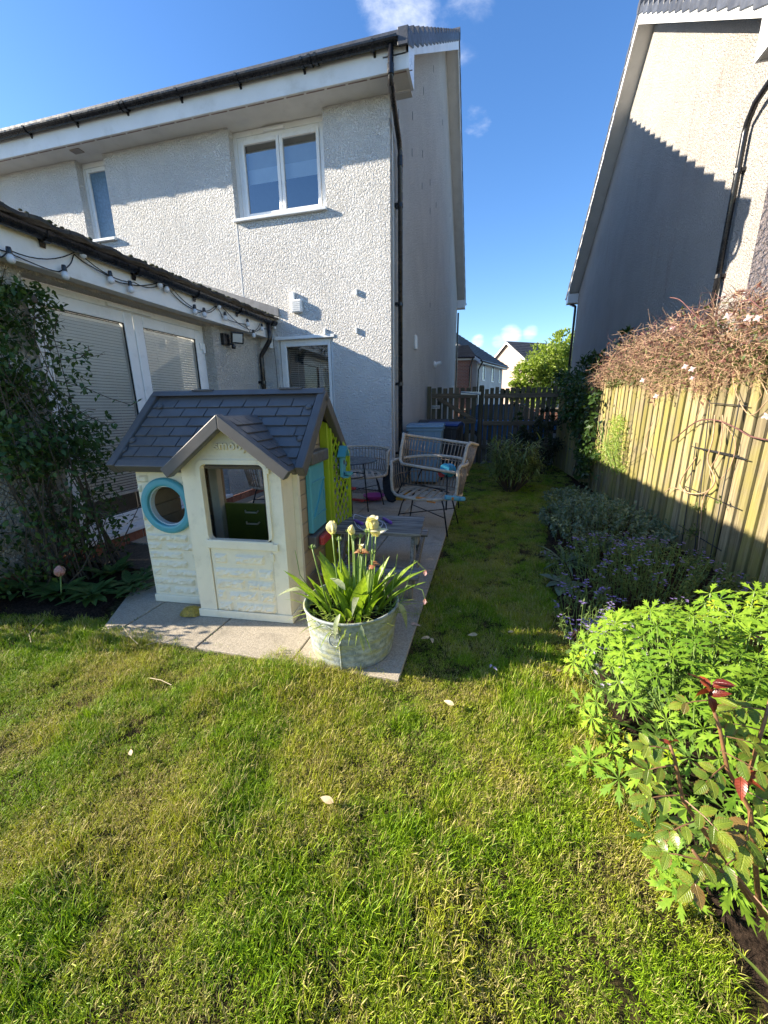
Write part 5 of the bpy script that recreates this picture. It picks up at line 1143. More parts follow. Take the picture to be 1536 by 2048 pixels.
# ================================================================ rattan chairs, table, bins, toys
MT['rattan'] = M_plain('rattan_cane', (.48, .39, .29), .55, .2, 30, bump=.3, bscale=120)
MT['rattan_d'] = M_plain('rattan_dark', (.29, .215, .15), .6, .25, 40, bump=.3, bscale=120)
MT['blackmet'] = M_plain('black_metal', (.012, .012, .014), .35, .2, 20)
def chair(label, loc, rz, tilt=None):
    tg = thing('rattan_chair', label, 'garden chair', loc, rz)
    if tilt: 
        tg.rotation_euler = (tilt[0], tilt[1], rz); WM[tg.name] = Matrix.Translation(Vector(loc)) @ Euler((tilt[0], tilt[1], rz)).to_matrix().to_4x4()
    q = lambda n, mb, m, p=tg, **k: part(n, mb, m, p, world=False, **k)
    SZ, RX, RYr = .40, .375, .345
    ang = np.linspace(0, 2*math.pi, 40, endpoint=False)
    mb = MB(); mb.tube([(RX*math.cos(a), RYr*math.sin(a), SZ) for a in ang], .016, 8, True); q('seat_ring', mb, MT['rattan'], smooth=True)
    mb = MB(); mb.tube([(RX*.86*math.cos(a), RYr*.86*math.sin(a), SZ-.004) for a in ang], .010, 8, True); q('inner_ring', mb, MT['rattan'], smooth=True)
    for k in range(7):
        x = -.255+k*.085; h = RYr*.86*math.sqrt(max(0, 1-(x/(RX*.86))**2)); mb = MB(); mb.bb(x-.021, x+.021, -h+.004, h-.004, SZ-.006, SZ+.004); q('seat_slat', mb, MT['rattan'])
    # back shell from right arm round the rear to left arm: angles -25 .. 205 degrees (rear = +Y)
    a0, a1 = R(-28), R(208); N = 34; fl = 1.12; H = .335
    lowp = lambda a, f=1.0: Vector((RX*f*math.cos(a), RYr*f*math.sin(a), SZ))
    top = lambda a: Vector((RX*fl*math.cos(a), RYr*fl*math.sin(a)+.02, SZ+H+.03*max(0, math.sin(a))))
    mb = MB(); seq = []
    l0, t0, l1, t1 = lowp(a0), top(a0), lowp(a1), top(a1)
    seq += [lowp(a0-.25), lowp(a0-.08), l0.lerp(t0, .12)+Vector((.02, -.01, 0)), l0.lerp(t0, .5)+Vector((.015, -.012, 0)), l0.lerp(t0, .88)]
    seq += [top(a) for a in np.linspace(a0+.07, a1-.07, 40)]
    seq += [l1.lerp(t1, .88), l1.lerp(t1, .5)+Vector((-.015, -.012, 0)), l1.lerp(t1, .12)+Vector((-.02, -.01, 0)), lowp(a1+.08), lowp(a1+.25)]
    mb.tube(seq, .018, 8); q('back_frame', mb, MT['rattan'], smooth=True)
    for k in range(N+1):
        a = a0+.10+(a1-a0-.20)*k/N; p0, p1 = lowp(a), top(a); mb = MB(); mb.tube([p0, p0.lerp(p1, .5)+(p0.lerp(p1, .5)-Vector((0, 0, p0.lerp(p1, .5).z))).normalized()*.012, p1], .0064, 6); q('spindle', mb, MT['rattan_d'], smooth=True)
    for f in (.06, .52, .90):
        mb = MB(); mb.tube([lowp(a).lerp(top(a), f) for a in np.linspace(a0+.02, a1-.02, 40)], .0058, 6); q('weave_band', mb, MT['rattan_d'], smooth=True)
    for k in range(4):
        sx, sy = (1, -1)[k % 2], (1, -1)[k//2]
        mb = MB(); mb.tube([(sx*.20, sy*.17, SZ-.015), (sx*.235, sy*.20, SZ-.10), (sx*.30, sy*.27, 0)], .0085, 8); q('leg', mb, MT['blackmet'], smooth=True)
    mb = MB(); mb.tube([(-.265, -.235, .19), (.265, .235, .19)], .006, 6); mb.tube([(.265, -.235, .19), (-.265, .235, .19)], .006, 6)
    mb.tube([(.20*math.cos(a)*1.4, .17*math.sin(a)*1.4, SZ-.02) for a in np.linspace(0, 2*math.pi, 24, endpoint=False)], .007, 6, True); q('under_frame', mb, MT['blackmet'])
    return tg
chair('lower rattan tub chair of the stacked pair, standing on the patio edge', (-.60, 4.28, .016), R(-8))
chair('upper rattan tub chair tilted on top of another chair, turquoise bucket inside', (-.61, 4.36, .27), R(-12), (R(-11), R(6), 0))
chair('rattan tub chair beside the dark round table, half hidden by the playhouse', (-1.72, 5.35, .016), R(20))
chair('rattan tub chair seen through the playhouse hatch near the french doors', (-2.55, 4.5, .016), R(60))
tb_ = thing('garden_table', 'round dark garden table top on black legs behind the playhouse', 'table', (-1.70, 4.62, .016))
mb = MB(); mb.lathe([(0, .0), (.40, .0), (.405, .006), (.40, .014), (0, .014)], (-1.70, 4.62, .70), 48); part('table_top', mb, M_plain('dark_glass_top', (.03, .036, .045), .25, .1), tb_)
for k in range(4):
    a = R(35+90*k); mb = MB(); mb.tube([(-1.70+.25*math.cos(a), 4.62+.25*math.sin(a), .70), (-1.70+.30*math.cos(a), 4.62+.30*math.sin(a), .016)], .009, 8); part('leg', mb, MT['blackmet'], tb_)
mb = MB(); mb.tube([(-1.70+.26*math.cos(a), 4.62+.26*math.sin(a), .52) for a in np.linspace(0, 6.283, 24, endpoint=False)], .007, 6, True); part('ring_brace', mb, MT['blackmet'], tb_)
# bucket lying in the upper chair
bk = thing('bucket', 'turquoise toy bucket lying on its side in the upper chair', 'bucket', at(893, 938, 1, 4.22))
Mb = along(at(893, 938, 1, 4.22), (-.28, -.85, .25), (0, 0, 1)).to_3x3() @ Matrix.Rotation(R(-90), 3, 'X'); c0 = at(894, 939, 1, 4.22)
mb = MB(); mb.lathe([(0, .07), (.052, .07), (.056, .065), (.070, -.06), (.075, -.062), (.075, -.07), (.066, -.07), (.064, -.06), (.05, .062), (0, .062)], c0, 28, Mb); part('pail', mb, M_plain('turquoise_pail', (.035, .30, .42), .35, .05), bk, smooth=False)
mb = MB(); mb.lathe([(0, .0), (.045, .0), (.045, .008), (0, .008)], c0+Vector((-.055, .03, -.045)), 16, Mb); part('red_lid', mb, MT['pred'], bk)
# wheeled bins
def bin_(label, loc, rz, body, lid, h=1.06, open_=0):
    tg = thing('wheelie_bin', label, 'wheelie bin', loc, rz); q = lambda n, mb, m, p=tg, **k: part(n, mb, m, p, world=False, **k)
    mb = MB(); a, b = (.235, .265), (.29, .365); z1 = h-.09
    vs = [(-a[0], -a[1], .05), (a[0], -a[1], .05), (a[0], a[1], .05), (-a[0], a[1], .05), (-b[0], -b[1], z1), (b[0], -b[1], z1), (b[0], b[1], z1), (-b[0], b[1], z1)]
    mb.add(vs, [(0, 3, 2, 1), (4, 5, 6, 7), (0, 1, 5, 4), (1, 2, 6, 5), (2, 3, 7, 6), (3, 0, 4, 7)]); bd_ = q('body', mb, body, bevel=.03, seg=3)
    mb = MB(); mb.bb(-.305, .305, -.38, .385, z1-.035, z1+.012); q('rim', mb, body, bevel=.012)
    mb = MB(); mb.ext([(-.31, -.40, z1+.015), (-.31, .37, z1+.015), (-.31, .37, z1+.055), (-.31, .05, z1+.085), (-.31, -.36, z1+.06), (-.31, -.40, z1+.045)][::-1], (.62, 0, 0)); ld = q('lid', mb, lid, bevel=.014, seg=3)
    mb = MB(); mb.tube([(-.25, .43, z1+.01), (.25, .43, z1+.01)], .016, 8); mb.bb(-.22, -.18, .36, .44, z1-.02, z1+.02); mb.bb(.18, .22, .36, .44, z1-.02, z1+.02); q('handle', mb, body, bevel=.004)
    mb = MB(); 
    for x in (-.18, 0, .18): mb.bb(x-.012, x+.012, -.372, -.34, .55, z1-.05)
    q('body_rib', mb, body, bevel=.005)
    for s in (-1, 1):
        mb = MB(); mb.lathe([(0, -.025), (.085, -.025), (.10, -.015), (.10, .015), (.085, .025), (0, .025)], (s*.255, .25, .10), 20, Matrix.Rotation(R(90), 3, 'Y')); q('wheel', mb, MT['rubber'])
    return tg
MT['bin_lb'] = M_plain('pale_blue_bin', (.16, .255, .33), .55, .06, 4, dirt=(.1, .12, .12), dirt_amt=.4, dscale=4)
MT['bin_db'] = M_plain('dark_blue_bin', (.012, .035, .16), .5, .08, 4)
MT['bin_bk'] = M_plain('charcoal_bin', (.022, .024, .03), .55, .1, 4)
bin_('pale blue wheelie bin behind the rattan chairs, closest to the downpipe', (-1.02, 7.0, .016), R(3), MT['bin_lb'], MT['bin_lb'])
bin_('dark wheelie bin with royal blue lid, behind the pale blue one', (-.78, 7.75, .016), R(-4), MT['bin_bk'], MT['bin_db'], 1.05)
bin_('charcoal wheelie bin against the house wall, furthest toward the gate', (-1.08, 8.5, .016), R(6), MT['bin_bk'], MT['bin_bk'], 1.07)
# folded black hoop leaning on the wall
hp = thing('pop_up_goal', 'black round hooped mesh toy leaning against the wall by the chairs', 'toy', (-1.28, 5.5, .016))
cc = Vector((-1.26, 5.45, .29)); Mh = Euler((R(-14), R(0), R(-32))).to_matrix()
mb = MB(); mb.tube([cc+Mh @ Vector((.21*math.cos(a), .02*math.sin(2*a), .275*math.sin(a))) for a in np.linspace(0, 6.283, 40, endpoint=False)], .016, 8, True); part('hoop', mb, MT['blackmet'], hp, smooth=True)
mb = MB(); n = 30; vs = [cc+Mh @ Vector((0, .05, 0))]+[cc+Mh @ Vector((.205*math.cos(a), .0, .27*math.sin(a))) for a in np.linspace(0, 6.283, n, endpoint=False)]
mb.add(vs, [(0, 1+j, 1+(j+1) % n) for j in range(n)]); part('fabric', mb, M_plain('black_fabric', (.03, .034, .04), .8, .3, 30, bump=.6), hp, smooth=True)
# toys on and under the lower chair
def blobby(name, label, cat, c, size, mat, bits):
    tg = thing(name, label, cat, c); c = Vector(c)
    for k, (dx, dy, dz, sx, sy, sz, mt) in enumerate(bits):
        mb = MB(); mb.box(c+Vector((dx, dy, dz)), (sx, sy, sz), Euler((random.uniform(-.2, .2), random.uniform(-.2, .2), random.uniform(-.6, .6))).to_matrix()); part('toy_part', mb, mt, tg, bevel=min(sx, sy, sz)*.3, seg=3)
    return tg
MT['yel'] = M_plain('yellow_plastic', (.50, .27, .02), .4, .1); MT['org'] = M_plain('orange_plastic', (.55, .20, .03), .4, .1); MT['pinkp'] = M_plain('magenta_plastic', (.40, .05, .26), .4, .1); MT['trq2'] = M_plain('sky_toy_blue', (.10, .33, .42), .4, .1)
c = at(803, 990, 1, 4.85); blobby('toy_digger', 'yellow and black toy digger under the chairs, left side', 'toy', c, 1, None, [(0, 0, -.03, .14, .10, .07, MT['yel']), (.06, 0, .03, .10, .03, .05, MT['yel']), (-.06, .02, .0, .10, .10, .12, MT['blackmet']), (.10, 0, .06, .04, .04, .03, MT['yel'])])
c = at(848, 996, 2, .43); c.z = .425; blobby('toy_sword', 'orange toy lying on the slats of the lower chair', 'toy', c, 1, None, [(0, 0, 0, .14, .025, .02, MT['org']), (-.06, .0, .004, .03, .06, .02, MT['org'])])
c = at(862, 1003, 2, .43); c.z = .425; blobby('toy_bar', 'small orange toy strip at the middle of the lower chair seat', 'toy', c, 1, None, [(0, 0, 0, .10, .022, .016, MT['org'])])
c = at(905, 998, 2, .43); c.z = .44; blobby('toy_blaster', 'turquoise toy with orange spot on the lower chair seat', 'toy', c, 1, None, [(0, 0, 0, .17, .05, .05, MT['trq2']), (.0, -.028, 0, .03, .012, .03, MT['org']), (.09, .03, -.01, .06, .08, .04, MT['trq2'])])
c = at(748, 996, 2, .05); c.z = .07; tg = thing('toy_dish', 'magenta plastic dish on the gravel by the white wall', 'toy', c)
mb = MB(); mb.lathe([(0, -.04), (.11, -.035), (.16, .02), (.165, .03), (.155, .028), (.105, -.025), (0, -.03)], c, 28); part('dish', mb, MT['pinkp'], tg, smooth=True)
c = at(716, 1000, 2, .05); c.z = .05; blobby('toy_spade', 'dark red toy lying on gravel behind the round table', 'toy', c, 1, None, [(0, 0, 0, .22, .05, .03, MT['pred']), (.1, .02, .0, .08, .1, .02, MT['pred'])])
c = at(705, 975, 2, .44); c.z = .43; blobby('toy_figure', 'small red and blue toy on the slats of the far rattan chair', 'toy', c, 1, None, [(0, 0, 0, .09, .04, .03, MT['pred']), (-.08, .03, 0, .06, .04, .03, MT['trq2'])])
# gravel strip along the wall foot
mb = MB(); st = [(-.5, -.5, -.3), (.5, -.5, -.3), (.55, .45, -.3), (-.5, .5, -.3), (-.3, -.3, .35), (.3, -.25, .3), (.3, .3, .4), (-.25, .3, .3)]
for k in range(900):
    x = random.uniform(-3.4, -1.5); y = random.uniform(5.85, 6.13); s = random.uniform(.012, .03); mb.shape((st, [(0, 3, 2, 1), (4, 5, 6, 7), (0, 1, 5, 4), (1, 2, 6, 5), (2, 3, 7, 6), (3, 0, 4, 7)]), look((x, y, .018+s*.3), (random.uniform(-.3, .3), random.uniform(-.3, .3), 1), random.uniform(0, 6), s))
mts = M_plain('gravel', (.26, .22, .18), .9, .4, 60); part('gravel', mb, mts, None, kind='stuff')

# ================================================================ festoon lights
sl_ = thing('festoon_lights', 'black festoon cable with small white globe bulbs along the extension gutter', 'string lights', (-3.3, 4, 2.5))
MT['bulb'] = M_plain('opal_bulb', (.66, .68, .72), .3, .03)
fx_ = -3.36
def fp(px, py): return at(px, py, 0, fx_)
def sag(a, b, d, n=8): return [a.lerp(b, i/n)-Vector((0, 0, d*4*(i/n)*(1-i/n))) for i in range(n+1)]
nodes = [(-60, 460), (15, 503), (120, 543), (150, 508), (218, 552), (258, 568), (315, 565), (330, 572), (388, 620), (405, 622), (432, 612), (448, 635), (492, 648), (500, 665), (522, 655), (546, 655)]
cab = []
for a, b in zip(nodes[:-1], nodes[1:]): cab += sag(fp(*a), fp(*b), .02)[:-1]
cab.append(fp(*nodes[-1])); mb = MB(); mb.tube([q+Vector((.012*math.sin(i*.7), 0, 0)) for i, q in enumerate(cab)], .0045, 6); part('cable', mb, MT['blackpl'], sl_)
cab = []
for a, b in zip([(-40, 490), (12, 500), (150, 502), (265, 565), (328, 560), (400, 622), (435, 605), (500, 660), (520, 640)][:-1], [(12, 500), (150, 502), (265, 565), (328, 560), (400, 622), (435, 605), (500, 660), (520, 640)]): cab += sag(fp(*a)+Vector((.02, 0, 0)), fp(*b)+Vector((.02, 0, 0)), .06)[:-1]
mb = MB(); mb.tube(cab, .0045, 6); part('cable', mb, MT['blackpl'], sl_)
for (px, py) in ((15, 512), (125, 546), (160, 503), (217, 556), (257, 575), (315, 566), (329, 575), (386, 620), (405, 626), (434, 610), (447, 633), (492, 646), (504, 668), (521, 655), (546, 652)):
    c = fp(px, py)+Vector((.025, 0, .025)); mb = MB(); mb.lathe([(.0, .03), (.014, .03), (.018, .012), (.019, -.014), (.0, -.014)], c, 10); s_ = part('bulb_socket', mb, MT['blackpl'], sl_)
    mb = MB(); mb.lathe([(.012, -.014), (.019, -.022), (.027, -.038), (.0285, -.05), (.024, -.065), (.012, -.075), (0, -.077)], c, 14); part('bulb', mb, MT['bulb'], s_, smooth=True)
# loose cable hanging at the wall
mb = MB(); mb.tube([(-3.37, 6.1, 2.6), (-3.36, 6.12, 2.0), (-3.36, 6.13, 1.4), (-3.3, 6.13, .9)], .005, 5); tag(part('cable', mb, MT['blackpl'], None), 'thin black cable hanging beside the kitchen window', 'cable')
# ================================================================ shrub at the left, by the french doors
MT['lf_shrub'] = M_leaf('shrub_leaf', (.035, .08, .02), (.10, .165, .04), .25, .5)
MT['twig'] = M_plain('twig', (.085, .065, .045), .9, .3, 40, bump=.4)
shr = thing('honeysuckle_shrub', 'large dark green leafy shrub with straggling shoots in front of the french doors', 'shrub', (-3.3, 2.2, .02))
edge_z = [(0, -3.05), (.35, -2.95), (.7, -2.88), (1.0, -2.98), (1.35, -3.0), (1.7, -3.1), (2.0, -3.2), (2.3, -3.32)]
def xedge(z):
    for (a, xa), (b, xb) in zip(edge_z[:-1], edge_z[1:]):
        if a <= z <= b: return xa+(xb-xa)*(z-a)/(b-a)
    return -3.35
mb = MB(); tips = []
for k in range(34):
    b = Vector((random.uniform(-3.4, -3.05), random.uniform(2.0, 2.6), .02)); z = random.uniform(.5, 2.3); x = random.uniform(-3.55, xedge(z)-.05); y = random.uniform(1.85, 2.65); tp = Vector((x, y, z))
    mid = b.lerp(tp, .55)+Vector((random.uniform(-.12, .12), random.uniform(-.12, .12), .1)); mb.tube([b, b.lerp(mid, .5)+Vector((random.uniform(-.04, .04), random.uniform(-.04, .04), 0)), mid, tp], [.009, .007, .005, .002], 5, caps=False); tips.append((mid, tp))
for k in range(140):
    z = random.uniform(.1, 2.1); c = Vector((random.uniform(-3.5, xedge(z)-.03), random.uniform(1.85, 2.6), z)); d = rnd_dir(.2)*random.uniform(.1, .3); mb.tube([c, c+d*.5+Vector((0, 0, .02)), c+d], [.003, .002, .001], 4, caps=False)
part('branches', mb, MT['twig'], shr)
def shrub_pt():
    while True:
        z = random.uniform(.12, 2.28); xe = xedge(z); x = random.uniform(-3.56, xe); y = random.uniform(1.8, 2.7)
        dens = .5 if .35 < z < .8 else (.4 if z <= .35 else 1)
        if noise.noise(Vector((x*3.2, y*3.2, z*3.2))) > -.12 and random.random() < dens*(1 if x < xe-.12 else .55): return Vector((x, y, z))
sh_vf = leaf_vf(1, .55, 3, .18, .15)
q = MB(); q.add(*sh_vf); sh_me = q.mesh('leaf', MT['lf_shrub'], True)
pts = [shrub_pt() for _ in range(7400)]
front = sorted(pts, key=lambda p: (p-CP).length-.9*p.x)[:230]; fs_ = set(id(p) for p in front)
for p in front: inst('leaf', sh_me, shr, along(p, rnd_dir(-.1), (rnd_dir()*.6+Vector((.2, -.2, 1))), random.uniform(.035, .062)))
mb = MB(); scatter_leaves(mb, [p for p in pts if id(p) not in fs_], sh_vf, .032, .06)
# part of the shrub that goes on to the left of the view
for _ in range(1100):
    p = Vector((random.uniform(-3.6, -3.2), random.uniform(1.25, 1.9), random.uniform(.05, .75))); mb.shape(sh_vf, along(p, rnd_dir(-.1), rnd_dir()*.6+Vector((0, 0, 1)), random.uniform(.035, .06)))
part('foliage', mb, MT['lf_shrub'], shr, kind='stuff')
# straggling shoots reaching right, each with paired leaves
def shoot(pts, n, s=.04, Y=2.35):
    q = [at(px, py, 1, Y-.05*i) for i, (px, py) in enumerate(pts)]; mb = MB(); mb.tube(q, [.003]*(len(q)-1)+[.0012], 5); part('shoot', mb, MT['twig'], shr)
    for k in range(n):
        t_ = (k+.5)/n*(len(q)-1); i = min(int(t_), len(q)-2); p = q[i].lerp(q[i+1], t_-i); ax = (q[i+1]-q[i]).normalized()
        for s_ in (-1, 1):
            sd = ax.cross(Vector((0, -.6, 1))).normalized()*s_; inst('leaf', sh_me, shr, along(p, (sd+ax*.5+rnd_dir()*.3), (rnd_dir()*.4+Vector((0, -.5, 1))), random.uniform(.7, 1.2)*s))
shoot([(100, 690), (140, 700), (175, 715), (210, 708)], 5); shoot([(120, 720), (160, 716), (178, 700), (176, 690)], 4, .035); shoot([(110, 760), (170, 775), (215, 795), (262, 810), (282, 800)], 6, .036)
shoot([(130, 800), (170, 830), (215, 850), (230, 845)], 5, .034); shoot([(120, 900), (165, 920), (200, 930), (215, 912)], 4, .034); shoot([(130, 985), (175, 1020), (215, 1030), (230, 1035)], 5, .034); shoot([(10, 610), (40, 640), (92, 632), (100, 620)], 4, .05); shoot([(70, 700), (68, 640), (70, 610)], 3, .04); shoot([(0, 580), (5, 555), (12, 530)], 2, .05)
mb = MB(); c = at(69, 600, 1, 2.3); mb.lathe([(0, -.02), (.012, -.015), (.016, .0), (.013, .018), (.004, .03), (0, .032)], c, 8); part('dry_bud', mb, MT['bark'], shr)
# leggy bare stems at its foot
mb = MB()
for k in range(22):
    b = Vector((random.uniform(-3.45, -3.0), random.uniform(2.0, 2.6), .02)); tp = b+Vector((random.uniform(-.35, .35), random.uniform(-.15, .2), random.uniform(.25, .6))); mb.tube([b, b.lerp(tp, .5)+rnd_dir()*.04, tp], [.006, .005, .003], 5, caps=False)
part('bare_stems', mb, MT['twig'], shr)

# ---------------------------------------------------------------- left bed: broad-leaved perennials, pink tulip
MT['lf_bed'] = M_leaf('bed_leaf', (.05, .105, .025), (.12, .20, .055), .25, .45, vein=22)
lb = leaf_vf(1, .42, 4, .2, .35)
q = MB(); q.add(*lb); lb_me = q.mesh('leaf', MT['lf_bed'], True)
def rosette(name, label, c, n, s0, s1, cat='plant', me=None, rise=.9, spread=.05):
    tg = thing(name, label, cat, c)
    for k in range(n):
        a = random.uniform(0, 6.283); d = Vector((math.cos(a), math.sin(a), random.uniform(.2, rise))); p = Vector(c)+Vector((math.cos(a), math.sin(a), 0))*random.uniform(0, spread)+Vector((0, 0, random.uniform(0, .03)))
        inst('leaf', me or lb_me, tg, along(p, d, (-d.x, -d.y, 1), random.uniform(s0, s1)))
    return tg
rosette('broadleaf_plant', 'dark green broad-leaved clump beneath the pink tulip, left of it', (-3.02, 1.98, .03), 34, .10, .17, spread=.10)
rosette('broadleaf_plant', 'broad-leaved green clump just right of the pink tulip stem', (-2.76, 2.02, .03), 36, .09, .17, spread=.10)
rosette('broadleaf_plant', 'green leafy clump in the middle of the left bed', (-2.62, 2.22, .03), 34, .09, .16, spread=.10)
rosette('broadleaf_plant', 'greyish leafy clump nearest the playhouse wall in the left bed', (-2.47, 2.12, .03), 22, .06, .11, spread=.09)
rosette('broadleaf_plant', 'upright leafy clump at the back of the left bed by the brick course', (-2.95, 2.36, .03), 28, .10, .18, rise=1.6, spread=.08)
rosette('broadleaf_plant', 'dim leafy clump at the left edge under the shrub', (-3.35, 1.95, .03), 26, .10, .17, spread=.12)
rosette('broadleaf_plant', 'yellow-green ground plant at the back right of the left bed', (-2.66, 2.42, .03), 26, .05, .09, spread=.10)
q = MB(); q.add(*leaf_vf(1, .05, 4, .3, .4)); blade_me = q.mesh('leaf', MT['lf_bed'], True)
rosette('blade_plant', 'tuft of narrow upright blades at the left picture edge', (-3.42, 2.08, .03), 40, .15, .34, rise=3.5, spread=.10, me=blade_me)
ptl = thing('pink_tulip', 'single pink double tulip standing in the left bed', 'tulip', (-2.85, 1.92, .03))
h = at(121, 1152, 1, 1.95); b0 = at(128, 1212, 1, 1.93); mb = MB(); mb.tube([b0-Vector((0, 0, .03)), b0.lerp(h, .4)+Vector((-.012, 0, 0)), h], .0045, 7); part('tulip_stem', mb, MT['stemg'], ptl, smooth=True)
MT['pet_pk2'] = M_leaf('rose_petal', (.72, .36, .38), (.90, .66, .64), .4, .5)
for k in range(13):
    ring_ = 0 if k < 7 else 1; a = 6.283*k/7+ring_*.5; mb = MB(); mb.shape(petal_vf(1, .85, .40-.16*ring_, .05), Matrix.Translation(h) @ Matrix.Rotation(a, 4, 'Z') @ Matrix.Rotation(-.10+.18*random.random(), 4, 'X') @ Matrix.Scale(random.uniform(.062, .078), 4)); part('petal', mb, MT['pet_pk2'], ptl, smooth=True)
inst('leaf', lb_me, ptl, along(b0+Vector((-.01, -.03, 0)), (-.5, -.5, -.15), (0, -.3, 1), .10))
# dry straws lying about
for lab, pl in (('pale dry stalk bent over the lawn edge by the left bed', [(88, 1238), (58, 1268), (62, 1285)]), ('thin dry stalk lying from the bed onto the paving', [(200, 1265), (242, 1248), (262, 1275), (276, 1288)]), ('small dry straw lying on the front paving left of the playhouse step', [(292, 1290), (322, 1281), (318, 1289)]), ('long pale straw lying on the sunlit lawn left of centre', [(300, 1356), (322, 1360), (343, 1370)])):
    q = [at(px, py, 2, .035 if i else .02) for i, (px, py) in enumerate(pl)]; mb = MB(); mb.tube(q, .0019, 5); single('dry_stalk', mb, M_plain('straw', (.42, .34, .22), .8, .1), lab, 'dry stalk', q[0])

# ================================================================ right bed
MT['lf_ger'] = M_leaf('cranesbill_leaf', (.12, .24, .018), (.27, .41, .035), .32, .55, spec=.22)
MT['lf_ger_y'] = M_leaf('cranesbill_young_leaf', (.34, .43, .02), (.46, .52, .035), .35, .6, spec=.18)
def palmate(nl=7, seedv=1):
    rr = random.Random(seedv); vs = [(0, 0, 0)]; fs = []
    for k in range(nl):
        a = R(-140+280*k/(nl-1)); L = (1-.22*abs(k-(nl-1)/2)/((nl-1)/2))*rr.uniform(.9, 1.05); d = Vector((math.sin(a), math.cos(a), 0)); s = Vector((d.y, -d.x, 0)); b = len(vs)
        def pt(u, w, z=0): v = d*u*L+s*w*L; return (v.x, v.y, z-.10*u*u*L+(.0 if abs(w) < .01 else .05*u))
        vs += [pt(.38, -.05), pt(.68, -.20), pt(.60, -.065), pt(.88, -.15), pt(.80, -.045), pt(1.06, 0), pt(.80, .045), pt(.88, .15), pt(.60, .065), pt(.68, .20), pt(.38, .05), pt(.5, 0, .02)]
        f = lambda *q: tuple(b+i for i in q)
        fs += [(0, b, b+11, b+10), f(0, 1, 2, 11), f(2, 3, 4), f(4, 5, 6), f(6, 7, 8), f(8, 9, 10, 11), f(2, 4, 6, 8), f(2, 8, 11)]
    return vs, fs
gvf = [palmate(7, s) for s in (1, 2, 3)]+[palmate(5, 9)]
ger_me = []; gery_me = []
for v in gvf:
    q = MB(); q.add(*v); ger_me.append(q.mesh('leaf', MT['lf_ger'])); q = MB(); q.add(*v); gery_me.append(q.mesh('leaf', MT['lf_ger_y']))
ger = thing('cranesbill_clump', 'large bright green cut-leaved clump sunlit in the right foreground bed', 'plant', (1.05, 1.6, .03))
def gh(x, y):
    """dome height of the clump"""
    best = 0
    for (cx, cy, rx, ry, h) in ((.86, 1.72, .42, .52, .40), (1.30, 1.95, .45, .42, .43), (1.30, 1.45, .5, .6, .40), (.72, 1.28, .22, .36, .20), (1.0, 1.18, .3, .25, .22)):
        d = ((x-cx)/rx)**2+((y-cy)/ry)**2
        if d < 1: best = max(best, h*math.sqrt(1-d)**.8)
    return best
cand = []
for k in range(30000):
    x, y = random.uniform(.45, 1.8), random.uniform(.75, 2.4); h = gh(x, y)
    if h < .03: continue
    z = .03+h*(random.uniform(.78, 1.08)+.22*noise.noise(Vector((x*7, y*7, 2))))
    if all((x-a)**2+(y-b)**2+(z-c)**2 > (.062 if y > 1.3 else .068)**2 for a, b, c in cand): cand.append((x, y, z))
    if len(cand) > 330: break
cand.sort(key=lambda p: (Vector(p)-CP).length); cand = cand[:292]
stem = MB()
for (x, y, z) in cand:
    p = Vector((x, y, z)); gx = (gh(x+.03, y)-gh(x-.03, y))/.06; gy_ = (gh(x, y+.03)-gh(x, y-.03))/.06
    n = (Vector((-gx*.5, -gy_*.5, 1)).normalized()+Vector((-.35, -.25, .1))+rnd_dir()*.38).normalized(); yv = random.random() < .13
    s = random.choice((random.uniform(.055, .08), random.uniform(.08, .118)))*(.65 if yv else 1)*(1.0+.0*x)
    inst('leaf', random.choice(gery_me if yv else ger_me), ger, look(p, n, random.uniform(0, 6.28), s))
    stem.tube([p, p.lerp(Vector((x*.7+.3, y*.7+.48, .03)), .4)+Vector((0, 0, -.02)), Vector((x*.55+.45, y*.55+.72, .02))], [.0022, .0028, .003], 4, caps=False)
part('stalks', stem, MT['stemg'], ger)
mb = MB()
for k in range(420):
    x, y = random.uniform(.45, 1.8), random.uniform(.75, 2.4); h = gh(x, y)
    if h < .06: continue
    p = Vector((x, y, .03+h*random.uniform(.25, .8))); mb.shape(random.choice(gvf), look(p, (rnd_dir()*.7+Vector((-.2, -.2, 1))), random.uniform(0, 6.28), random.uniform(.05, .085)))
part('inner_foliage', mb, M_leaf('cranesbill_shade_leaf', (.05, .10, .012), (.10, .17, .02), .25, .6, spec=.2), ger, kind='stuff')  # inner leaves coloured darker, painting shade into the gaps of the clump
# scattered seedlings of the same plant at the bed edge
for lab, (px, py), s in (('small cut-leaved seedling at the lawn edge, left of the big clump', (1170, 1520), .09), ('cut-leaved seedling on bare soil below the rose, left one', (1345, 1760), .085), ('cut-leaved seedling on bare soil below the rose, right one', (1470, 1790), .095), ('young cut-leaved sprout at the lawn edge under the rose', (1310, 1700), .06)):
    c = at(px, py, 2, .07); tg = thing('cranesbill_seedling', lab, 'plant', (c.x, c.y, .02))
    for k in range(3): inst('leaf', random.choice(ger_me), tg, look(c+rnd_dir()*.03, (rnd_dir()*.35+Vector((-.2, -.3, 1))), random.uniform(0, 6), s*random.uniform(.7, 1.05)))
    mb = MB(); mb.tube([c, (c.x+.02, c.y+.03, .02)], .002, 4); part('stalk', mb, MT['stemg'], tg)
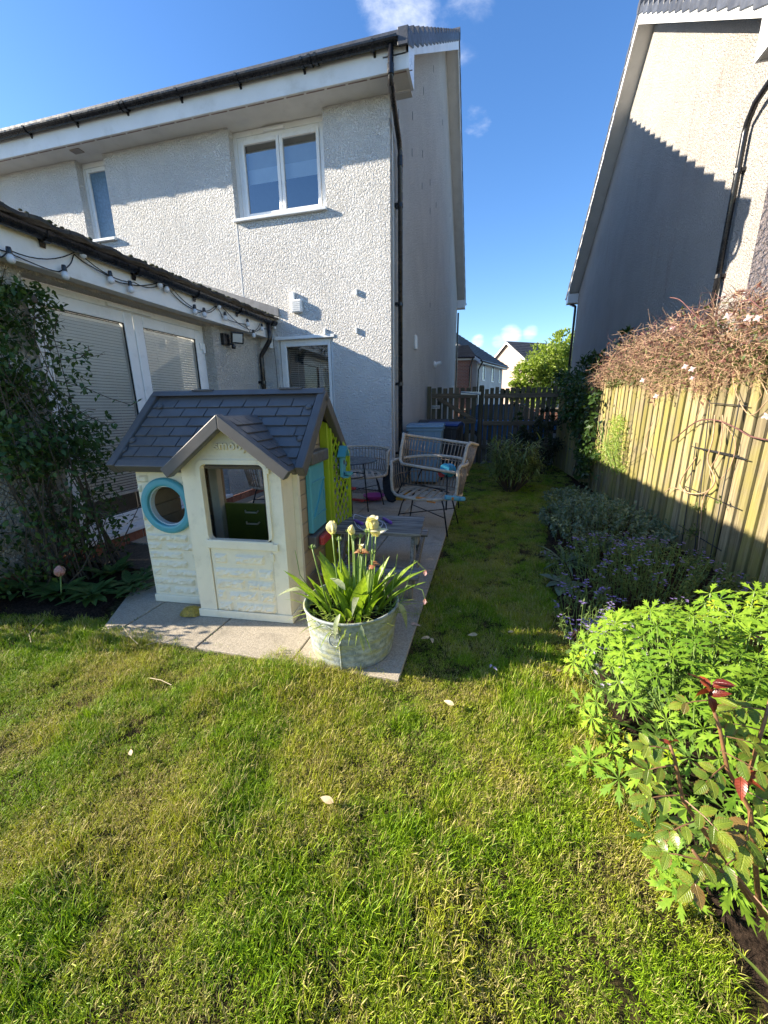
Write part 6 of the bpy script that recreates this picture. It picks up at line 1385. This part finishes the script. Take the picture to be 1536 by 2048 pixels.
# rose bush
MT['lf_rose'] = M_leaf('rose_leaf', (.10, .17, .018), (.24, .29, .03), .3, .3, spec=.5, dry=(.26, .16, .05), dry_amt=.05, vein=24, edge=(.24, .11, .03))
MT['lf_rosered'] = M_leaf('red_young_rose_leaf', (.13, .018, .014), (.26, .05, .022), .3, .3, spec=.5, vein=24)
MT['cane'] = M_plain('rose_cane', (.20, .10, .045), .5, .25, 30)
rs = thing('rose_bush', 'rose bush with glossy leaves and red young shoots at the right edge', 'rose bush', (.72, .80, .02))
rl = leaf_vf(1, .66, 11, .16, .22, .85); rl = ([(x*(1.0 if (i//3) % 2 else .86), y+(.0 if (i//3) % 2 else .02), z-.012*(1 if (i//3) % 2 else -1)*(abs(x) > .03)) for i, (x, y, z) in enumerate(rl[0])], rl[1]); q = MB(); q.add(*rl); rl_me = q.mesh('leaf', MT['lf_rose'], True); q = MB(); q.add(*leaf_vf(1, .5, 4, .35, .4)); rr_me = q.mesh('red_leaf', MT['lf_rosered'], True)
def rp_(px, py, y): return at(px, py, 1, y)
def cane(pts, r0=.0055, r1=.003):
    q = [rp_(*p) for p in pts]; mb = MB(); n = len(q); mb.tube(q, [r0+(r1-r0)*i/(n-1) for i in range(n)], 7); part('cane', mb, MT['cane'], rs, smooth=True); return q
def compound(p, d, s, n=5):
    d = Vector(d).normalized(); up = (rnd_dir()*.35+Vector((-.25, -.45, 1))).normalized(); sd = d.cross(up).normalized(); s *= .8; L = s*1.9
    mb = MB(); mb.tube([p, p+d*L*.6-Vector((0, 0, .004)), p+d*L-Vector((0, 0, .012))], [.0018, .0014, .001], 4); part('leaf_stalk', mb, MT['cane'], rs)
    inst('leaf', rl_me, rs, along(p+d*L*.98-Vector((0, 0, .012)), d-Vector((0, 0, .25)), up+rnd_dir()*.25, s*1.05))
    for k, f in enumerate((.86, .45)[:n//2]):
        for q_ in (-1, 1): inst('leaf', rl_me, rs, along(p+d*L*f-Vector((0, 0, .008*f)), sd*q_+d*.55-Vector((0, 0, .2)), up+rnd_dir()*.35, s*random.uniform(.82, 1.0)))
c1 = cane([(1520, 1830, .80), (1500, 1620, .80), (1455, 1540, .82), (1440, 1460, .83), (1418, 1392, .83)]); c2 = cane([(1500, 1800, .80), (1420, 1680, .80), (1365, 1600, .81), (1350, 1520, .82), (1340, 1490, .82)]); c3 = cane([(1560, 1820, .82), (1560, 1600, .84), (1500, 1540, .84), (1530, 1440, .86), (1545, 1380, .88)]); c4 = cane([(1536, 1840, .78), (1480, 1760, .74), (1400, 1720, .74), (1385, 1700, .74)])
for (pt, d, s, n) in [((1345, 1500, .82), (-.7, -.1, .2), .040, 5), ((1350, 1530, .81), (-.9, -.2, -.1), .042, 5), ((1362, 1590, .80), (-.9, -.2, .0), .047, 5), ((1370, 1600, .80), (.3, -.5, .1), .045, 5), ((1395, 1640, .79), (-.8, -.3, -.2), .042, 5), ((1400, 1650, .79), (.7, -.3, .0), .048, 5),
                      ((1425, 1690, .78), (-.5, -.6, .1), .045, 5), ((1440, 1470, .83), (.8, -.1, .1), .042, 5), ((1440, 1500, .82), (.8, -.3, -.1), .048, 5), ((1450, 1530, .82), (-.6, -.5, .0), .044, 5), ((1470, 1570, .81), (.7, -.5, .1), .048, 5), ((1500, 1620, .80), (-.4, -.7, -.1), .052, 5), ((1505, 1660, .79), (.5, -.6, -.1), .052, 5),
                      ((1520, 1460, .86), (-.7, -.1, .25), .046, 5), ((1535, 1420, .87), (-.8, -.2, .2), .05, 5), ((1540, 1390, .88), (.2, -.2, .6), .045, 5), ((1500, 1700, .78), (-.7, -.4, -.1), .05, 5), ((1425, 1730, .74), (-.6, -.5, 0), .048, 3), ((1400, 1720, .74), (-.8, .0, .1), .045, 3), ((1480, 1760, .75), (.3, -.8, .1), .055, 3), ((1520, 1590, .84), (.3, -.4, .3), .05, 5), ((1420, 1400, .83), (-.7, -.1, -.05), .034, 3)]:
    compound(rp_(*pt), d, s, n)
for (pt, nn) in (((1418, 1392, .83), 9), ((1480, 1565, .80), 5), ((1340, 1490, .82), 2)):
    p = rp_(*pt)
    for k in range(nn): inst('red_leaf', rr_me, rs, along(p+Vector((0, 0, .004*k)), (rnd_dir()+Vector((0, 0, .3-.12*k))), (rnd_dir()+Vector((0, 0, 1))), random.uniform(.026, .046)))
mb = MB(); q = rp_(1418, 1392, .83); mb.tube([q, q+Vector((.004, 0, .028))], [.0026, .0015], 6); part('young_tip', mb, MT['lf_rosered'], rs)
# catmint mound
MT['lf_mint'] = M_leaf('catmint_leaf', (.10, .15, .10), (.19, .25, .17), .22, .6)
def mound(name, label, cat, c, r, h, leafmat, nstem, nleaf, ls, lv, flower=None, nfl=0, fmat=None, fs_=.012, lean=.25, stemmat=None):
    tg = thing(name, label, cat, c); c = Vector(c); st, lf_, fl_ = MB(), MB(), MB()
    for k in range(nstem):
        a = random.uniform(0, 6.283); rr = random.random()**.55; top = c+Vector((r[0]*rr*math.cos(a), r[1]*rr*math.sin(a), h*(1-.55*rr*rr)*random.uniform(.75, 1.1))); b = c+Vector((r[0]*rr*.85*math.cos(a), r[1]*rr*.85*math.sin(a), 0)); mid = b.lerp(top, .5)+Vector((random.uniform(-.03, .03), random.uniform(-.03, .03), .02))
        st.tube([b, mid, top], [.0018, .0014, .0008], 4, caps=False)
        for j in range(nleaf):
            t_ = random.uniform(.25, 1); p = b.lerp(mid, t_*2) if t_ < .5 else mid.lerp(top, t_*2-1); lf_.shape(lv, along(p, rnd_dir(.15), rnd_dir()*.5+Vector((0, 0, 1)), ls*random.uniform(.6, 1.25)))
        if flower and random.random() < nfl/nstem:
            for j in range(random.randint(3, 6)):
                p = top+rnd_dir()*fs_*1.6
                for m_ in range(5): fl_.shape(quad_leaf(1, .7, .1), along(p, Vector((math.cos(m_*1.257), math.sin(m_*1.257), .25)), (0, 0, 1), fs_*random.uniform(.7, 1)))
    part('stems', st, stemmat or MT['stemg'], tg); part('foliage', lf_, leafmat, tg, kind='stuff')
    if fl_.v: part('flowers', fl_, fmat, tg, kind='stuff')
    return tg
MT['fl_purple'] = M_leaf('mauve_petal', (.22, .14, .46), (.42, .32, .66), .3, .6)
MT['fl_pale'] = M_leaf('pale_lilac_petal', (.50, .40, .66), (.75, .66, .80), .3, .6)
MT['lf_fine'] = M_leaf('fine_leaf', (.08, .13, .035), (.17, .23, .065), .3, .55)
mv = leaf_vf(1, .5, 2, .15, .2)
mound('catmint_mound', 'grey-green catmint mound in shade at the fence foot', 'plant', (1.20, 4.35, .03), (.62, .9, .0), .38, MT['lf_mint'], 320, 22, .040, mv)
mound('catmint_mound', 'lower grey-green mound trailing toward the lawn edge further back', 'plant', (1.22, 5.6, .03), (.45, .6, .0), .24, MT['lf_mint'], 190, 18, .036, mv)
mound('polemonium_clump', 'ferny clump with small mauve flowers between catmint and cut-leaved clump', 'plant', (1.14, 3.05, .03), (.66, .72, .0), .34, MT['lf_fine'], 330, 24, .030, leaf_vf(1, .34, 2, .1, .2), True, 120, MT['fl_purple'], .012)
mound('polemonium_clump', 'mauve-flowered clump spilling onto the lawn edge left of the bright clump', 'plant', (.66, 2.32, .03), (.22, .42, .0), .26, MT['lf_fine'], 80, 15, .026, leaf_vf(1, .34, 2, .1, .2), True, 46, MT['fl_purple'], .012)
mound('lilac_flower_clump', 'few pale lilac flowers on thin stems at the sunlit rim of the bright clump', 'plant', (.66, 1.86, .03), (.16, .36, .0), .32, MT['lf_fine'], 34, 9, .028, leaf_vf(1, .34, 2, .1, .2), True, 26, MT['fl_pale'], .013)
mound('fern_clump', 'feathery yellow-green fern in shade against the fence boards', 'fern', (1.74, 2.65, .03), (.20, .28, .0), .36, M_leaf('fern_leaf', (.10, .13, .03), (.17, .19, .045), .3), 46, 34, .022, leaf_vf(1, .3, 2, .1, .2))
q = MB(); q.add(*leaf_vf(1, .12, 4, .35, .5)); iris_me = q.mesh('leaf', MT['lf_mint'], True)
rosette('strap_plant', 'tuft of pale strap leaves at the bed edge beside the catmint', (.72, 3.45, .02), 26, .14, .24, me=iris_me, rise=1.2, spread=.04)
q = MB(); q.add(*leaf_vf(1, .5, 4, .1, .3)); bl_me = q.mesh('leaf', MT['lf_mint'], True)
rosette('bulb_leaves', 'pair of broad flat grey-green leaves at the lawn edge under the mauve flowers', (.62, 2.98, .02), 6, .13, .2, me=bl_me, rise=.35, spread=.02)
q = MB(); q.add(*leaf_vf(1, .055, 4, .3, .45)); st_me = q.mesh('leaf', M_leaf('lily_blade', (.16, .22, .04), (.26, .30, .06), .3), True)
rosette('strap_plant', 'yellow-green blades rising from bare soil in the bottom right corner', (.80, .62, .02), 16, .12, .26, me=st_me, rise=1.0, spread=.03)

# ================================================================ climbers and wires on the fence
fX = lambda y: fx(y)-.02
MT['vine'] = M_plain('dry_vine_stem', (.40, .26, .16), .85, .3, 25)
MT['vine_d'] = M_plain('dark_vine_stem', (.13, .055, .05), .85, .3, 25)
MT['lf_cl'] = M_leaf('clematis_leaf', (.07, .12, .025), (.17, .18, .06), .25, .5)
MT['lf_clr'] = M_leaf('bronze_clematis_leaf', (.16, .06, .05), (.27, .12, .10), .25, .5)
cl = thing('clematis', 'tangled brown clematis with a few pale pink flowers sprawling over the fence top', 'climber', (1.82, 4.5, 1.6))
def cl_env(y):
    """lower and upper limits of the tangle at y"""
    lo = 1.57+.08*math.sin(y*2.3)+.22*noise.noise(Vector((y*3.1, 0, 7)))-.18*math.exp(-((y-3.9)/.6)**2); hi = 1.74+.10*noise.noise(Vector((y*4, 3, 0)))+.35*max(0, 1-((y-4.3)/2.6)**2)**.6 if 1.7 < y < 6.9 else 1.75
    return lo, hi
bright, dark, lf1, lf2_ = MB(), MB(), MB(), MB()
for k in range(6400):
    y = min(6.85, max(.9, random.gauss(4.3, 1.35))); lo, hi = cl_env(y); z = lo+(hi-lo)*random.random()**.8; wd = .06+.22*max(0, (z-1.5))/.6; x = fX(y)-random.uniform(-.55, 1)*wd-.02
    if z < 1.72 and x > fX(y)-.02: x = fX(y)-.03
    p = Vector((x, y, z)); d = (rnd_dir()+Vector((-.3, .25*(1 if y > 4.4 else -1), -.05))).normalized(); L = random.uniform(.05, .18); bnd = rnd_dir()*L*.25
    top_ = (z-lo)/(hi-lo)
    tgt = dark if random.random() < (.16+.22*top_) else bright
    tgt.tube([p, p+d*L*.5+bnd, p+d*L], [.0019, .0015, .0008], 3, caps=False)
    if random.random() < .5: (lf2_ if random.random() < .35+.4*top_ else lf1).shape(leaf_vf(1, .4, 2, .2, .3), along(p+d*L*random.random(), rnd_dir(-.2), rnd_dir(), random.uniform(.025, .055)))
for k in range(2600):
    y = random.uniform(1.2, 6.5); lo, hi = cl_env(y); z = 1.60+(hi-.10-1.60)*random.random(); 
    if z < 1.6: continue
    lf1.shape(leaf_vf(1, .5, 2, .2, .3), along((fX(y)+random.uniform(-.02, .16)*(z > 1.74)-.03, y, z), rnd_dir(-.3), rnd_dir(), random.uniform(.04, .07)))
part('dry_stems', bright, MT['vine'], cl, kind='stuff'); part('dark_stems', dark, MT['vine_d'], cl, kind='stuff'); part('foliage', lf1, MT['lf_cl'], cl, kind='stuff'); part('bronze_foliage', lf2_, MT['lf_clr'], cl, kind='stuff')
for (px, py, s) in ((1370, 733, .034), (1384, 738, .034), (1285, 760, .04), (1312, 792, .036), (1345, 655, .034), (1330, 662, .03), (1455, 632, .036), (1497, 636, .036), (1515, 636, .034), (1384, 756, .024), (1532, 832, .03)):
    c = at(px, py, 0, fX(4.2)-.2); mb = MB()
    for m_ in range(4): mb.shape(leaf_vf(1, .62, 3, .1, .2), along(c, Vector((.85, -.5, .1))*math.cos(m_*1.57+.4)+Vector((.1, .2, .97))*math.sin(m_*1.57+.4), (-.5, -.82, .25), s*.8))
    part('flower', mb, M_leaf('clematis_petal', (.66, .42, .48), (.80, .62, .65), .35), cl, smooth=True)
# long wandering stems
def vine(pts, r, mat, name='vine_stem', off=.03):
    q = []
    for (px, py) in pts:
        c = at(px, py, 0, 1.8); c = at(px, py, 0, fX(c.y)-off); q.append(c)
    cv = []
    for i in range(len(q)-1):
        a, b, c, d = q[max(i-1, 0)], q[i], q[i+1], q[min(i+2, len(q)-1)]
        for k in range(5): s = k/5; cv.append(.5*((2*b)+(-a+c)*s+(2*a-5*b+4*c-d)*s*s+(-a+3*b-3*c+d)*s**3))
    cv.append(q[-1]); mb = MB(); mb.tube(cv, r, 5); part(name, mb, mat, cl, smooth=True)
vine([(1345, 882), (1390, 845), (1430, 840), (1470, 855), (1500, 872), (1536, 880), (1570, 884)], .0055, MT['vine_d']); vine([(1430, 830), (1425, 880), (1415, 920), (1430, 960), (1410, 985), (1375, 985), (1360, 965), (1385, 925), (1392, 915)], .006, MT['vine'])
vine([(1445, 830), (1440, 900), (1420, 940), (1425, 970), (1410, 990), (1404, 1005)], .004, MT['vine']); vine([(1372, 985), (1345, 975), (1330, 985)], .004, MT['vine']); vine([(1300, 770), (1310, 830), (1290, 880), (1300, 915)], .003, MT['vine'])
vine([(1460, 700), (1470, 780), (1500, 830), (1536, 800)], .0035, MT['vine']); vine([(1480, 700), (1520, 760), (1536, 790)], .0035, MT['vine']); vine([(1380, 700), (1420, 760), (1400, 820), (1380, 860)], .003, MT['vine']); vine([(1340, 595), (1360, 600), (1385, 625), (1410, 650)], .004, MT['vine_d'], off=.25); vine([(1480, 605), (1500, 600), (1520, 615), (1536, 612)], .004, MT['vine_d'], off=.25); vine([(1400, 620), (1430, 600), (1450, 592)], .003, MT['vine_d'], off=.25)
vine([(1405, 1000), (1400, 1060), (1395, 1110)], .004, MT['vine']); vine([(1440, 840), (1470, 880), (1462, 930), (1440, 960)], .003, MT['vine'])
# small sprigs on stems lower down
mb = MB(); 
for (px, py, n, sp) in ((1395, 1015, 40, .06), (1385, 1060, 70, .09), (1400, 1110, 60, .09), (1440, 1000, 10, .05), (1275, 905, 30, .06)):
    c = at(px, py, 0, fX(4)-.04)
    for k in range(n): mb.shape(leaf_vf(1, .5, 2, .2, .2), along(c+rnd_dir()*sp*random.random(), rnd_dir(), rnd_dir(), random.uniform(.02, .042)))
part('sprigs', mb, MT['lf_cl'], cl, kind='stuff')
# support wires / canes on the fence
tw = thing('trellis_wires', 'dark thin cane trellis with three crossbars fixed to the lower fence', 'trellis', (1.8, 3.8, .6))
MT['wirem'] = M_plain('dark_cane', (.02, .02, .022), .6, .2)
for (a, b) in (((1383, 893), (1478, 912)), ((1398, 897), (1494, 919)), ((1371, 973), (1475, 1017)), ((1357, 1050), (1442, 1101)), ((1420, 806), (1495, 812))):
    p0 = at(*a, 0, fX(3.9)-.028); p1 = at(*b, 0, fX(3.4)-.028); mb = MB(); mb.tube([p0, p1], .004, 6); part('crossbar', mb, MT['wirem'], tw)
for (a, b) in (((1392, 885), (1362, 1096)), ((1420, 800), (1388, 1110)), ((1480, 800), (1418, 1128))):
    p0 = at(*a, 0, fX(3.7)-.024); p1 = at(*b, 0, fX(3.7)-.024); mb = MB(); mb.tube([p0, p1], .004, 6); part('upright', mb, MT['wirem'], tw)
# winter jasmine + ivy at the light edge
iv = thing('ivy', 'dark leafy climber hanging down the shaded far part of the fence', 'climber', (1.62, 7.9, .9)); mb = MB(); st = MB()
def onf(px, py, off=.05): 
    c = at(px, py, 0, 1.65); c = at(px, py, 0, fx(c.y)-.02-off); return c
for (px, py, rpx, n) in ((1150, 800, 30, 330), (1165, 850, 26, 300), (1172, 905, 20, 220), (1165, 945, 16, 120), (1140, 830, 22, 160), (1185, 800, 16, 60), (1150, 770, 30, 260)):
    for k in range(n):
        c = onf(px+random.gauss(0, rpx*.55), py+random.gauss(0, rpx*.6), random.uniform(.01, .16)); mb.shape(quad_leaf(1, .7, .15), along(c, rnd_dir(-.4), rnd_dir()*.5+Vector((-1, -.3, .3)), random.uniform(.05, .1)))
for k in range(8):
    st.tube([onf(1160+random.uniform(-15, 15), 950), onf(1165+random.uniform(-15, 15), 880), onf(1150+random.uniform(-20, 20), 790)], .006, 5)
part('stems', st, MT['twig'], iv); part('foliage', mb, MT['lf_laurel'], iv, kind='stuff')
js = thing('jasmine', 'light green wispy climber where sun first hits the fence', 'climber', (1.7, 6.1, .9)); mb, st = MB(), MB()
for (px, py, rpx, n) in ((1235, 850, 14, 260), (1228, 885, 16, 330), (1222, 915, 18, 300), (1205, 905, 16, 130), (1240, 930, 10, 80)):
    for k in range(n):
        c = onf(px+random.gauss(0, rpx*.6), py+random.gauss(0, rpx*.7), random.uniform(.01, .12)); mb.shape(quad_leaf(1, .4, .1), along(c, rnd_dir(), rnd_dir()*.5+Vector((-1, -.3, .3)), random.uniform(.025, .05)))
for k in range(14):
    a = onf(1235+random.uniform(-10, 10), 945); b = onf(1195+random.uniform(0, 55), random.uniform(840, 900), random.uniform(.03, .25)); st.tube([a, a.lerp(b, .5)+Vector((-.06, 0, .05)), b], .0035, 5)
part('stems', st, MT['stemg'], js); part('foliage', mb, MT['lf_bright'], js, kind='stuff')

# ================================================================ fallen petals
MT['pet_fallen'] = M_leaf('fallen_petal', (.52, .38, .25), (.66, .53, .38), .3, .6, vein=5)
pv = [(x, -z_, y) for x, y, z_ in leaf_vf(1, .42, 5, .28, .22)[0]], leaf_vf(1, .42, 5, .28, .22)[1]
for (px, py, lab, mt, s, n) in ((667, 1605, 'cream pink-edged petal lying on the sunny front lawn', 'pet_cream', .085, 1), (908, 1410, 'peach-striped petal on sunlit grass beside the shadow edge', 'pet_cream', .065, 1), (862, 1279, 'pair of cream petals with pink streak at the paving edge', 'pet_cream', .07, 3), (955, 1269, 'wide cream petal lying flat on the shaded grass', 'pet_cream', .085, 1), (1027, 1263, 'small white petal in shaded grass near the flower bed', 'pet_cream', .055, 1),
                               (981, 1328, 'narrow lilac-white flower dropped at the shadow edge of the lawn', 'fl_pale', .045, 2), (1113, 1342, 'pale petal standing in grass by the bed edge', 'pet_cream', .05, 1), (922, 1223, 'tiny pale petal in the middle of the shaded grass', 'pet_cream', .03, 1), (828, 1246, 'white and crimson petals on the paving right of the tub', 'pet_pink', .045, 3), (850, 1141, 'crimson and white petal on the paving beside the picnic bench', 'pet_pink', .045, 2), (262, 1511, 'dry pale leaf on the left of the front lawn', 'pet_cream', .05, 1)):
    c = at(px, py, 2, .035 if px > 840 or py > 1400 else .025); mb = MB()
    for k in range(n):
        cc_ = c+Vector((random.uniform(-.022, .022), random.uniform(-.02, .02), 0))*(n > 1); s_ = s*.8; mb.shape(pv, along(cc_, (random.uniform(-1, 1), random.uniform(-.6, .6), .1), (random.uniform(-.3, .3), -.5, 1)) @ Matrix.Rotation(R(-90), 4, 'X') @ Matrix.Scale(s_*random.uniform(.8, 1.1), 4))
    single('fallen_petal', mb, MT['pet_fallen' if mt == 'pet_cream' else mt], lab, 'petal', c, smooth=True)

# ================================================================ grass
m, nt = mat_new('grass_blade'); t = NT(nt); g = t.n('ShaderNodeNewGeometry'); pos = g.outputs['Position']
rnd_ = t.n('ShaderNodeAttribute', attribute_name='tint').outputs['Fac']
patch = t.rng(t.noise(pos, 2.3, 5, .62), .42, .60); patch2 = t.rng(t.noise(pos, 7.5, 4, .6), .42, .62)
green = t.mix(rnd_, (.13, .25, .008), (.32, .45, .014)); ylw = t.mix(rnd_, (.38, .37, .022), (.56, .48, .07)); dry = t.mix(rnd_, (.40, .31, .12), (.52, .42, .19))
c = t.mix(t.math('MULTIPLY', patch, .62), green, ylw); c = t.mix(t.math('MULTIPLY', t.rng(t.math('ADD', rnd_, t.math('MULTIPLY', t.math('ADD', patch, patch2), .26)), .88, 1.04), .8), c, dry)
p = t.n('ShaderNodeBsdfPrincipled'); t.l(c, p.inputs['Base Color']); p.inputs['Roughness'].default_value = .5; p.inputs['Specular IOR Level'].default_value = .22
tr = t.n('ShaderNodeBsdfTranslucent'); t.l(c, tr.inputs[0]); ms = t.n('ShaderNodeMixShader'); ms.inputs[0].default_value = .2; t.l(p.outputs[0], ms.inputs[1]); t.l(tr.outputs[0], ms.inputs[2]); t.out(ms.outputs[0]); MT['grass'] = m
def tuft(n, rad, L0, L1, wd, lean, name):
    vs, fs, tint = [], [], []
    for k in range(n):
        a = random.uniform(0, 6.283); r_ = rad*random.random()**.5; b = Vector((r_*math.cos(a), r_*math.sin(a), -.004)); h = random.uniform(0, 6.283); ln = abs(random.gauss(0, lean)); d = Vector((math.cos(h), math.sin(h), 0)); L = random.uniform(L0, L1); sd = Vector((-d.y, d.x, 0)); w_ = wd*random.uniform(.6, 1.2)
        i0 = len(vs); tv = random.random(); th = .15+ln*.4; p_ = b; seg = 3
        for s in range(seg+1):
            ww = w_*(1-.25*s/seg) if s < seg else 0
            if s < seg: vs += [p_-sd*ww/2, p_+sd*ww/2]
            else: vs += [p_]
            p_ = p_+(d*math.sin(th)+Vector((0, 0, 1))*math.cos(th))*L/seg; th = min(2.0, th+ln*.75)
        fs += [(i0, i0+1, i0+3, i0+2), (i0+2, i0+3, i0+5, i0+4), (i0+4, i0+5, i0+6)]; tint += [tv]*7
    me = bpy.data.meshes.new(name); me.from_pydata([tuple(v) for v in vs], [], fs); at_ = me.attributes.new('tint', 'FLOAT', 'POINT'); at_.data.foreach_set('value', tint); me.materials.append(MT['grass']); return me
tufts = [tuft(105, .054, .015, .036, .0017, .7, 'tuft_a'), tuft(105, .060, .012, .030, .0016, .95, 'tuft_b'), tuft(64, .046, .024, .056, .0020, .5, 'tuft_c'), tuft(80, .064, .010, .025, .0017, 1.2, 'tuft_d')]
tobs = [bpy.data.objects.new('grass_tuft', me) for me in tufts]
P_, S_, I_, A_ = [], [], [], []
def try_add(x, y, dens):
    if in_poly(x, y, PATIO) and not (y < 1.70 and random.random() < .0): 
        if not (y < 1.69+.10*noise.noise(Vector((x*4, 0, 2)))+.03*noise.noise(Vector((x*17, 0, 2)))): return
    if in_poly(x, y, LBED) and not (y < 1.74 and random.random() < .5): return
    if in_poly(x, y, RBED) and x > (.52+.08*noise.noise(Vector((y*4, 2, 0)))): 
        return
    P_.append((x, y, gz(x, y)-.010)); nn = noise.noise(Vector((x*1.7, y*1.7, 9)))+.6*noise.noise(Vector((x*4.5, y*4.5, 2)))
    r_ = random.random()
    I_.append(2 if (nn > .12 and r_ < .42) else (3 if (nn < -.15 and r_ < .45) else (0 if r_ < .6 else 1)))
    S_.append(random.uniform(.7, 1.25)*(1+.42*nn)); A_.append((random.uniform(-.25, .25), random.uniform(-.25, .25), random.uniform(0, 6.283)))
def region(x0, x1, y0, y1, per_m2):
    for _ in range(int((x1-x0)*(y1-y0)*per_m2)): try_add(random.uniform(x0, x1), random.uniform(y0, y1), per_m2)
region(-2.6, 1.0, .25, 1.8, 1000); region(-.42, 1.0, 1.8, 3.4, 760); region(-.42, 1.3, 3.4, 6.5, 420); region(-.4, 1.9, 6.5, 9.7, 260); region(-4.6, -2.2, .3, 1.85, 480); region(-2.3, -.3, 1.55, 1.78, 700); region(-3, 1.6, -1.2, .25, 200)
gme = bpy.data.meshes.new('grass_points'); gme.from_pydata(P_, [], [])
gme.attributes.new('scl', 'FLOAT', 'POINT').data.foreach_set('value', S_); gme.attributes.new('pick', 'INT', 'POINT').data.foreach_set('value', I_); gme.attributes.new('turn', 'FLOAT_VECTOR', 'POINT').data.foreach_set('vector', [c for q in A_ for c in q])
go = bpy.data.objects.new('grass', gme); COL.objects.link(go); go['kind'] = 'stuff'
ng = bpy.data.node_groups.new('grass_scatter', 'GeometryNodeTree'); ng.interface.new_socket('Geometry', in_out='INPUT', socket_type='NodeSocketGeometry'); ng.interface.new_socket('Geometry', in_out='OUTPUT', socket_type='NodeSocketGeometry')
N_ = ng.nodes; gi = N_.new('NodeGroupInput'); gout = N_.new('NodeGroupOutput'); iop = N_.new('GeometryNodeInstanceOnPoints'); jn = N_.new('GeometryNodeGeometryToInstance')
for o in reversed(tobs):
    oi = N_.new('GeometryNodeObjectInfo'); oi.inputs['Object'].default_value = o; oi.inputs['As Instance'].default_value = False; g2 = N_.new('GeometryNodeGeometryToInstance'); ng.links.new(oi.outputs['Geometry'], g2.inputs[0])
    o['_j'] = 1
    if 'join' not in globals(): join = N_.new('GeometryNodeJoinGeometry')
    ng.links.new(g2.outputs[0], join.inputs[0])
def na(nm, ty):
    x = N_.new('GeometryNodeInputNamedAttribute'); x.data_type = ty; x.inputs['Name'].default_value = nm; return x.outputs['Attribute']
ng.links.new(gi.outputs[0], iop.inputs['Points']); ng.links.new(join.outputs[0], iop.inputs['Instance']); iop.inputs['Pick Instance'].default_value = True
ng.links.new(na('pick', 'INT'), iop.inputs['Instance Index']); ng.links.new(na('turn', 'FLOAT_VECTOR'), iop.inputs['Rotation']); ng.links.new(na('scl', 'FLOAT'), iop.inputs['Scale']); ng.links.new(iop.outputs[0], gout.inputs[0])
md = go.modifiers.new('scatter', 'NODES'); md.node_group = ng
# weeds and moss in the paving joints
mb = MB(); lfw = leaf_vf(1, .3, 2, .1, .4)
for k in range(520):
    if random.random() < .6: x = random.choice(xe[:6])+random.uniform(-.006, .006); y = random.uniform(1.7, 6)
    else: y = random.choice(ye[1:9])+random.uniform(-.006, .006); x = random.uniform(-2.2, -.4)
    if noise.noise(Vector((x*2.5, y*2.5, 4))) < .08 or not in_poly(x, y, PATIO): continue
    for j in range(3): mb.shape(lfw, along((x, y, .010), rnd_dir(.6), (0, 0, 1), random.uniform(.008, .022)))
part('joint_weeds', mb, MT['lf_fine'], None, kind='stuff')
GROUPS = {'wheelie_bin': 'wheelie bins by the house wall', 'rattan_chair': 'rattan tub chairs on the patio', 'fallen_petal': 'petals fallen on the grass and paving', 'gutter': 'black gutters and downpipes', 'broadleaf_plant': 'broad-leaved plants in the left bed', 'dry_stalk': 'dry stalks lying about', 'cranesbill_seedling': 'cut-leaved seedlings at the bed edge', 'gate_post': 'posts of the back gate', 'catmint_mound': 'catmint mounds along the fence', 'polemonium_clump': 'mauve-flowered clumps', 'house': 'houses of the estate', 'cable': 'cables on the house walls', 'strap_plant': 'strap-leaved tufts in the right bed'}
for o in COL.objects:
    if o.parent is None and 'category' in o:
        b = o.name.split('.')[0]
        if b in GROUPS: o['group'] = GROUPS[b]
# finish
bpy.context.view_layer.update()
